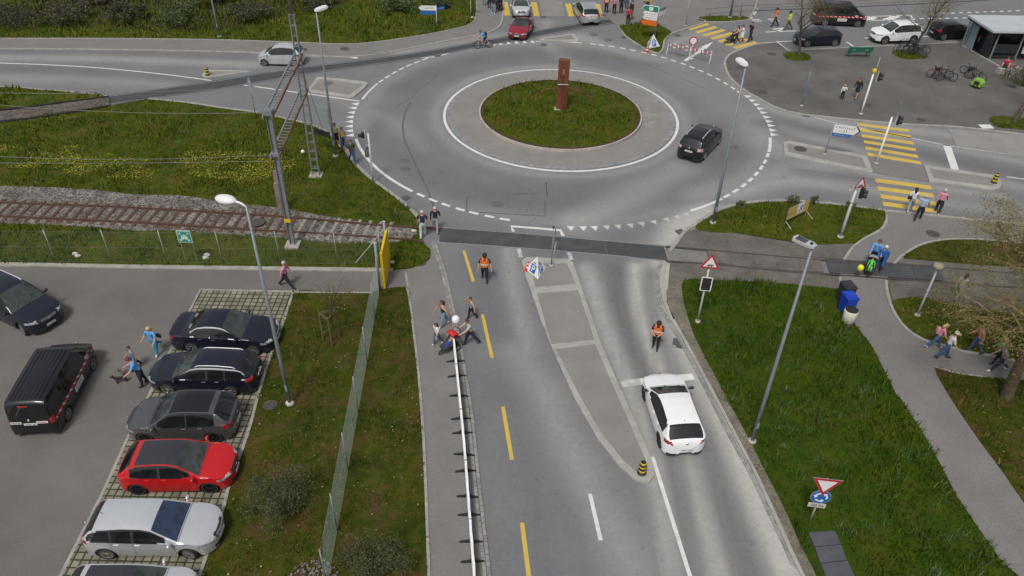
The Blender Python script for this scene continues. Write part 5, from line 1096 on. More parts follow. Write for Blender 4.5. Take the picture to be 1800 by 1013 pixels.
def strokes(parent, x0, x1, z, h, m, y, seed=1, name='lettering'):
    """illegible far lettering: letter sized marks"""
    R = random.Random(seed); b = MB(); x = x0
    while x < x1-h*.4:
        w_ = h*R.uniform(.35, .7); b.box((x+w_/2, y, z), (w_*.28, .003, h*R.choice((.7, 1)))); b.box((x+w_*.7, y, z+R.choice((-.3, 0, .3))*h), (w_*.5, .003, h*.22)); x += w_+h*.22
        if R.random() < .12: x += h*.4
    return b.build(name, m, parent)
# --- tall lamps
def lamp(label, bx, by, tx, ty, hx, hy, kind='dome', r=.085, z=.09, h=None, group='tall street lamps'):
    h = h or hgt(bx, by, tx, ty, z); t = pole_thing('street_lamp', label, 'street lamp', bx, by, h-z, r, .045, z=z, group=group)
    x0, y0 = g1(bx, by, z); hd = np.array(g1(hx, hy, h))-[x0, y0]; L_ = np.linalg.norm(hd); a = math.atan2(hd[1], hd[0]); L_ = min(L_, 1.6)
    R_ = Matrix.Rotation(a, 4, 'Z'); e = h-z; tp = R_@Vector((0, 0, e))
    if kind == 'dome':
        b = MB(); b.tube([(0, 0, e-.02), R_@Vector((.2, 0, e+.10)), R_@Vector((L_*.6, 0, e+.14))], [.045, .04, .05], 8); b.build('arm', M_LAMPW, t, smooth=True)
        b = MB(); b.ball((0, 0, 0), (.42, .24, .15), 16, M=None); o = b.build('lamp_head', M_LAMPW, t, smooth=True); o.location = R_@Vector((L_*.85, 0, e+.13)); o.rotation_euler = (0, 0, a)
    elif kind == 'flat':
        b = MB(); P = [(-.08, -.08), (.15, -.19), (.62, -.20), (.78, -.11), (.78, .11), (.62, .20), (.15, .19), (-.08, .08)]; b.prism(P, -.03, .05); b.prism([(x*.9+.03, y*.85) for x, y in P], .05, .10); o = b.build('lamp_head', M_LAMPW, t); o.location = (0, 0, e+.02); o.rotation_euler = (0, -.08, a)
    else:
        b = MB(); P = [(-.10, -.09), (.05, -.17), (.66, -.19), (.72, 0), (.66, .19), (.05, .17), (-.10, .09)]; b.prism(P, -.03, .06); o = b.build('lamp_head', M_POLEL, t); o.location = (0, 0, e+.03); o.rotation_euler = (0, 0, a)
        f = MB()
        for k in range(7): f.box((.24+k*.055, 0, .08), (.018, .28, .05))
        f.lathe([(.055, .06), (.055, .10), (0, .11)], 12, Matrix.Translation((.06, 0, 0))); f.build('cooling_fins', M_BLACK, o)
    b = MB(); b.box((0, -r-.004, 1.0), (.10, .02, .32)); b.build('service_door', M_SIGNBACK, t); return t
lamp('tall street lamp with a white domed head beside the parked cars', 510, 710, 431, 364, 392, 355, 'dome')
lamp('tall street lamp rising behind the lattice mast beside the three walkers', 590, 275, 562, 20, 578, 14, 'flat')
lamp('tall street lamp with a white flat head on the knoll right of the crossing', 1253, 392, 1311, 116, 1290, 103, 'flat', r=.095)
lamp('tall street lamp with a finned grey head in the grass right of the white car', 1322, 776, 1437, 434, 1412, 427, 'led', r=.08)
lamp('street lamp post on the bank at the top left, its head out of the photo', 386, 65, 386, 65, 420, -60, 'flat', h=9.4, z=.09)
for x, y, m, lb, r in ((1205, 46, M_POLEL, 'white post on the pavement left of the small grass sliver', .05), (1283, 31, M_POLE, 'thick grey blue post in the small grass sliver', .10), (1300.5, 31, M_POLEL, 'slim white post at the right end of the small grass sliver', .055)):
    pole_thing('post', lb, 'post', x, y, 7.5, r, r*.8, m)
# short lichen covered lantern
t = pole_thing('lantern_post', 'short post with a lichen spotted cap beside the footpath and gravel', 'lantern', 1612, 555, hgt(1612, 555, 1644, 472), .05, .045, M_POLEL); h = hgt(1612, 555, 1644, 472)
b = MB(); b.lathe([(.0, .0), (.10, .0), (.22, .10), (.25, .20), (.20, .30), (0, .32)], 16, Matrix.Translation((0, 0, h-.08))); b.build('cap', mat('lichen_cap', (.42, .42, .33), .9, var=.25, scale=14, col2=(.22, .22, .12)), t, smooth=True)
# --- signal and sign poles
def signal_box(t, x, z, yaw=0., lamps=2, w_=.26, back=M_LAMPW, name='traffic_signal'):
    s_ = empty(name); s_.parent = t; s_.location = (x, 0, z); s_.rotation_euler = (0, 0, yaw); b = MB(); hh = .26*lamps+.06; b.box((0, 0, 0), (w_, .20, hh)); b.build('signal_housing', M_BLACK, s_)
    b = MB()
    for k in range(lamps):
        zz = hh/2-.16-.26*k; P = [(-.10, -.10, zz), (-.10, -.26, zz-.02), (-.10, -.10, zz)]
        b.lathe([(.105, 0), (.105, .19)], 14, Matrix.Translation((0, -.10, zz))@Matrix.Rotation(math.pi/2, 4, 'X'))
    b.build('signal_visor', M_BLACK, s_); b = MB(); b.box((0, .105, 0), (w_+.16, .012, hh+.14)); b.build('backboard', back, s_); return s_
def tri_sign(t, z, yaw, size=.9, down=False, loc=(0, 0), pict=None, back=False):
    s_ = empty('warning_sign' if not down else 'yield_sign'); s_.parent = t; s_.location = (*loc, z); s_.rotation_euler = (0, 0, yaw); h = size*.866
    def T(k, o=0):
        P = [(-size/2*k, -h/3*k), (size/2*k, -h/3*k), (0, h*2/3*k)]; return [(x, -z_ if down else z_) for x, z_ in P]
    plate('sign_edge', T(1.04), M_SIGNBACK, s_, .0, .02); plate('sign_border', T(1), M_SIGNR, s_, .0, .026); plate('sign_face', T(.68), M_SIGNW, s_, .0, .030)
    if pict == 'tram':
        b = MB(); b.box((0, -.033, -.10), (.22, .004, .06)); b.box((-.14, -.033, -.10), (.03, .004, .05)); b.box((.14, -.033, -.10), (.03, .004, .05)); b.box((0, -.033, -.03), (.26, .004, .012)); b.box((-.07, -.033, -.15), (.06, .004, .02)); b.box((.07, -.033, -.15), (.06, .004, .02)); b.build('tram_pictogram', M_BLACK, s_)
    return s_
h = hgt(1226, 565, 1246, 482); t = pole_thing('railway_warning_sign', 'red triangle tram warning sign over a black board with a white rim', 'warning sign', 1226, 566, h+.6, .045, .045, M_POLEL, .09)
ya = yaw_of((1233, 471), (1264, 474), h+.4); s_ = tri_sign(t, h+.68, ya, .92, loc=(0, -.07), pict='tram')
bz = (hgt(1226, 565, 1243, 507)+hgt(1226, 565, 1248, 483))/2; bh = 1.0
p_ = empty('signal_board'); p_.parent = t; p_.location = (0, -.08, bz-.05); p_.rotation_euler = (0, 0, ya); bh = .72; plate('board_rim', rrect(.52, bh+.08, .06), M_SIGNW, p_, 0, .03); plate('board_face', rrect(.42, bh-.02, .04), M_BLACK, p_, 0, .036)
b = MB(); 
for zz in (.17, -.17): b.lathe([(.10, 0), (.12, 0), (.12, .012), (.10, .012)], 16, Matrix.Translation((0, -.036, zz))@Matrix.Rotation(math.pi/2, 4, 'X'), closed=True)
b.build('lamp_rings', mat('dark_grey_ring', (.05, .05, .052), .6, var=.1), p_)
h = hgt(1477, 417, 1504, 335, .09); t = pole_thing('signal_mast', 'light mast with tram warning triangle and black signal at the knoll', 'signal mast', 1477, 417, h-.09, .085, .075, M_POLEL, .09)
tri_sign(t, h+.35, yaw_of((1501, 328), (1518, 325), h+.2), .8, loc=(.12, -.05), pict='tram'); signal_box(t, .38, h-.25, .9, 2)
b = MB(); b.bar((-.3, 0, h-.12), (.35, 0, h-.12), .05); b.ball((-.32, 0, h-.12), .07); b.lathe([(.10, 0), (.10, .10)], 12, Matrix.Translation((0, 0, h*.72))); b.build('bracket', M_POLEL, t)
h = hgt(657, 323, 648, 238, .09); t = pole_thing('signal_mast', 'light mast with a small signal beside the dark shirted walker at the kerb', 'signal mast', 656, 322, h, .065, .06, M_POLEL, .09, footing=False)
signal_box(t, -.32, h-.12, -1.3, 1, .2); b = MB(); b.bar((-.25, 0, h-.08), (.12, 0, h-.08), .04); b.bar((-.2, 0, h-.75), (.2, 0, h-.70), .03); b.build('bracket', M_POLEL, t)
s_ = empty('round_sign'); s_.parent = t; s_.location = (-.16, 0, h*.63); s_.rotation_euler = (0, 0, 1.25); plate('sign_rim', circ(.32), M_BLACK, s_, 0, .02); plate('sign_face', circ(.26), M_SIGNBACK, s_, 0, .026)
h = hgt(1513, 200, 1536, 126); t = pole_thing('signal_mast', 'white mast with a yellow beacon beside the square and the zebra', 'signal mast', 1513, 201, h-.05, .07, .06, M_LAMPW, .05)
b = MB(); b.lathe([(.10, -.06), (.15, 0), (.15, .16), (.08, .24), (0, .26)], 12, Matrix.Translation((0, 0, h))); b.build('yellow_beacon', M_YEL, t, smooth=True); signal_box(t, .45, h-.35, 1.3, 2); b = MB(); b.tube([(.12, 0, h-.1), (.22, .25, h+1.0)], .018, 6); b.build('antenna', M_POLEL, t, smooth=True)
h = hgt(1540, 288, 1570, 205); t = pole_thing('signal_mast', 'white mast on the refuge between the two zebra crossings', 'signal mast', 1540, 288, h-.05, .07, .06, M_LAMPW, .05)
signal_box(t, .42, h-.25, 1.35, 2); s_ = empty('sign_panel'); s_.parent = t; s_.location = (.30, .1, h+.45); s_.rotation_euler = (0, 0, 1.15); plate('panel_back', rrect(.62, .9), M_SIGNBACK, s_, 0, .025)
h = hgt(969, 468, 971, 400); t = pole_thing('sign_post', 'thin sign post with edge on blue signs on the long traffic island', 'sign post', 969, 468, h, .035, .03, M_POLE, .10)
s_ = empty('keep_right_sign'); s_.parent = t; s_.location = (.07, 0, h-.45); s_.rotation_euler = (0, 0, 1.42); plate('sign_face', rrect(.7, .95, .1), mat('pale_blue_back', (.30, .40, .46), .5, var=.05), s_, 0, .03); s2 = empty('hazard_plate'); s2.parent = t; s2.location = (.14, 0, h-1.35); s2.rotation_euler = (0, 0, 1.30); plate('plate_face', [(-.28, .3), (.28, .3), (0, -.35)], M_SIGNW, s2, 0, .02); plate('plate_tip', [(-.10, -.12), (.10, -.12), (0, -.36)], M_SIGNR, s2, 0, .026)
b = MB(); b.ball((0, 0, h), .06, 8); b.build('cap', M_BLACK, t, smooth=True)
h = hgt(449, 206, 438, 140, .09); t = pole_thing('sign_post', 'thin post with a triangle and round sign seen from behind at the meadow edge', 'sign post', 450, 207, h-.1, .035, .03, M_POLE, .09, footing=False)
tri_sign(t, h-.30, 2.5, .8); s_ = empty('round_sign'); s_.parent = t; s_.location = (0, .03, h-1.15); s_.rotation_euler = (0, 0, 2.1); plate('sign_back', circ(.33), M_SIGNBACK, s_, 0, .02)
t = pole_thing('parking_signpost', 'post with a white arrow sign and blue panels on the bank', 'signpost', 768, 48, hgt(768, 48, 766, 9), .035, .03, M_POLEL, .09, footing=False); h = hgt(768, 48, 766, 9)
z_ = h-.3; a = plate('arrow_sign', arrow_poly(1.55, .42, True), M_SIGNW, t, .04, .02, loc=(-.80, 0, z_)); strokes(a, -.35, .65, 0, .16, M_BLACK, .017, 4); a = plate('blue_panel', rrect(1.4, .30, .02), M_SIGNB, t, .04, .02, loc=(-.75, 0, z_-.40)); a2 = plate('blue_panel', rrect(1.0, .32, .02), M_SIGNB, t, .04, .02, loc=(.35, .45, z_-.15)); a2.rotation_euler = (0, 0, .75); strokes(a2, -.4, .4, 0, .12, M_SIGNW, .017, 8)
t = pole_thing('board_post', 'thin post carrying a grey board at the end of the grass bank', 'sign post', 827.5, 28, 2.3, .03, .03, M_POLEL, .09, footing=False); plate('board', rrect(1.05, .55, .03), M_SIGNBACK, t, .04, .03, loc=(-.15, 0, 2.2))
h = hgt(1450, 272, 1466, 214); t = pole_thing('arrow_signpost', 'post with a white arrow sign over a small blue panel on the right island', 'signpost', 1450, 272, h-.05, .038, .035, M_POLE, .10); ya = yaw_of((1470, 218), (1502, 222), h-.3)
s_ = empty('sign_arm'); s_.parent = t; s_.location = (0, -.05, h-.45); s_.rotation_euler = (0, 0, ya); a = plate('arrow_sign', arrow_poly(1.62, .56), M_SIGNW, s_, 0, .02, loc=(.85, 0, 0)); b = MB(); b.prism([(.53, -.28), (.62, -.28), (.86, 0), (.62, .28), (.53, .28), (.76, 0)], .0, .026, M=MF); b.build('arrow_tip', M_BLACK, a); strokes(a, -.72, .48, .12, .15, M_BLACK, -.024, 2); strokes(a, -.45, .05, -.12, .15, M_BLACK, -.024, 3); a = plate('blue_panel', rrect(1.12, .20, .02), M_SIGNB, s_, 0, .02, loc=(.62, 0, -.42)); strokes(a, -.45, .45, 0, .09, M_SIGNW, -.024, 5)
h = hgt(1409, 187, 1427, 124); t = pole_thing('sign_post', 'slender post with a blue sign seen edge on at the square', 'sign post', 1409, 187, h-.05, .03, .025, M_POLE, .05); s_ = empty('blue_sign'); s_.parent = t; s_.location = (.02, 0, h*.58); s_.rotation_euler = (0, 0, 1.2); plate('sign_face', rrect(.6, .6, .05), M_SIGNB, s_, 0, .02); s_ = empty('dark_sign'); s_.parent = t; s_.location = (.02, 0, h*.80); s_.rotation_euler = (0, 0, 1.35); plate('sign_face', rrect(.5, .6, .05), M_POLE, s_, 0, .02)
# yield sign with roundabout disc and 20 m plate
h = hgt(1423, 917, 1449, 845); t = pole_thing('yield_signpost', 'red and white yield triangle over a blue roundabout disc and plate reading 20 m', 'traffic sign', 1423, 917, h+.1, .038, .038, mat('weathered_pole', (.36, .36, .28), .7, var=.1), .09, footing=False)
ya = yaw_of((1437, 839), (1480, 844), h); tri_sign(t, h-.14, ya, 1.0, True, (0, -.06)); s_ = empty('roundabout_disc'); s_.parent = t; s_.location = (0, -.05, h-.85); s_.rotation_euler = (0, 0, ya); plate('disc_rim', circ(.36, 32), M_SIGNBACK, s_, 0, .02); plate('disc_face', circ(.335, 32), M_SIGNB, s_, 0, .026)
b = MB()
for k in range(3):
    a0 = math.radians(100+120*k); P = [(.24*math.cos(a), .24*math.sin(a)) for a in np.linspace(a0, a0+1.15, 7)]+[(.17*math.cos(a), .17*math.sin(a)) for a in np.linspace(a0+1.15, a0, 7)]; b.prism(P, .026, .031, M=MF)
    a1 = a0+1.10; b.prism([(.29*math.cos(a1), .29*math.sin(a1)), (.205*math.cos(a1+.55), .205*math.sin(a1+.55)), (.12*math.cos(a1), .12*math.sin(a1))], .026, .032, M=MF)
b.build('circling_arrows', M_SIGNW, s_)
s_ = empty('distance_plate'); s_.parent = t; s_.location = (-.02, -.05, h-1.33); s_.rotation_euler = (0, 0, ya); plate('plate_face', rrect(.62, .22, .02), mat('aged_white', (.52, .52, .45), .6, var=.08), s_, 0, .02); text_mesh('20 m', .22, 'lettering', M_BLACK, s_, (0, -.024, 0))
# direction signs
t = pole_thing('direction_signpost', 'tall post with green, white and orange arrow signs on the corner plot', 'signpost', 1150, 71, 6.2, .075, .07, M_POLE, .09)
for z_, m, ln, hh in ((3.10, M_SIGNG, 1.38, .44), (2.66, M_SIGNW, 1.34, .31), (2.32, M_SIGNW, 1.34, .31), (1.90, M_SIGNO, 1.45, .42)):
    s_ = empty('sign_arm'); s_.parent = t; s_.location = (0, -.10, z_-.42); s_.rotation_euler = (0, 0, -.42); a = plate('arrow_sign', arrow_poly(ln, hh, True), m, s_, 0, .03, loc=(-ln/2, 0, 0))
    if m is M_SIGNW: strokes(a, -.6, .65, 0, .15, M_BLACK, -.034, int(z_*9))
    elif m is M_SIGNG: plate('sign_rim', arrow_poly(ln+.12, hh+.12, True), M_SIGNW, a, .01, .02); b = MB(); b.box((.05, -.034, 0), (.36, .006, .30)); b.build('route_plate', M_SIGNW, a); strokes(a, -.08, .16, 0, .14, M_SIGNG, -.041, 6)
    else: b = MB(); b.prism([(-.725, 0), (-.515, .21), (-.60, .21), (-.82, 0), (-.60, -.21), (-.515, -.21)], .0, .034, M=MF); b.build('arrow_tip', M_BLACK, a)
for z_ in (2.95, 2.6):
    s_ = empty('sign_arm'); s_.parent = t; s_.location = (.05, -.05, z_-.35); s_.rotation_euler = (0, 0, .85); a = plate('arrow_sign', arrow_poly(1.1, .28), M_SIGNW if z_ < 2.8 else M_SIGNBACK, s_, 0, .03, loc=(.60, 0, 0)); strokes(a, -.35, .45, 0, .13, M_BLACK, -.034, 21)
t = thing('direction_signs', 'stack of grey backed direction signs fixed to the lamp by the three walkers', 'road signs', (*g1(589, 276, .09), 0)); hb = 2.0
for k, (z_, ln) in enumerate(((3.25, 1.25), (2.85, 1.25), (2.45, 1.25))):
    s_ = empty('sign_arm'); s_.parent = t; s_.location = (0, .10, z_); s_.rotation_euler = (0, 0, 2.62); b = MB(); b.prism(arrow_poly(ln, .36), -.015, .015, M=MF); o = b.build('sign_back', mat('grey_sign_back', (.24, .28, .29), .5, var=.06), s_); o.location = (.72, 0, 0)
b = MB(); b.prism(rrect(1.25, .42, .03), -.015, .015, M=MF); o = b.build('dark_board', M_BLACK, t); o.location = (-.70, .42, 1.55); o.rotation_euler = (0, 0, 2.62)
b = MB(); b.box((0, .06, 2.85), (.16, .12, 1.2)); b.build('clamp_rail', M_GALV, t)

# --- parking boards, cones, closed-road barrier
def parking_board(label, px, py, yaw, s_=1.):
    x, y = g1(px, py, .10); t = thing('parking_board', label, 'folding sign', (x, y, .10), yaw); H_ = 1.02*s_; ap = Vector((0, 0, H_))
    B_ = [Vector((.66*s_*math.cos(a), .66*s_*math.sin(a), .03)) for a in (math.radians(k) for k in (-90, 30, 150))]
    for i in range(3):
        a, c = B_[i], B_[(i+1) % 3]; f = empty('board_side'); f.parent = t; mid = (a+c)/2; nrm = (c-a).cross(ap-a).normalized()
        b = MB(); b.add([a, c, ap, a-nrm*.02, c-nrm*.02, ap-nrm*.02], [(0, 1, 2), (5, 4, 3), (0, 3, 4, 1), (1, 4, 5, 2), (2, 5, 3, 0)]); b.build('board_face', M_SIGNW, f)
        ux = (c-a).normalized(); uz = (ap-mid).normalized(); def_ = lambda x_, z_, o: tuple(mid+ux*x_+uz*z_+nrm*o)
        Mx = Matrix((ux, uz, nrm)).transposed().to_4x4(); Mx.translation = mid
        b = MB(); b.prism([(-.20*s_, .08*s_), (.20*s_, .08*s_), (.20*s_, .56*s_), (-.20*s_, .56*s_)], .0, .006, M=Mx); b.build('blue_square', M_SIGNB, f)
        b = MB(); k = s_
        b.prism([(-.10*k, .14*k), (-.03*k, .14*k), (-.03*k, .50*k), (-.10*k, .50*k)], .006, .011, M=Mx); P = [(-.04*k, .50*k), (.05*k, .50*k), (.11*k, .46*k), (.13*k, .395*k), (.11*k, .33*k), (.05*k, .29*k), (-.04*k, .29*k), (-.04*k, .345*k), (.03*k, .345*k), (.06*k, .36*k), (.07*k, .395*k), (.06*k, .43*k), (.03*k, .445*k), (-.04*k, .445*k)]; b.prism(P, .006, .0115, M=Mx); b.build('letter_p', M_SIGNW, f)
        b = MB(); b.prism([(-.10*k, .62*k), (.10*k, .62*k), (.08*k, .68*k), (-.10*k, .67*k)], .0, .008, M=Mx); b.build('car_pictogram', M_BLACK, f)
    return t
parking_board('white folding board with blue parking squares on the long traffic island', 943, 479, .12, 1.)
parking_board('white folding parking board at the tip of the corner plot by the barrier', 1146, 82, -.5, 1.05)
def cone(label, px, py, z=.02):
    t = thing('traffic_cone', label, 'traffic cone', (*g1(px, py, z), z)); b = MB(); b.box((0, 0, .02), (.38, .38, .04)); b.build('base', M_SIGNO if False else mat('cone_red', (.60, .035, .02), .5, var=.04), t)
    b = MB(); b.lathe([(.14, .04), (.125, .12), (.125, .12)], 14, mi=0); b.lathe([(.125, .12), (.10, .24)], 14, mi=1); b.lathe([(.10, .24), (.075, .35)], 14, mi=0); b.lathe([(.075, .35), (.055, .43)], 14, mi=1); b.lathe([(.055, .43), (.03, .52), (0, .53)], 14, mi=0); b.build('cone_body', [mat('cone_red', (.60, .035, .02)), M_SIGNW], t, smooth=True)
cone('red and white cone beside the parking board on the long traffic island', 928, 474, .10); cone('red cone at the kerb tip beside the far parking board', 1137, 91)
a0, a1 = np.array(g1(1173, 95)), np.array(g1(1252, 112)); Lb = np.linalg.norm(a1-a0)-.2; t = thing('lattice_barrier', 'red and white folding lattice barrier closing the side road', 'barrier', (*a0, 0), math.atan2(*(a1-a0)[::-1])); n = 7; cw = Lb/n
b = MB()
for k in range(n):
    for q in range(4):
        for (z0_, z1_) in ((.62, 1.02), (1.02, .62)):
            f0, f1 = q/4, (q+1)/4; b.bar((k*cw+cw*f0, .02 if z0_ < 1 else -.02, z0_+(z1_-z0_)*f0), (k*cw+cw*f1, .02 if z0_ < 1 else -.02, z0_+(z1_-z0_)*f1), .035, .055, mi=(q+k) % 2)
b.build('scissor_lattice', [M_SIGNR, M_SIGNW], t)
for x_ in (0, Lb*.52, Lb): b = MB(); b.tube([(x_, -.25, 0), (x_, 0, 1.0)], .022, 6); b.tube([(x_, .25, 0), (x_, 0, 1.0)], .022, 6); b.build('leg', M_SIGNW, t)
t2 = pole_thing('no_entry_sign', 'round white sign with a red rim standing at the lattice barrier', 'traffic sign', 1214, 103, 1.35, .02, .02, M_SIGNW, .0, footing=False); s_ = plate('sign_rim', circ(.36, 28), M_SIGNR, t2, .03, .02, loc=(0, 0, 1.5)); plate('sign_face', circ(.265, 28), M_SIGNW, s_, .03, .026); b = MB(); b.bar((-.3, 0, .02), (.3, 0, .02), .04); b.bar((0, -.3, .024), (0, .3, .024), .04); b.build('cross_foot', M_SIGNW, t2)
# banner on the knoll
a0, a1 = np.array(g1(1381, 389, .4)), np.array(g1(1418, 371, .4)); t = thing('yellow_banner', 'slanting yellow and white banner on wire legs on the knoll', 'banner', (*a0, .09), math.atan2(*(a1-a0)[::-1])); Lb = np.linalg.norm(a1-a0)
b = MB(); b.box((Lb/2, 0, .75), (Lb, .03, .75)); b.build('cloth', mat('banner_yellow', (.52, .36, .11), .7, var=.1), t); b = MB(); b.box((Lb*.60, -.02, .80), (Lb*.26, .012, .62)); b.build('white_field', M_SIGNW, t); b = MB(); b.bar((Lb*.54, -.03, .62), (Lb*.66, -.03, .98), .05); b.bar((Lb*.56, -.03, .92), (Lb*.66, -.03, .68), .05); b.bar((Lb*.63, -.03, .98), (Lb*.70, -.03, .90), .04); b.build('blue_emblem', M_SIGNB, t); strokes(t, Lb*.06, Lb*.42, .72, .16, mat('brown_ink', (.20, .09, .02)), -.02, 12)
b = MB(); b.tube([(0, 0, 1.14), (Lb, 0, 1.14)], .018, 6); b.tube([(0, 0, .36), (Lb, 0, .36)], .018, 6); b.build('frame', M_GALV, t)
for x_ in (0, Lb): b = MB(); b.tube([(x_, 0, 0), (x_, 0, 1.15)], .018, 6); b.tube([(x_, 0, .3), (x_, -.5, 0)], .014, 5); b.build('leg', M_GALV, t)
# beacons on island heads
def beacon(label, px, py):
    t = thing('island_beacon', label, 'bollard', (*g1(px, py, .10), .10), group='yellow and black island beacons'); b = MB(); ks = [(.13, 0), (.14, .10), (.15, .22), (.14, .34), (.15, .44), (.13, .54), (.10, .62), (0, .66)]
    for k in range(7): b.lathe([ks[k], ks[k+1]], 14, mi=0 if k % 2 else 1)
    b.f = [f for f, m_ in zip(b.f, b.m)]; b.build('beacon_body', [M_YEL, M_BLACK], t, smooth=True)
    b = MB(); b.lathe([(.19, 0), (.19, .03), (.15, .05), (.0, .05)], 14); b.build('base_plate', M_BLACK, t)
beacon('yellow and black beacon at the pointed near end of the long traffic island', 1128, 831); beacon('yellow and black beacon on the small island of the far left road', 365, 132); beacon('yellow and black beacon at the rounded end of the right hand island', 1747, 321)
# long white event barrier on black feet
P = [g1(*q, .05) for q in ((798, 614), (808, 712), (817, 806), (826, 925), (833, 1015), (839, 1100))]; P, _ = resample(smooth_path(P, 4), .45); t = thing('event_barrier', 'long low white barrier board on black feet along the pavement edge', 'barrier', (P[0][0], P[0][1], .05)); O = P[0].copy(); b = MB()
for a_, c_ in zip(P[:-1], P[1:]):
    d = (c_-a_); d /= np.linalg.norm(d); b.bar((*(a_-O), .42), (*(c_-O-d*.01), .40), .085, .62)
b.v = [(x+.012*math.sin(y*7), y, z+(.02*math.sin(y*3.1) if z > .5 else 0)) for x, y, z in b.v]; b.build('white_board', mat('barrier_white', (.78, .78, .77), .6, var=.05, scale=3), t)
for a_ in P[4::6]: b = MB(); b.box((0, 0, .42), (.10, .05, .66)); o = b.build('joint_clip', M_SIGNBACK, t); o.location = (a_[0]-O[0], a_[1]-O[1], 0); s0 = np.array([0, 0.])
fy = [590, 645, 697, 737, 762, 800, 829, 874, 906, 953, 988, 1028, 1060]
FP = [g1(np.interp(y, [614, 712, 806, 925, 1015, 1100], [799, 808, 817, 826, 833, 839]), y, .05) for y in (636, 662, 697, 737, 762, 800, 829, 874, 906, 953, 988, 1028, 1060)]
for q in FP:
    b = MB(); 
    for s__ in (-1, 1): b.prism([(0, 0), (s__*.42, 0), (s__*.42, .03), (s__*.12, .10), (0, .22)], -.035, .035, M=MF)
    o = b.build('foot', M_BLACK, t); o.location = (q[0]-O[0], q[1]-O[1], 0); o.rotation_euler = (0, 0, rnd.uniform(-.1, .15))
# bins
def wheelie(label, px, py, m, yaw, z=.055):
    t = thing('wheelie_bin', label, 'bin', (*g1(px, py, z), z), yaw); b = MB(); b.box((0, 0, .52), (.50, .56, .92), taper=1.16, M=Matrix.Identity(3)); b.build('bin_body', m, t)
    b = MB(); b.box((0, -.02, 1.01), (.62, .70, .06)); b.box((0, -.02, 1.05), (.46, .50, .03)); b.bar((-.26, .36, 1.0), (.26, .36, 1.0), .04); b.build('lid', m, t)
    for s_ in (-1, 1): b = MB(); b.lathe([(.10, -.03), (.10, .03)], 12, Matrix.Translation((s_*.26, .25, .10))@Matrix.Rotation(math.pi/2, 4, 'Y')); b.build('wheel', M_BLACK, t)
wheelie('black wheelie bin, rearmost of the three bins beside the footpath', 1482, 529, mat('bin_black', (.03, .033, .036), .5, var=.05), .2); wheelie('bright blue wheelie bin between the black one and the cream tub', 1485, 548, mat('bin_blue', (.01, .05, .42), .4, var=.04), .15)
t = thing('litter_tub', 'cream coloured round litter tub with a black opening by the blue bin', 'bin', (*g1(1489, 568, .055), .055)); b = MB(); b.lathe([(.25, 0), (.30, .02), (.33, .80), (.30, .84)], 20); b.build('tub_body', mat('tub_cream', (.62, .60, .50), .5, var=.04), t, smooth=True); b = MB(); b.lathe([(.305, .80), (.305, .845), (.20, .86), (0, .86)], 20); b.build('opening', M_BLACK, t)
# cable cover slabs
P = [[(1421, 936), (1468, 933), (1478, 957), (1431, 961)], [(1432, 962), (1479, 958), (1489, 985), (1442, 990)], [(1443, 991), (1490, 986), (1505, 1018), (1455, 1022)], [(1456, 1023), (1506, 1019), (1520, 1050), (1468, 1054)]]
for i, q in enumerate(P):
    b = MB(); Q_ = G(q, .14); c = Q_.mean(0); b.prism([tuple(c+(x-c)*.985-c) for x in Q_], 0, .05); o = b.build('duct_cover', mat('dark_slab', (.075, .080, .095), .6, var=.08, scale=3), None); o.location = (c[0], c[1], .10); tag(o, ('dark grey duct cover slab nearest the yield sign', 'second dark grey duct cover slab below the yield sign', 'third dark grey duct cover slab from the yield sign', 'dark grey duct cover slab cut by the bottom edge')[i], 'cover slab', 'duct cover slabs in the grass')
# manholes and drains
def manhole(px, py, z, r, lb, m=M_IRON):
    t = MB(); t.lathe([(0, 0), (r*.84, 0), (r*.86, -.004), (r*.9, 0), (r, 0), (r, -.01)], 24)
    for k in range(-2, 3): t.box((0, k*r*.3, .002), (r*1.2, .03, .004))
    o = t.build('manhole_cover', m); o.location = (*g1(px, py, z), z+.004); tag(o, lb, 'manhole cover')
M_MAN = mat('worn_iron', (.13, .125, .12), .8, metal=.1, var=.15, scale=6)
for px, py, z, r, lb, m in ((739, 462, .05, .33, 'rusty manhole cover at the grass corner near the crossing', M_IRON), (712, 283, 0, .36, 'upper of two manhole covers in the left of the roundabout', M_MAN), (713, 297, 0, .36, 'lower of two manhole covers in the left of the roundabout', M_MAN), (874, 359, 0, .36, 'manhole cover in the near lane of the roundabout', M_MAN), (1291, 259, 0, .36, 'manhole cover behind the tall lamp right of the black car', M_MAN),
    (606, 86, .05, .40, 'manhole cover in the far left footpath beside the lamp top', M_IRON), (532, 88, .05, .40, 'manhole cover in the footpath behind the silver car', M_IRON), (577, 146.5, .106, .38, 'manhole cover on the rhombus shaped left island', M_MAN), (1043, 61, 0, .40, 'upper manhole cover in the top exit lane', M_MAN), (1069, 70.5, 0, .40, 'lower manhole cover in the top exit lane', M_MAN), (1195, 97.5, 0, .40, 'manhole cover in front of the lattice barrier', M_MAN),
    (1302, 119, .05, .40, 'manhole cover on the square beside the lamp head', M_IRON), (1341, 162, .05, .40, 'manhole cover on the square left of the slender post', M_IRON), (1356, 95, .05, .40, 'manhole cover on the square left of the tree pit', M_IRON), (1619, 211, .05, .36, 'manhole cover on the square above the zebra', M_IRON), (1640, 411, .055, .38, 'rusty manhole cover in the pavement right of the knoll', M_IRON), (475, 712, .12, .30, 'rusty brown cover in the lawn left of the lamp foot', M_IRON), (452, 391, .235, .42, 'big dark manhole cover between the rails', M_IRON), (1407, 262, .106, .42, 'rusty cover on the right hand island', M_IRON)): manhole(px, py, z, r, lb, m)
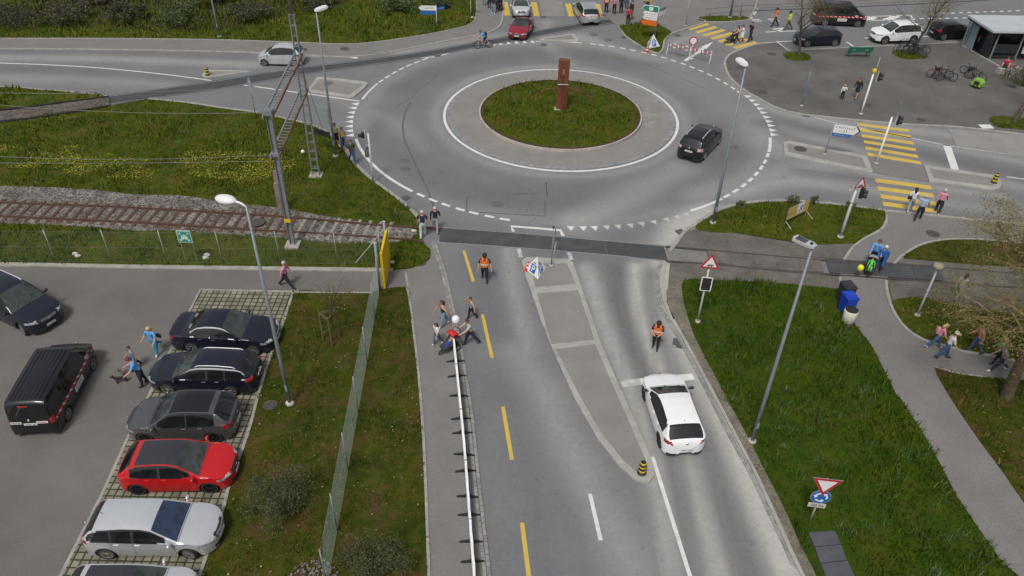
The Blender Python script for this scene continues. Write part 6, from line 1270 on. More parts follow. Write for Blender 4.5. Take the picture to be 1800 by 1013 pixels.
def drain(px, py, z, lb, yaw=0., s_=.5):
    t = MB(); t.box((0, 0, 0), (s_, s_, .01), mi=1); s_ *= .98; 
    for k in range(7): t.box((-s_*.42+k*s_*.14, 0, .008), (s_*.07, s_*.84, .01), mi=0)
    o = t.build('drain_grate', [M_MAN, mat('drain_dark', (.055, .055, .055), .8)]); o.location = (*g1(px, py, z), z+.006); o.rotation_euler = (0, 0, yaw); tag(o, lb, 'drain grate')
for a in ((1192, 602, 0, 'upper drain grate at the kerb near the second officer', -.3), (1198, 607, 0, 'lower drain grate at the kerb near the second officer', -.3), (713, 348.5, .0, 'rusty drain grate in the left kerb of the roundabout', -.6), (1196, 408, 0, 'drain grate at the kerb left of the knoll', .5), (1416, 203, 0, 'drain grate at the kerb of the square', -.1), (769, 98, 0, 'drain grate in the white line at the top left', .1), (956, 79, 0, 'drain grate in the line at the top of the roundabout', 0), (1191, 62.5, 0, 'drain grate beside the corner plot kerb', .1), (1097, 66, 0, 'drain grate at the kerb of the top exit lane', -.2), (955, 30, 0, 'rusty drain grate at the corner of the top island', 0), (1061, 27, 0, 'drain grate at the right end of the top zebra', 0)): drain(*a)

# --- catenary gantry
xa, ya_ = g1(515, 431, .13); xb, yb = g1(556, 309, .09); hA = hgt(515, 432, 472, 192); hU = (hgt(515, 432, 474, 205)+hgt(556, 310, 523, 95))/2; hL = 5.6; t = thing('catenary_gantry', 'grey steel gantry of one solid mast, one lattice mast and two ladder beams', 'gantry', (xa, ya_, .05)); Bv = Vector((xb-xa, yb-ya_, 0))
M_STEEL = mat('gantry_steel', (.27, .29, .30), .55, metal=.4, var=.1, scale=3); M_STEELR = mat('rusty_steel', (.20, .12, .07), .7, metal=.2, var=.25, scale=3)
b = MB(); w_ = .24
for s_ in (-1, 1): b.box((s_*w_/2, 0, hA/2), (.025, w_, hA))
b.box((0, 0, hA/2), (w_-.02, .02, hA)); b.build('solid_mast', M_STEEL, t); b = MB(); b.box((0, 0, .05), (.75, .75, .22)); b.build('mast_footing', M_CONC, t)
dirn = Bv.normalized(); sd_ = Vector((-dirn.y, dirn.x, 0)); htop = hgt(556, 310, 514, 26); L_m = empty('lattice_mast'); L_m.parent = t; L_m.location = Bv; b = MB()
for s_ in (-1, 1):
    for q in (-1, 1): b.bar(sd_*s_*.22+dirn*q*.10, sd_*s_*.13+dirn*q*.08+Vector((0, 0, htop)), .075, .05)
b.build('chords', M_STEEL, L_m); nz = 17
for k in range(nz+1):
    f = k/nz; z = f*htop; ww = .22-.09*f
    b = MB()
    for q in (-1, 1): b.bar(sd_*-ww+dirn*q*.09+Vector((0, 0, z)), sd_*ww+dirn*q*.09+Vector((0, 0, z)), .05, .03)
    b.build('batten', M_STEEL, L_m)
b = MB(); b.box((0, 0, .05), (.8, .6, .2)); b.build('mast_footing', M_CONC, L_m); b = MB(); b.tube([(0, 0, htop-.1), (0, 0, htop+3.4)], [.10, .07], 8); b.build('top_pole', M_WOODG, L_m, smooth=True)
for z_, m, nm in ((hU, M_STEELR, 'upper_beam'), (hL, M_STEELR, 'lower_beam')):
    B_m = empty(nm); B_m.parent = t; B_m.location = (0, 0, z_)
    for s_ in (-1, 1): b = MB(); b.bar(sd_*s_*.22-dirn*.35, Bv+sd_*s_*.22+dirn*.2, .07, .14); b.build('beam_chord', m if s_ < 0 else M_STEEL, B_m)
    n = 22
    for k in range(n+1): b = MB(); q = Bv*(k/n); b.bar(q-sd_*.2+Vector((0, 0, .03)), q+sd_*.2+Vector((0, 0, .03)), .05, .04); b.build('batten', M_STEEL, B_m)
b = MB(); b.box((0, 0, hA-.15), (.42, .36, .24)); b.build('mast_bracket', M_STEEL, t); b = MB(); b.box((0, 0, hL), (.38, .32, .20)); b.build('mast_bracket', M_STEEL, t)
b = MB()
for k in range(6): b.lathe([(.045, 0), (.085, .03), (.045, .06)], 10, Matrix.Translation((-.35-k*.075, -.1, hL-.12))@Matrix.Rotation(math.pi/2, 4, 'Y'))
b.build('insulator', mat('brown_porcelain', (.09, .05, .035), .3), t, smooth=True)
o = MB().box((0, -.17, 1.75), (.34, .02, .22)).build('mast_plate', M_YEL, t); b = MB(); b.tube([Vector((0, 0, hU))+Bv*.98, Bv+dirn*(-2.6)+sd_*-2.2+Vector((0, 0, .1))], .014, 4)
b.build('stay_wire', M_BLACK, t)
def wire(label, A, Bq, sag=.35, r=.014, ins=None):
    A, Bq = Vector(A), Vector(Bq); b = MB(); b.tube([A.lerp(Bq, k/16)-Vector((0, 0, sag*4*(k/16)*(1-k/16))) for k in range(17)], r, 4)
    o = b.build('overhead_wire', mat('bare_wire', (.26, .27, .22), .5, metal=.4)); return tag(o, label, 'overhead wire', 'overhead wires of the railway')
lw = lambda px, py, z: (*g1(px, py, z), z)
wire('overhead wire leaving the lower beam of the gantry to the left', (xa-.4, ya_, hL), lw(-150, 266, hL)); wire('contact wire just below the lower beam wire', (xa-.4, ya_-.1, hL-.3), lw(-150, 285, hL-.9), .1); wire('overhead wire leaving the top of the solid mast to the left', (xa, ya_, hA-.1), lw(-150, 170, hA+.4)); wire('overhead wire leaving the upper beam over the left road', tuple(Vector((xa, ya_, hU))+Bv*.5), lw(-150, 158, hU))
t = thing('concrete_post', 'weathered short square posts standing behind the solid mast by the rails', 'post', (*g1(495, 375, .13), .10)); b = MB(); b.box((0, 0, 1.0), (.26, .22, 2.0)); b.build('front_post', M_WOODG, t); b = MB(); b.box((-.05, .35, 1.3), (.24, .2, 2.6)); b.build('rear_post', M_WOODG, t)
b = MB(); b.ball((0, 0, 0), .14, 12); o = b.build('white_ball', M_SIGNW, smooth=True); o.location = (*g1(532, 267, .25), .25); tag(o, 'small white ball lying in the meadow beside the lattice mast', 'ball')
# --- monument
mx, my = g1(987, 190, .40); H_ = hgt(987, 190, 991, 106, .4)-.3; t = thing('steel_monument', 'rust red steel pillar with a cut cross, rods and side arcs on the mound', 'monument', (mx, my, .34))
b = MB(); b.box((0, 0, H_/2), (.74, .50, H_), M=Matrix.Rotation(-.14, 3, 'Z')); b.build('pillar', M_CORTEN, t)
b = MB(); R_ = Matrix.Rotation(-.14, 3, 'Z')
for c, s_ in (((.02, -.256, H_-.75), (.05, .006, .26)), ((.02, -.257, H_-.70), (.15, .006, .05)), ((.02, -.256, H_-.90), (.18, .006, .05)), ((.02, -.257, H_-.66), (.10, .006, .04))): b.box(R_@Vector(c), s_, R_)
b.build('pale_emblem', mat('pale_steel', (.30, .22, .19), .6), t); b = MB(); b.box(R_@Vector((.02, -.257, H_-1.65)), (.05, .012, 1.1), R_); b.box(R_@Vector((0, -.255, H_-1.12)), (.5, .01, .015), R_); b.build('dark_slot', mat('slot_black', (.02, .012, .01)), t)
for k in range(4): x_ = -.12+k*.11; b = MB(); b.tube([(x_, -.34, H_*.5), (x_, -.55, .0), ], .014, 5); b.tube([(x_, -.34, H_*.5), (x_, -.34, H_*.55)], .014, 5); b.build('rod', M_CORTEN, t)
b = MB(); b.box((0, -.33, H_*.54), (.74, .04, .035)); b.build('white_bar', M_SIGNW, t); b = MB(); b.box((-.30, -.1, .03), (.5, .6, .08)); b.build('plinth', M_CONC, t)
for s_ in (-1, 1): b = MB(); b.tube([(s_*(.35+2.0*math.sin(a)), 0, .02+1.55*math.cos(a)) for a in np.linspace(0.05, 1.57, 14)], .032, 6); b.build('arc', M_CORTEN, t, smooth=True)
# --- yellow gate, gate posts, brace, green sign
a0 = np.array(g1(676, 508, .05)); a1 = np.array(g1(682, 478, .05)); Lg = 2.2; t = thing('yellow_gate', 'open yellow metal gate standing edge on at the car park entrance', 'gate', (*a0, .05), math.atan2(*(a1-a0)[::-1])); Hg = hgt(676, 508, 667, 447)
b = MB(); b.box((Lg/2, 0, Hg/2+.05), (Lg, .05, Hg-.15)); b.build('gate_sheet', M_YEL, t)
for k in range(11): b = MB(); b.box((.1+Lg*k/11, 0, Hg/2+.05), (.03, .085, Hg-.2)); b.build('gate_rib', M_YEL, t)
b = MB()
for z_ in (.12, Hg*.5, Hg): b.bar((0, 0, z_), (Lg, 0, z_), .11)
for x_ in (0, Lg*.5, Lg): b.bar((x_, 0, .05), (x_, 0, Hg+.05), .12)
b.build('gate_frame', M_YEL, t)
for k, (q, h_, lb) in enumerate((((668, 511), 2.9, 'blue grey gate post at the lawn corner beside the yellow gate'), ((682, 466), 2.7, 'blue grey gate post on the railway side of the yellow gate'))):
    tt = pole_thing('gate_post', lb, 'post', *q, h_, .07, .07, M_POLE, .05, footing=False)
    b = MB(); b.lathe([(.075, h_), (.085, h_+.03), (0, h_+.05)], 12); b.build('post_cap', M_POLEL, tt)
    if k: b = MB(); p_ = Vector((*(np.array(g1(625, 463, .09))-np.array(g1(682, 466, .05))), .06)); b.tube([(0, 0, h_*.85), p_], .025, 6); b.build('brace', M_POLEL, tt)
t = thing('assembly_point_sign', 'square green assembly point sign with white figures on the track fence', 'sign', (*g1(338, 461, .09), .09)); h = hgt(338, 461, 333, 415); b = MB(); b.prism(rrect(.72, .72, .02), 0, .02, M=MF); o = b.build('sign_rim', M_SIGNW, t); o.location = (0, -.06, h); plate('sign_face', rrect(.66, .66, .02), mat('assembly_green', (.02, .27, .20), .5), o, 0, .026); b = MB()
for x_, z_, r in ((0, .10, .045), (-.11, .05, .04), (.11, .05, .04)): b.prism(circ(r, 10, x_, z_), .026, .031, M=MF); b.prism([(x_-.07, z_-.22), (x_+.07, z_-.22), (x_+.05, z_-.06), (x_-.05, z_-.06)], .026, .032+abs(x_)*.01, M=MF)
for sx in (-1, 1):
    for sz in (-1, 1): b.prism([(sx*.25, sz*.25), (sx*.25, sz*.13), (sx*.13, sz*.25)], .026, .031, M=MF); b.bar((sx*.2, -.029, sz*.2), (sx*.12, -.029, sz*.12), .03, .004)
b.build('white_figures', M_SIGNW, o); b = MB(); b.tube([(-.3, -.03, 0), (-.3, -.03, h+.1)], .02, 6); b.tube([(.3, -.03, 0), (.3, -.03, h+.1)], .02, 6); b.build('holder', M_GALV, t)
# loose stones
for i, (px, py, lb) in enumerate(((132, 446, 'pair of pale stones below the long wire fence, left group'), (137, 450, 'larger pale stone of the left group below the wire fence'), (364, 448, 'pale stone of the right group below the wire fence'), (361, 453, 'small pale stone of the right group below the wire fence'), (728, 406, 'pale stone at the end of the railway track'), (689, 461, 'pale stone in the grass beside the yellow gate'), (831, 31, 'white stone at the corner of the grass bank'), (508, 708, 'pale stone at the foot of the near lamp'))):
    b = MB(); b.ball((0, 0, 0), (.17, .12, .09), 8); b.v = [(x*rnd.uniform(.8, 1.2), y*rnd.uniform(.8, 1.2), z*rnd.uniform(.8, 1.2)) for x, y, z in b.v]; o = b.build('stone', mat('pale_stone', (.50, .49, .44), .9, var=.1)); o.location = (*g1(px, py, .16), .16); tag(o, lb, 'stone')
# ------------------------------------------------------------------ shelter, bench, bicycles
M_ROOF = mat('shelter_roof', (.42, .46, .49), .5, var=.04, scale=1.2); M_PANEL = mat('shelter_panel', (.26, .33, .35), .5, var=.05); M_DGLASS = mat('shelter_glass', (.025, .030, .034), .1, var=.1); M_GREENW = mat('bench_green', (.015, .13, .075), .5, var=.08, scale=6)
zr = 2.65; A0 = np.array(g1(1700, 27, zr)); B0 = np.array(g1(1746, 56, zr)); sh = thing('bus_shelter', 'bus shelter with a pale flat roof and dark glass walls at the top right', 'bus shelter', (B0[0], B0[1], .05)); ex = np.array([1., .02]); dv = A0-B0; Ls = 7.5
def S_(u, v, z): q = ex*u+dv*v; return (q[0], q[1], z)
b = MB(); b.prism([S_(0, 0, 0)[:2], S_(Ls, 0, 0)[:2], S_(Ls, 1, 0)[:2], S_(0, 1, 0)[:2]], zr-.16, zr); b.build('roof', M_ROOF, sh); b = MB(); b.prism([S_(.08, .04, 0)[:2], S_(Ls, .04, 0)[:2], S_(Ls, .96, 0)[:2], S_(.08, .96, 0)[:2]], zr-.30, zr-.162); b.build('fascia', M_BLACK, sh)
W0, W1 = np.array(g1(1694, 80, .05))-B0, np.array(g1(1706, 90, .05))-B0; b = MB(); b.bar((*W0, 1.2), (*W1, 1.2), .10, 2.35); b.build('end_panel', M_PANEL, sh)
b = MB(); b.box((W1[0]+.15, W1[1]+.2, 2.35), (.9, .12, .34)); b.build('blue_stop_sign', mat('stop_blue', (.10, .20, .38), .5), sh)
b = MB(); b.bar(S_(.5, .88, 1.2), S_(Ls, .88, 1.2), .04, 2.1); b.build('rear_glass', M_DGLASS, sh); b = MB(); b.bar(S_(.95, .2, 1.2), S_(1.0, .88, 1.2), .04, 2.1); b.build('side_glass', M_DGLASS, sh); b = MB(); b.bar(S_(1.0, .12, 1.0), S_(3.0, .12, 1.0), .03, .75); b.build('front_glass', M_DGLASS, sh)
for u, v in ((.10, .85), (.95, .12), (3.1, .12), (5.2, .12), (3.1, .85), (5.2, .85)): b = MB(); b.bar(S_(u, v, 0), S_(u, v, zr-.3), .10); b.build('roof_post', M_POLE, sh)
b = MB(); b.bar(S_(3.4, .10, 1.25), S_(5.0, .10, 1.25), .06, 1.2); ps = b.build('poster_case', mat('poster_pale', (.42, .50, .54), .4, var=.1), sh); b = MB(); b.bar(S_(3.7, .05, 1.35), S_(4.5, .05, 1.35), .02, .5); b.build('poster_print', mat('poster_yellow', (.50, .45, .12), .5, var=.1), ps)
b = MB(); b.bar(S_(1.2, .6, .45), S_(4.8, .6, .45), .4, .05); b.build('seat', M_WOODG, sh)
b = MB(); ribbon(b, [(1690, 78), (1715, 93), (1757, 116)], .18, .05, .10); tag(b.build('kerb', M_KERB), kind='structure')
t = thing('park_bench', 'green slatted bench on the square between the two bare trees', 'bench', (*g1(1508, 101, .05), .05), .02)
for k in range(3): b = MB(); b.box((0, .02+k*.13, .46), (2.1, .11, .035)); b.build('seat_slat', M_GREENW, t)
for k in range(4): b = MB(); b.box((0, -.10-.02*k, .56+k*.11), (2.1, .03, .10)); b.build('back_slat', M_GREENW, t)
for x_ in (-.8, .8): b = MB(); b.bar((x_, -.10, 0), (x_, -.16, .95), .06); b.bar((x_, .32, 0), (x_, .32, .44), .06); b.bar((x_, -.1, .43), (x_, .34, .43), .05); b.build('leg_frame', M_GREENW, t)
b = MB()
for x_ in (-.62, -.50, .45, .58): b.box((x_, -.135, .70), (.05, .03, .05))
b.build('bolt_plates', M_SIGNW, t)
def bicycle(label, px, py, yaw, col, z=.05, lean=.12, kind='bicycle', group=None, loc=None, basket=False):
    x, y = g1(px, py, z) if loc is None else loc; t = thing(kind, label, 'bicycle', (x, y, z), yaw, group); t.rotation_euler = (lean, 0, yaw); R = .34; M_ = MATS.get('bk'+col[0]) or mat('bk'+col[0], col[1], .4, var=.04, coat=.4)
    for xw in (-.52, .52):
        w_ = empty('wheel'); w_.parent = t; w_.location = (xw, 0, R); b = MB(); P = [(R-.02+.028*math.cos(a), .028*math.sin(a)) for a in np.linspace(0, 2*math.pi, 7)[:-1]]; b.lathe(P, 24, MF, closed=True); b.build('tyre', M_TYRE, w_, smooth=True)
        b = MB()
        for k in range(10): a = math.pi*2*k/10; b.bar((0, 0, 0), (.31*math.cos(a), 0, .31*math.sin(a)), .006)
        b.ball((0, 0, 0), .03, 6); b.build('spokes', M_GALV, w_)
    b = MB(); bb = (-.10, 0, .30); hd = (.36, 0, .78); st = (-.22, 0, .76)
    for a, c, r in ((bb, hd, .034), (bb, st, .026), (st, hd, .03), (bb, (-.52, 0, R), .018), (st, (-.52, 0, R), .016), (hd, (.52, 0, R), .024)): b.tube([a, c], r, 6)
    b.build('bicycle_frame', M_, t); b = MB(); b.tube([hd, (.33, 0, .98)], .014, 6); b.tube([(.26, -.29, 1.0), (.34, -.12, .99), (.34, .12, .99), (.26, .29, 1.0)], .013, 6); b.build('handlebar', M_BLACK, t)
    b = MB(); b.tube([st, (-.25, 0, .90)], .013, 6); b.ball((-.26, 0, .92), (.13, .07, .035), 8); b.build('saddle', M_BLACK, t); b = MB(); b.lathe([(.09, -.01), (.09, .01)], 12, Matrix.Translation(bb)@MF); b.bar((-.10, -.10, .14), (-.10, -.04, .14), .09, .02); b.bar((-.10, .04, .46), (-.10, .10, .46), .09, .02); b.build('crank', M_BLACK, t)
    if basket: b = MB(); b.box((-.52, 0, .80), (.34, .26, .20)); b.build('rear_basket', M_BLACK, t)
    return t
BK = ('black', (.025, .025, .028)); RD = ('red', (.45, .02, .03)); WT = ('white', (.55, .56, .56)); BG = 'bicycles parked on the square'
for a in ((1644, 136, .15, RD, 'red bicycle, leftmost of the three parked on the square', 0), (1655, 139, .0, BK, 'black bicycle in the middle of the three beside the red one', 1), (1662, 143, -.1, BK, 'black bicycle at the near end of the group with the red one', 0), (1703, 133, -.9, BK, 'black bicycle nearest the shelter in the right pair', 0), (1712, 141, -.75, BK, 'black bicycle towing the green trailer', 1),
    (1590, 92, .1, WT, 'white bicycle, leftmost around the second bare tree', 0), (1601, 97, -.5, BK, 'black bicycle in front of the second bare tree', 1), (1609, 99, -.9, BK, 'black bicycle right of the second bare tree trunk', 0), (1614, 94, -.3, BK, 'black bicycle with a rear basket behind the others at the tree', 1), (1584, 90, .3, BK, 'black bicycle behind the white one at the second bare tree', 0)): bicycle(a[4], a[0], a[1], a[2], a[3], group=BG, lean=rnd.uniform(-.15, .15), basket=a[5])
t = thing('bicycle_trailer', 'lime green child trailer behind a black bicycle on the square', 'bicycle trailer', (*g1(1716, 154, .05), .05), -.9); t.scale = (.82, .82, .82); b = MB(); b.prism([(-.45, .22), (.45, .22), (.50, .55), (.25, .85), (-.35, .85), (-.5, .5)], -.36, .36, M=MF); b.build('trailer_cover', mat('lime_cloth', (.22, .42, .05), .6, var=.06), t); b = MB(); b.box((.02, -.37, .55), (.5, .02, .3)); b.box((.02, .37, .55), (.5, .02, .3)); b.build('window_mesh', M_BLACK, t)
for s_ in (-1, 1): b = MB(); b.lathe([(.20, -.02), (.25, -.02), (.25, .02), (.20, .02)], 18, Matrix.Translation((0, s_*.42, .25))@MF, closed=True); b.build('wheel', M_TYRE, t, smooth=True)
b = MB(); b.tube([(.5, 0, .35), (1.0, .1, .4)], .02, 6); b.build('tow_bar', M_GALV, t)
def stroller(label, px, py, yaw, col, z=.05, s_=1., loc=None):
    x, y = g1(px, py, z) if loc is None else loc; t = thing('stroller', label, 'pushchair', (x, y, z), yaw); t.scale = (s_,)*3; M_ = mat('cloth_'+col[0], col[1], .8, var=.06)
    for q in ((.48, 0, .13), (-.30, -.27, .17), (-.30, .27, .17)):
        w_ = empty('wheel'); w_.parent = t; w_.location = (q[0], q[1], q[2]); R = q[2]; b = MB(); b.lathe([(R*.68, -.025), (R, -.02), (R, .02), (R*.68, .025)], 20, MF, closed=True); b.build('tyre', M_TYRE, w_, smooth=True); b = MB(); b.lathe([(0, -.012), (R*.7, -.012), (R*.7, .012), (0, .012)], 14, MF); b.build('rim', M_GALV, w_)
    b = MB()
    for s__ in (-1, 1): b.tube([(.44, s__*.06, .16), (.2, s__*.22, .36), (-.15, s__*.25, .62), (-.50, s__*.25, 1.02)], .016, 6); b.tube([(-.30, s__*.26, .17), (.0, s__*.24, .52)], .015, 6)
    b.tube([(-.50, -.25, 1.02), (-.56, 0, 1.06), (-.50, .25, 1.02)], .02, 6); b.build('chassis', M_BLACK, t)
    b = MB(); b.prism([(.40, .30), (.42, .36), (.02, .46), (-.30, .88), (-.38, .86), (-.06, .38)], -.21, .21, M=MF); b.build('seat_sling', mat('sling_black', (.03, .03, .035), .8, var=.05), t)
    b = MB(); n = 8; V = []; 
    for i in range(n+1):
        a = math.radians(200-130*i/n)
        for j in range(7): q = -1+2*j/6; V.append((-.14+.36*math.cos(a)*(1-.12*q*q), .24*q, .66+.36*math.sin(a)*(1-.18*q*q)))
    b.add(V, [(i*7+j, i*7+j+1, (i+1)*7+j+1, (i+1)*7+j) for i in range(n) for j in range(6)]); o = b.build('canopy', M_, t, smooth=True); so = o.modifiers.new('s', 'SOLIDIFY'); so.thickness = .02
    b = MB(); b.box((-.20, 0, .28), (.42, .36, .16)); b.build('shopping_basket', M_BLACK, t); return t
# ------------------------------------------------------------------ people
SK = mat('skin', (.46, .27, .19), .6, var=.06, scale=8); SKD = mat('skin_tan', (.33, .18, .12), .6, var=.06, scale=8)
def cloth(n_, c): return mat('cloth_'+n_, c, .85, var=.10, scale=9, bump=.15, bscale=12)
C_BLACK = cloth('black', (.018, .018, .020)); C_NAVY = cloth('navy', (.018, .022, .045)); C_WHITE = cloth('white', (.62, .62, .62)); C_GREY = cloth('grey', (.24, .25, .27)); C_JEANS = cloth('jeans', (.045, .095, .19)); C_LJEANS = cloth('light_jeans', (.17, .27, .36)); C_BLUE = cloth('sky_blue', (.10, .30, .62)); C_LBLUE = cloth('light_blue', (.27, .38, .60)); C_PINK = cloth('pink', (.56, .22, .30)); C_YELLOW = cloth('mustard', (.62, .42, .03)); C_PALEY = cloth('pale_yellow', (.62, .58, .26))
C_ORANGE = mat('vest_orange', (.75, .19, .03), .6, var=.05); C_REFL = mat('reflective_band', (.72, .72, .68), .4, var=.03); C_HIVIS = mat('vest_yellow', (.50, .62, .04), .6, var=.05); C_GREEN = cloth('green', (.04, .38, .16)); C_BROWN = cloth('brown', (.12, .075, .05)); C_RED = cloth('red', (.42, .03, .06)); C_LILAC = cloth('lilac', (.36, .32, .58)); C_TURQ = cloth('turquoise', (.01, .24, .42)); C_CREAM = cloth('cream', (.55, .52, .42)); C_OLIVE = cloth('olive', (.06, .07, .04)); C_SAGE = cloth('sage', (.34, .40, .32))
H_BLACK = mat('hair_black', (.012, .010, .010), .6, var=.1); H_BROWN = mat('hair_brown', (.055, .028, .018), .6, var=.15); H_BLOND = mat('hair_blond', (.50, .36, .15), .6, var=.15); H_GREY = mat('hair_grey', (.42, .41, .39), .6, var=.1); H_RED = mat('hair_reddish', (.10, .025, .022), .6, var=.1); M_SHOEW = mat('shoe_white', (.60, .60, .58), .6); M_SHOEB = mat('shoe_black', (.02, .02, .02), .6)
PQ = []
def person(label, px, py, face, h=1.70, legs=((18, 8), (-18, 22)), arms=((-18, 8, 18), (20, 8, 25)), shirt=C_WHITE, pants=C_JEANS, shoes=M_SHOEB, hair=H_BROWN, style='short', sleeve='short', leg='long', lean=3, skin=SK, head=(0, 0), wide=1., z=.0, loc=None, yaw=None, lift=None, extras=(), group=None):
    x, y = g1(px, py, z) if loc is None else loc
    if yaw is None: fx, fy = g1(face[0], face[1], z); yaw = math.atan2(fy-y, fx-x)
    J = {}; R = {}; D = math.radians
    def fwd(a): return Vector((math.sin(a), 0, math.cos(a)))
    up = fwd(D(lean)); up2 = fwd(D(lean*1.5)); hip = Vector((0, 0, 0)); J['pel'] = hip; J['waist'] = up*.085; J['chest'] = J['waist']+up2*.105; J['uch'] = J['chest']+up2*.072; J['neck'] = J['uch']+up2*.058; hp = D(lean+head[0]); yw = D(head[1]); hu = fwd(hp)
    J['h0'] = J['neck']+hu*.032; J['h1'] = J['h0']+hu*.042+Vector((.006, 0, 0)); J['h2'] = J['h1']+hu*.038
    w_ = wide*1.09; R.update(pel=(.084*w_, .074*w_), waist=(.076*w_, .068*w_), chest=(.088*w_, .078*w_), uch=(.070*w_, .062*w_), neck=(.033, .033), h0=(.041, .043), h1=(.056, .061), h2=(.046, .050)); E_ = [('pel', 'waist'), ('waist', 'chest'), ('chest', 'uch'), ('uch', 'neck'), ('neck', 'h0'), ('h0', 'h1'), ('h1', 'h2')]
    for i, s_ in enumerate((1, -1)):
        a, k = legs[i]; a, k = D(a*.85 if abs(a) < 40 else a), D(k); hj = hip+Vector((0, s_*.048*w_, -.018)); kn = hj+Vector((math.sin(a), s_*.02, -math.cos(a)))*.245; an = kn+Vector((math.sin(a-k), 0, -math.cos(a-k)))*.225; ft = D(max(-10, (k-a)*57.3*.35 if k > .2 else -4)); toe = an+Vector((math.cos(ft), s_*.12, -math.sin(ft)))*.10+Vector((0, 0, -.022)); heel = an+Vector((-.022, 0, -.022))
        for n_, v, r in (('hj', hj, (.064*w_, .062*w_)), ('kn', kn, (.043, .043)), ('an', an, (.030, .031)), ('toe', toe, (.025, .018)), ('heel', heel, (.023, .020))): J[n_+str(i)] = v; R[n_+str(i)] = r
        mid = hj.lerp(kn, .45); J['th%d' % i] = mid; R['th%d' % i] = (.059*w_, .057*w_); cf = kn.lerp(an, .35)+Vector((-.006, 0, 0)); J['cf%d' % i] = cf; R['cf%d' % i] = (.041, .041)
        E_ += [('pel', 'hj%d' % i), ('hj%d' % i, 'th%d' % i), ('th%d' % i, 'kn%d' % i), ('kn%d' % i, 'cf%d' % i), ('cf%d' % i, 'an%d' % i), ('an%d' % i, 'toe%d' % i), ('an%d' % i, 'heel%d' % i)]
        a, o, e = (D(q) for q in arms[i][:3]); tw = D(arms[i][3]) if len(arms[i]) > 3 else o*.4
        sj = J['uch']+Vector((0, s_*.102*w_, .004)); el = sj+Vector((math.sin(a)*math.cos(o), s_*math.sin(o), -math.cos(a)*math.cos(o)))*.165; wr = el+Vector((math.sin(a+e)*math.cos(tw), s_*math.sin(tw), -math.cos(a+e)*math.cos(tw)))*.140; hd = wr+(wr-el).normalized()*.045
        for n_, v, r in (('sj', sj, (.044, .044)), ('el', el, (.032, .032)), ('wr', wr, (.020, .018)), ('hd', hd, (.023, .014))): J[n_+str(i)] = v; R[n_+str(i)] = r
        E_ += [('uch', 'sj%d' % i), ('sj%d' % i, 'el%d' % i), ('el%d' % i, 'wr%d' % i), ('wr%d' % i, 'hd%d' % i)]
    low = min(J[k].z for k in ('toe0', 'toe1', 'heel0', 'heel1'))-.016; zo = -low*h if lift is None else lift
    t = thing('person', label, 'person', (x, y, z+.004), yaw, group); off = Vector((0, 0, zo))
    me = bpy.data.meshes.new('sk'); nm = list(J); me.from_pydata([J[n_]*h+off for n_ in nm], [(nm.index(a), nm.index(b_)) for a, b_ in E_], []); ob = bpy.data.objects.new('sk', me); COL.objects.link(ob)
    md = ob.modifiers.new('skin', 'SKIN'); md.use_smooth_shade = True; md.branch_smoothing = .4; ly = me.skin_vertices[0].data
    for i, n_ in enumerate(nm): ly[i].radius = (R[n_][0]*h, R[n_][1]*h); ly[i].use_root = (i == 0)
    ss = ob.modifiers.new('sub', 'SUBSURF'); ss.levels = 1; ss.render_levels = 1
    PQ.append((ob, t, {k: v*h+off for k, v in J.items()}, dict(h=h, shirt=shirt, pants=pants, shoes=shoes, skin=skin, sleeve=sleeve, leg=leg, hu=hu, E=E_)))
    # hair, hats and garments
    hc = J['h1']*h+off+Vector((-.004*h, 0, .006*h)); Rt = Matrix.Rotation(hp, 4, 'Y')
    b = MB(); b.ball((0, 0, 0), (.064*h, .062*h, .070*h), 14); keep = []
    cut = {'short': -.15, 'long': -.5, 'bald': 2, 'cap': 9, 'hijab': -1.2}[style]
    for f in b.f:
        c = sum((Vector(b.v[i]) for i in f), Vector())/len(f)/(.066*h)
        if style in ('hijab',): ok = not (c.x > .72 and -.45 < c.z < .45)
        elif style == 'cap': ok = False
        elif style == 'bald': ok = c.z < .55 and c.x < .15 and c.z > -.5
        else: ok = (c.x < .30 and c.z > cut) or c.z > .52
        if ok: keep.append(f)
    b.f = keep; b.m = [0]*len(keep)
    if style in ('long', 'hijab'): 
        s0 = len(b.v); b.tube([(-.035*h, 0, .01*h), (-.052*h, 0, -.05*h), (-.050*h, 0, -.13*h)], [.050*h, .048*h, .030*h], 8)
    if b.f: o = b.build('hair' if style != 'hijab' else 'headscarf', hair, t, smooth=True); o.matrix_local = Matrix.Translation(hc)@Rt
    if style == 'cap' or 'cap' in extras:
        b = MB(); b.lathe([(.066*h, 0), (.068*h, .03*h), (.055*h, .058*h), (0, .068*h)], 14); b.prism([(.03*h, -.05*h), (.105*h, -.035*h), (.115*h, 0), (.105*h, .035*h), (.03*h, .05*h)], .0, .010*h); o = b.build('cap', hair, t, smooth=True); o.matrix_local = Matrix.Translation(hc+Vector((0, 0, .012*h)))@Rt
        if style == 'cap': b = MB(); b.tube([(-.045*h, 0, .0), (-.045*h, 0, -.03*h)], [.045*h, .03*h], 8); o = b.build('hair', H_BROWN, t, smooth=True); o.matrix_local = Matrix.Translation(hc)@Rt
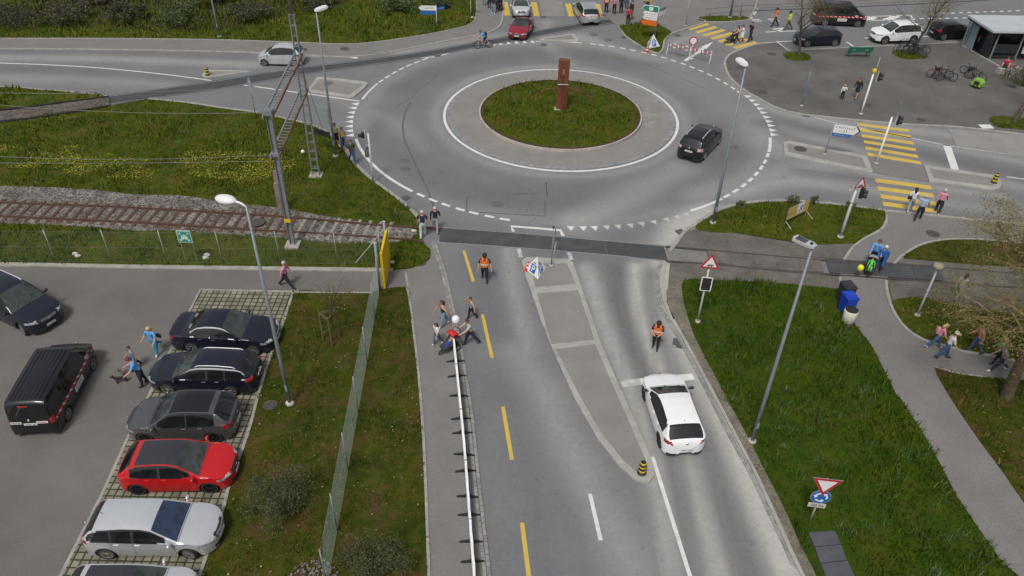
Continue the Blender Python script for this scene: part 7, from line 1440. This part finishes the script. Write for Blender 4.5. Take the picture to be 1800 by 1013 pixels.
    def shell(nm_, m, z0, z1, r0, r1, sx=.78, flare=None, open_=0):
        b = MB(); n = 18; V = []; K = 6
        for k in range(K+1):
            f = k/K; c = (J['pel'].lerp(J['uch'], f*(z1-z0)+z0) if z0 >= 0 else Vector((0, 0, 0)).lerp(J['uch'], z1*f+z0*(1-f)) if z1 >= 0 else Vector((0, 0, z0+(z1-z0)*f)))
            if z0 < 0: zz = z0+(z1-z0)*f; c = J['uch']*max(0, zz) if zz > 0 else Vector((0, 0, zz*.26))
            r = r0+(r1-r0)*f+.012*math.sin(f*3.14)
            V += [(c.x*h+r*sx*h*math.cos(a), r*h*1.12*math.sin(a), c.z*h+zo) for a in np.linspace(0, 2*math.pi, n, endpoint=False)]
        b.add(V, [(k*n+j, k*n+(j+1) % n, (k+1)*n+(j+1) % n, (k+1)*n+j) for k in range(K) for j in range(n)]); return b, n, K
    for e in extras:
        if e in ('vest', 'hivis'):
            b, n, K = shell('v', None, .10, 1.08, .090*w_, .098*w_); b.m = [1 if (i//n == 2) else 0 for i in range(len(b.f))]
            for s_ in (-1, 1): P = [J['uch']+Vector((x_, s_*.058, z_)) for x_, z_ in ((-.07, -.02), (-.045, .035), (0, .052), (.045, .035), (.075, -.02))]; b.tube([p_*h+off for p_ in P], [.030*h]*5, 6, mi=0)
            b.build('safety_vest', [C_ORANGE if e == 'vest' else C_HIVIS, C_REFL], t, smooth=True)
        if e == 'skirt': b, n, K = shell('s', None, -.75, .28, .115*w_, .070*w_, sx=.95); b.build('skirt', pants, t, smooth=True)
        if e == 'coat': b, n, K = shell('s', None, -1.1, .9, .118*w_, .088*w_, sx=.9); b.f = [f for i, f in enumerate(b.f) if (i % n) not in (0, n-1)]; b.m = [0]*len(b.f); b.build('coat', shirt, t, smooth=True)
        if e in ('backpack', 'pinkpack', 'satchel'):
            p_ = (J['chest'] if e != 'satchel' else J['waist'])*h+off+Vector((-.115*h, .0 if e != 'satchel' else .13*h, .02*h)); q = Matrix.Rotation(yaw, 3, 'Z')@p_; g_ = MB(); g_.ball((0, 0, 0), (.065*h, .080*h, .115*h) if e != 'satchel' else (.03*h, .08*h, .07*h), 10); g_.box((.0, 0, -.02*h), (.10*h, .14*h, .16*h) if e != 'satchel' else (.04*h, .14*h, .11*h)); o = g_.build('backpack' if e != 'satchel' else 'shoulder_bag', {'backpack': C_BLACK, 'pinkpack': C_PINK, 'satchel': C_BLACK}[e], smooth=False); o.location = (x+q.x, y+q.y, z+q.z); o.rotation_euler = (0, 0, yaw); tag(o, ('bag of the ' if e == 'satchel' else 'backpack on the ')+label.split(',')[0], 'bag' if e == 'satchel' else 'backpack')
    return t
def finish_people():
    bpy.context.view_layer.update(); dg = bpy.context.evaluated_depsgraph_get()
    done = []
    for ob, t, J, K in PQ: done.append(bpy.data.meshes.new_from_object(ob.evaluated_get(dg)))
    for me, (ob, t, J, K) in zip(done, PQ):
        h = K['h']; me.materials.clear(); MM = [K['skin'], K['shirt'], K['pants'], K['shoes'], H_BLACK, SK]
        for m in MM: me.materials.append(m)
        n = len(me.polygons); C = np.zeros(n*3); me.polygons.foreach_get('center', C); C = C.reshape(-1, 3); best = np.full(n, 1e9); lab = np.zeros(n, int)
        def seg(a, b_, l, w_=1., t0=0, t1=1):
            A, B_ = np.array(J[a]), np.array(J[b_]); A, B_ = A+(B_-A)*t0, A+(B_-A)*t1; ab = B_-A; q = np.clip(((C-A)@ab)/(ab@ab+1e-9), 0, 1); d = np.linalg.norm(C-A-q[:, None]*ab, axis=1)*w_; k = d < best; best[k] = d[k]; lab[k] = l
        seg('pel', 'waist', 2, 1.0, 0, .55); seg('pel', 'waist', 1, 1, .62, 1); seg('waist', 'chest', 1); seg('chest', 'uch', 1); seg('uch', 'neck', 0, 1., .75, 1); seg('neck', 'h0', 0); seg('h0', 'h1', 0); seg('h1', 'h2', 0)
        for i in '01':
            seg('pel', 'hj'+i, 2); seg('hj'+i, 'kn'+i, 2, 1, 0, .72 if K['leg'] == 'short' else 1); 
            if K['leg'] == 'short': seg('hj'+i, 'kn'+i, 0, 1, .78, 1)
            seg('kn'+i, 'an'+i, 2 if K['leg'] == 'long' else 0, 1, 0, .92); seg('an'+i, 'toe'+i, 3, 1.); seg('an'+i, 'heel'+i, 3, 1.)
            seg('uch', 'sj'+i, 1 if K['sleeve'] != 'none' else 0); f = {'short': .62, 'long': 1, 'none': 0}[K['sleeve']]
            if f: seg('sj'+i, 'el'+i, 1, 1, 0, f)
            if f < 1: seg('sj'+i, 'el'+i, 0, 1, f+.06, 1)
            seg('el'+i, 'wr'+i, 1 if K['sleeve'] == 'long' else 0); seg('wr'+i, 'hd'+i, 0, 1, .2, 1)
        me.polygons.foreach_set('material_index', lab.astype(np.int32)); me.polygons.foreach_set('use_smooth', np.ones(n, bool))
        bm = bmesh.new(); bm.from_mesh(me)
        def addmb(b, mi):
            vs = [bm.verts.new(v) for v in b.v]
            for f in b.f:
                try: q = bm.faces.new([vs[i] for i in f]); q.material_index = mi; q.smooth = True
                except ValueError: pass
        for i in '01':     # fingers and thumb
            w_, hd = J['wr'+i], J['hd'+i]; d = (hd-w_).normalized(); sd = d.cross(Vector((0, 0, 1))); sd = sd.normalized() if sd.length > .01 else Vector((0, 1, 0)); cu = d.cross(sd)
            for k in range(4): b = MB(); s_ = hd+sd*(k-1.5)*.011*h; l_ = h*(.030, .036, .034, .026)[k]; b.tube([s_-d*.012*h, s_+d*l_*.5, s_+d*l_*.85+cu*.008*h], [.0052*h, .0048*h, .0036*h], 5); addmb(b, 0)
            b = MB(); s_ = w_+d*.018*h; b.tube([s_, s_+sd*.020*h+d*.012*h, s_+sd*.026*h+d*.030*h], [.006*h, .0055*h, .004*h], 5); addmb(b, 0)
        hu = K['hu']; H1 = J['h1']; fx = Vector((hu.z, 0, -hu.x)); b = MB(); b.tube([H1+fx*.048*h+hu*.008*h, H1+fx*.064*h-hu*.010*h, H1+fx*.052*h-hu*.016*h], [.004*h, .009*h, .006*h], 5); addmb(b, 0)
        for s_ in (-1, 1): b = MB(); b.ball(H1+fx*.050*h+Vector((0, s_*.020*h, 0))+hu*.006*h, .0065*h, 6); addmb(b, 4); b = MB(); b.ball(H1+Vector((0, s_*.054*h, 0))-hu*.004*h, (.008*h, .005*h, .014*h), 6); addmb(b, 0)
        b = MB(); b.bar(H1+fx*.049*h-hu*.028*h-Vector((0, .014*h, 0)), H1+fx*.049*h-hu*.028*h+Vector((0, .014*h, 0)), .006*h); addmb(b, 4)
        bm.to_mesh(me); bm.free(); me.name = 'body'; o = bpy.data.objects.new('body', me); COL.objects.link(o); o.parent = t; bpy.data.objects.remove(ob)
STAND = ((3, 2), (-3, 3)); PUSH = ((38, 4, 35), (38, 4, 35)); SIT = ((82, 75), (82, 75)); REST = ((4, 8, 12), (-4, 8, 14)); W2 = ((-19, 24), (18, 5)); WB = ((-26, 34), (20, 6))
person('person in a pale yellow top and black skirt, rearmost of the three walkers', 592, 257, (640, 300), 1.72, shirt=C_PALEY, pants=C_BLACK, sleeve='long', leg='skirt', extras=('skirt',), hair=H_BROWN, style='long', shoes=M_SHOEW, z=.09)
person('person in a mustard top and blue jeans, middle of the three walkers by the lamp', 604, 262, (645, 310), 1.62, W2, shirt=C_YELLOW, pants=C_JEANS, hair=H_BROWN, sleeve='none', z=.09, wide=1.1)
person('person in a dark green striped shirt, foremost of the three walkers by the lamp', 620, 288, (665, 335), 1.74, shirt=C_OLIVE, pants=C_JEANS, hair=H_BROWN, shoes=M_SHOEB, z=.09, wide=1.08)
person('grey haired person in a navy shirt and pale trousers walking onto the crossing', 744, 417, (752, 330), 1.76, W2, REST, shirt=C_NAVY, pants=cloth('pale', (.42, .46, .48)), hair=H_GREY, shoes=M_SHOEW, wide=1.12, z=.015)
person('grey haired person in a black top and patterned trousers with a strap on the crossing', 766, 407, (772, 320), 1.64, shirt=C_BLACK, pants=mat('patterned_cloth', (.50, .48, .44), .8, var=.5, scale=16, col2=(.10, .09, .09)), hair=H_GREY, shoes=M_SHOEW, wide=1.12, sleeve='long', z=.015)
person('white haired person in a pink shirt striding along the car park lane', 505, 505, (600, 512), 1.72, ((-32, 14), (32, 4)), ((20, 8, 20), (-22, 8, 10)), shirt=C_PINK, pants=C_BLACK, hair=H_GREY, sleeve='long', wide=1.1, z=.045)
person('officer in an orange vest and dark cap walking on the road by the yellow line', 852, 495, (850, 620), 1.80, ((12, 4), (-20, 20)), ((8, 18, 20), (5, 18, 25)), shirt=C_NAVY, pants=C_BLACK, hair=H_BLACK, style='short', extras=('vest', 'cap'), wide=1.08)
person('officer in an orange vest looking down on the road above the white car', 1151, 613, (1128, 690), 1.76, ((8, 4), (-6, 6)), ((30, 6, 60, -30), (28, 6, 65, -30)), shirt=C_NAVY, pants=C_BLACK, hair=H_BLACK, extras=('vest', 'cap'), head=(24, 0), wide=1.08)
person('person in a black sleeveless top and light jeans walking ahead of the red pushchair', 780, 574, (728, 590), 1.64, ((22, 6), (-26, 18)), ((-26, 22, 10), (24, 26, 14)), shirt=C_BLACK, pants=C_LJEANS, sleeve='none', hair=H_BROWN, style='long', shoes=M_SHOEW, z=.055)
person('child in a white top and blue jeans beside the red pushchair', 769, 606, (725, 630), 1.36, W2, ((22, 14, 20), (-20, 12, 25)), shirt=C_WHITE, pants=C_JEANS, hair=H_BROWN, style='long', shoes=M_SHOEW, z=.055)
person('child in a grey top and black trousers shading the eyes behind the red pushchair', 829, 561, (785, 575), 1.40, W2, ((-14, 30, 18), (95, 10, 110, -25)), shirt=C_GREY, pants=C_BLACK, hair=H_BROWN, sleeve='none')
person('person in a sage shirt and dark trousers pushing the red pushchair', 828, 606, (775, 622), 1.70, ((-30, 14), (30, 12)), ((52, 6, 22), (46, 6, 30)), shirt=C_SAGE, pants=C_NAVY, hair=H_RED, lean=12, shoes=M_SHOEB)
def ground_yaw(a, b_): p_, q = g1(*a), g1(*b_); return math.atan2(q[1]-p_[1], q[0]-p_[0])
yw = ground_yaw((806, 606), (776, 622)); stroller('red pushchair with a child in it at the head of the white barrier', 790, 616, yw, ('bright_red', (.55, .02, .02)), .05)
sx, sy = g1(790, 616, .05); person('small child in blue trousers lying in the red pushchair', 0, 0, None, .92, ((70, 40), (66, 45)), ((25, 10, 30), (25, 10, 30)), shirt=cloth('tan', (.35, .20, .12)), pants=cloth('royal', (.02, .07, .30)), hair=H_BLOND, lean=-38, loc=(sx+.0*math.cos(yw), sy), yaw=yw, lift=.52, z=.05)
b = MB(); b.ball((0, 0, 0), (.19, .19, .22), 16); b.lathe([(.02, -.24), (0, -.21)], 6); b.tube([(0, 0, -.22), (.1, .1, -.8)], .003, 3); o = b.build('balloon', mat('balloon_white', (.80, .80, .80), .3, coat=.5), smooth=True); o.location = (*g1(801, 562, 1.5), 1.5); tag(o, 'white balloon floating above the red pushchair', 'balloon')
person('blond person in a blue top and turquoise trousers in the parking lot', 277, 622, (236, 662), 1.66, ((14, 4), (-34, 30)), ((26, 16, 35), (16, 16, 60, -10)), shirt=C_BLUE, pants=C_TURQ, hair=H_BLOND, style='long', shoes=M_SHOEW, wide=1.22, extras=('satchel',), z=.045)
person('child in a grey shirt behind the person with the dogs', 241, 648, (205, 665), 1.38, shirt=C_GREY, pants=C_NAVY, hair=H_BROWN, z=.045)
person('person in a bright blue shirt and navy trousers leaning over two small dogs', 253, 677, (205, 690), 1.76, ((6, 4), (-10, 8)), ((32, 12, 30), (26, 10, 40)), shirt=C_BLUE, pants=C_NAVY, hair=H_RED, lean=12, head=(18, 0), wide=1.15, z=.045)
person('black haired person in a white blouse on the near zebra', 1597, 372, (1606, 300), 1.66, WB, shirt=C_WHITE, pants=cloth('greyblue', (.25, .31, .36)), hair=H_BLACK, style='long', sleeve='long', shoes=M_SHOEW, extras=('satchel',))
person('person in a light blue shirt and black trousers stepping onto the near zebra', 1612, 387, (1640, 320), 1.74, W2, ((-12, 10, 12), (18, 14, 20)), shirt=C_LBLUE, pants=C_BLACK, hair=H_GREY, sleeve='short', wide=1.15, z=.03)
person('grey haired person in a pink and pale blue jacket on the near zebra', 1646, 375, (1668, 300), 1.68, shirt=C_PINK, pants=C_BLACK, hair=H_GREY, sleeve='long', shoes=M_SHOEW, wide=1.15)
person('person in a light blue shirt pushing the dark pushchair over the rails', 1531, 467, (1522, 500), 1.76, ((8, 4), (-12, 10)), ((40, 6, 25), (40, 6, 25)), shirt=C_BLUE, pants=C_NAVY, hair=H_RED, sleeve='long', lean=6, wide=1.15, z=.06)
person('person in a long blue coat and white headscarf crossing the rails', 1543, 475, (1530, 520), 1.66, shirt=cloth('coat_blue', (.03, .12, .36)), pants=C_BLACK, hair=C_WHITE, style='hijab', sleeve='long', extras=('coat',), z=.06, wide=1.05)
yw = ground_yaw((1531, 462), (1524, 490)); stroller('dark pushchair with a grey hood and a child in green on the rail panels', 1526, 480, yw, ('hood_grey', (.20, .23, .25)), .07); sx, sy = g1(1526, 480, .07)
person('small child in bright green sitting in the dark pushchair', 0, 0, None, .95, ((75, 60), (72, 65)), ((35, 20, 30), (30, 20, 30)), shirt=cloth('lime', (.10, .50, .08)), pants=cloth('lime', (.10, .50, .08)), sleeve='long', hair=H_BROWN, lean=-25, loc=(sx+.08*math.cos(yw), sy+.08*math.sin(yw)), yaw=yw, lift=.55, z=.07)
b = MB(); b.ball((0, 0, 0), (.17, .17, .19), 16); b.tube([(0, 0, -.18), (.1, .1, -.5)], .003, 3); o = b.build('balloon', mat('balloon_yellow', (.65, .66, .02), .3, coat=.5), smooth=True); o.location = (*g1(1513, 471, .8), .8); tag(o, 'yellow balloon tied to the dark pushchair', 'balloon')
person('blond person with a pink patterned backpack on the branch path', 1640, 612, (1700, 622), 1.60, ((30, 8), (-30, 22)), shirt=C_PINK, pants=C_JEANS, hair=H_BLOND, style='long', shoes=M_SHOEW, sleeve='short', extras=('pinkpack',), lean=10, z=.06)
person('person in a white shirt, cream cap and blue jeans on the branch path', 1656, 630, (1712, 640), 1.68, ((22, 6), (-22, 20)), shirt=C_WHITE, pants=C_JEANS, hair=C_CREAM, style='cap', lean=8, z=.06)
person('person in a salmon top and jeans at the grass edge left of the big trunk', 1710, 620, (1660, 612), 1.80, W2, shirt=cloth('salmon', (.50, .20, .14)), pants=C_JEANS, hair=H_RED, style='long', sleeve='long', z=.09, lean=5)
person('person in a green jacket behind the walkers beside the big trunk', 1748, 640, (1700, 632), 1.60, shirt=C_GREEN, pants=C_BLACK, hair=H_BLOND, sleeve='long', z=.06, extras=('backpack',))
person('person in a grey jacket and dark trousers striding past the big trunk', 1752, 652, (1690, 646), 1.70, ((34, 8), (-30, 24)), shirt=C_GREY, pants=C_NAVY, hair=H_BROWN, sleeve='long', shoes=M_SHOEW, z=.06, lean=9)
person('person in a green and white top crossing the gravel behind the lantern', 1680, 526, (1720, 500), 1.62, shirt=C_SAGE, pants=C_GREY, hair=H_BROWN, style='long', z=.07)
person('small child in white and dark trousers standing on the square', 1479, 175, (1470, 230), 1.22, STAND, ((50, 20, 80, -20), (10, 8, 20)), shirt=C_WHITE, pants=C_NAVY, hair=H_BLOND, sleeve='long', z=.05)
person('person in dark shorts with a backpack walking on the square', 1503, 174, (1475, 190), 1.72, shirt=C_BLACK, pants=C_NAVY, hair=H_RED, sleeve='long', leg='short', extras=('backpack',), z=.05)
person('person in a flowered top pushing the black pushchair over the far zebra', 1293, 77, (1262, 79), 1.68, ((30, 8), (-24, 20)), PUSH, shirt=cloth('flowered', (.20, .10, .10)), pants=C_BLACK, hair=H_BROWN, style='long', shoes=M_SHOEW, sleeve='none')
stroller('black pushchair on the far zebra crossing', 1283, 76, ground_yaw((1292, 76), (1270, 78)), ('pram_black', (.03, .03, .035)), .006)
person('black haired person in a white tunic on the far zebra crossing', 1302, 75, (1270, 78), 1.60, shirt=C_WHITE, pants=C_WHITE, leg='short', hair=H_BLACK, sleeve='long', extras=('skirt',))
person('person all in navy, last of the group on the far zebra crossing', 1317, 73, (1285, 76), 1.80, shirt=C_NAVY, pants=C_NAVY, hair=H_BLACK, wide=1.1)
person('marshal in an orange vest and cap walking beyond the far zebra', 1361, 47, (1335, 46), 1.78, ((28, 6), (-24, 18)), shirt=C_RED, pants=C_BLACK, hair=H_BLACK, extras=('vest', 'cap'))
person('marshal in a yellow vest and cap following the orange one', 1384, 53, (1350, 52), 1.80, ((30, 6), (-28, 20)), shirt=C_HIVIS, pants=C_OLIVE, hair=H_BLACK, extras=('hivis', 'cap'))
TG = 'people standing at the top of the photo'
for a in (('person in an orange vest standing at the top right of the silver estate', 1065, 23, (1060, 60), 1.76, C_RED, C_BLACK, H_BROWN, ('vest',)), ('person in a pink top and black trousers beside the orange vest', 1079, 25, (1085, 60), 1.74, C_PINK, C_BLACK, H_BROWN, ()), ('person all in black between the pink top and the blue jeans', 1091, 24, (1085, 60), 1.72, C_BLACK, C_BLACK, H_BLACK, ()), ('person in blue jeans and a blue top at the top edge', 1101, 16, (1100, 60), 1.76, C_LBLUE, C_JEANS, H_BROWN, ()),
    ('person in a red checked top standing at the tip of the corner plot', 1103, 43, (1095, 80), 1.62, C_RED, C_BLACK, H_RED, ()), ('tall person in a black top and brown trousers behind the red top', 1109, 35, (1080, 40), 1.84, C_BLACK, C_BROWN, H_BLACK, ()), ('person in a lilac top and light jeans left of the green sign', 1130, 36, (1100, 38), 1.78, C_LILAC, C_LJEANS, H_BROWN, ()), ('person in a mustard top behind the lilac one', 1137, 20, (1130, 60), 1.72, C_YELLOW, C_NAVY, H_BROWN, ()),
    ('person in light jeans, leftmost of the group on the top left pavement', 851, 9, (853, 50), 1.70, C_GREY, C_LJEANS, H_BROWN, ()), ('person in navy trousers in the group on the top left pavement', 860, 15, (862, 50), 1.72, C_GREEN, C_NAVY, H_BROWN, ()), ('person in white shoes and light jeans, nearest of the top left group', 867, 25, (868, 60), 1.74, C_BLACK, C_LJEANS, H_BROWN, ()), ('person in dark clothes with the brown pushchair at the top left', 875, 20, (880, 40), 1.70, C_NAVY, C_BLACK, H_BLACK, ())):
    person(a[0], a[1], a[2], a[3], a[4], ((rnd.uniform(0, 14), 4), (rnd.uniform(-12, 0), 8)), REST, shirt=a[5], pants=a[6], hair=a[7], extras=a[8], sleeve='long', shoes=M_SHOEW if 'white shoes' in a[0] else M_SHOEB, z=.05 if a[1] != 1065 else .04, group=TG)
stroller('brown pushchair of the group on the top left pavement', 880, 18, -1.4, ('pram_brown', (.10, .05, .04)), .05, .9)
# cyclist
bx, by = g1(850, 85); yw = ground_yaw((862, 84), (838, 86)); bicycle('white bicycle ridden into the roundabout at the top', 0, 0, yw, WT, .004, 0, loc=(bx, by), kind='ridden_bicycle')
person('cyclist in a blue shirt with a backpack riding the white bicycle', 0, 0, None, 1.78, ((62, 68), (30, 62)), ((62, 6, 6), (62, 6, 6)), shirt=C_BLUE, pants=C_NAVY, leg='short', hair=H_RED, sleeve='short', lean=38, head=(-24, 0), loc=(bx-.22*math.cos(yw), by-.22*math.sin(yw)), yaw=yw, lift=.98, extras=('backpack',), z=.004)
# shelter people
person('person in a dark red top standing inside the bus shelter', 1718, 89, (1722, 130), 1.72, STAND, REST, shirt=C_RED, pants=C_BLACK, hair=H_BROWN, z=.05); person('person in dark clothes leaning beside the shelter doorway', 1732, 90, (1730, 130), 1.76, STAND, REST, shirt=C_BROWN, pants=C_BLACK, hair=H_BROWN, z=.05)
M_W = MB(); M_W.box((0, 0, .21), (1.9, .45, .42)); o = M_W.build('low_wall', M_CONC); o.location = (*g1(1771, 128, .05), .05); o.rotation_euler = (0, 0, .15); tag(o, 'low concrete seat wall beside the bush at the right edge', 'low wall')
for px, py, a, bb, lb, sh_ in ((1763, 126, C_RED, C_BLACK, 'person in a dark red shirt sitting at the shelter corner', M_SHOEW), (1772, 132, C_PINK, C_GREY, 'person in grey trousers sitting nearest the brown bush', M_SHOEW)): person(lb, px, py, (px-8, py+30), 1.70, SIT, ((20, 8, 50), (20, 8, 50)), shirt=a, pants=bb, hair=H_BROWN, lean=8, lift=.52, z=.05, shoes=sh_)
person('person in a blue sleeve reaching into the bottom right corner of the photo', 1770, 1066, (1700, 1062), 1.72, STAND, ((60, 10, 10), (10, 10, 10)), shirt=C_BLUE, pants=C_JEANS, hair=H_BROWN, sleeve='long', z=.055)
finish_people()
# ------------------------------------------------------------------ dogs
def dog(label, px, py, yaw, col, L_=.42, z=.05):
    t = thing('dog', label, 'dog', (*g1(px, py, z), z), yaw); J = [(-.5, 0, .62), (-.1, 0, .60), (.35, 0, .62), (.58, 0, .86), (.66, 0, .98), (.90, 0, .92), (-.68, 0, .85)]; R_ = [.15, .16, .19, .11, .13, .05, .03]; E_ = [(0, 1), (1, 2), (2, 3), (3, 4), (4, 5), (0, 6)]; me = bpy.data.meshes.new('sk')
    for s_ in (-1, 1):
        i = len(J); J += [(.36, s_*.13, .42), (.38, s_*.13, .20), (.36, s_*.13, .04), (.44, s_*.13, .03)]; R_ += [.09, .05, .045, .045]; E_ += [(2, i), (i, i+1), (i+1, i+2), (i+2, i+3)]
        i = len(J); J += [(-.46, s_*.13, .42), (-.34, s_*.13, .30), (-.56, s_*.13, .16), (-.52, s_*.13, .03), (-.44, s_*.13, .03)]; R_ += [.11, .07, .045, .045, .04]; E_ += [(0, i), (i, i+1), (i+1, i+2), (i+2, i+3), (i+3, i+4)]
    me.from_pydata([Vector(j)*L_ for j in J], E_, []); ob = bpy.data.objects.new('sk', me); COL.objects.link(ob); ob.modifiers.new('s', 'SKIN').use_smooth_shade = True
    for i, r in enumerate(R_): me.skin_vertices[0].data[i].radius = (r*L_, r*L_); me.skin_vertices[0].data[i].use_root = i == 0
    ob.modifiers.new('b', 'SUBSURF').levels = 1; bpy.context.view_layer.update(); m2 = bpy.data.meshes.new_from_object(ob.evaluated_get(bpy.context.evaluated_depsgraph_get())); m2.materials.clear(); m2.materials.append(col); m2.name = 'body'; o = bpy.data.objects.new('body', m2); COL.objects.link(o); o.parent = t; bpy.data.objects.remove(ob)
    for s_ in (-1, 1): b = MB(); b.lathe([(.06*L_, 0), (0, .16*L_)], 6, Matrix.Translation((.62*L_, s_*.09*L_, 1.06*L_))); b.build('ear', col, t, smooth=True)
    return t
dog('small black and tan dog in front, nose to the left', 214, 672, 3.5, mat('fur_black', (.03, .018, .015), .9, var=.3, scale=12)); dog('small grey shaggy dog behind the black one', 223, 658, 3.9, mat('fur_grey', (.24, .21, .18), .9, var=.35, scale=14, col2=(.08, .06, .05)))
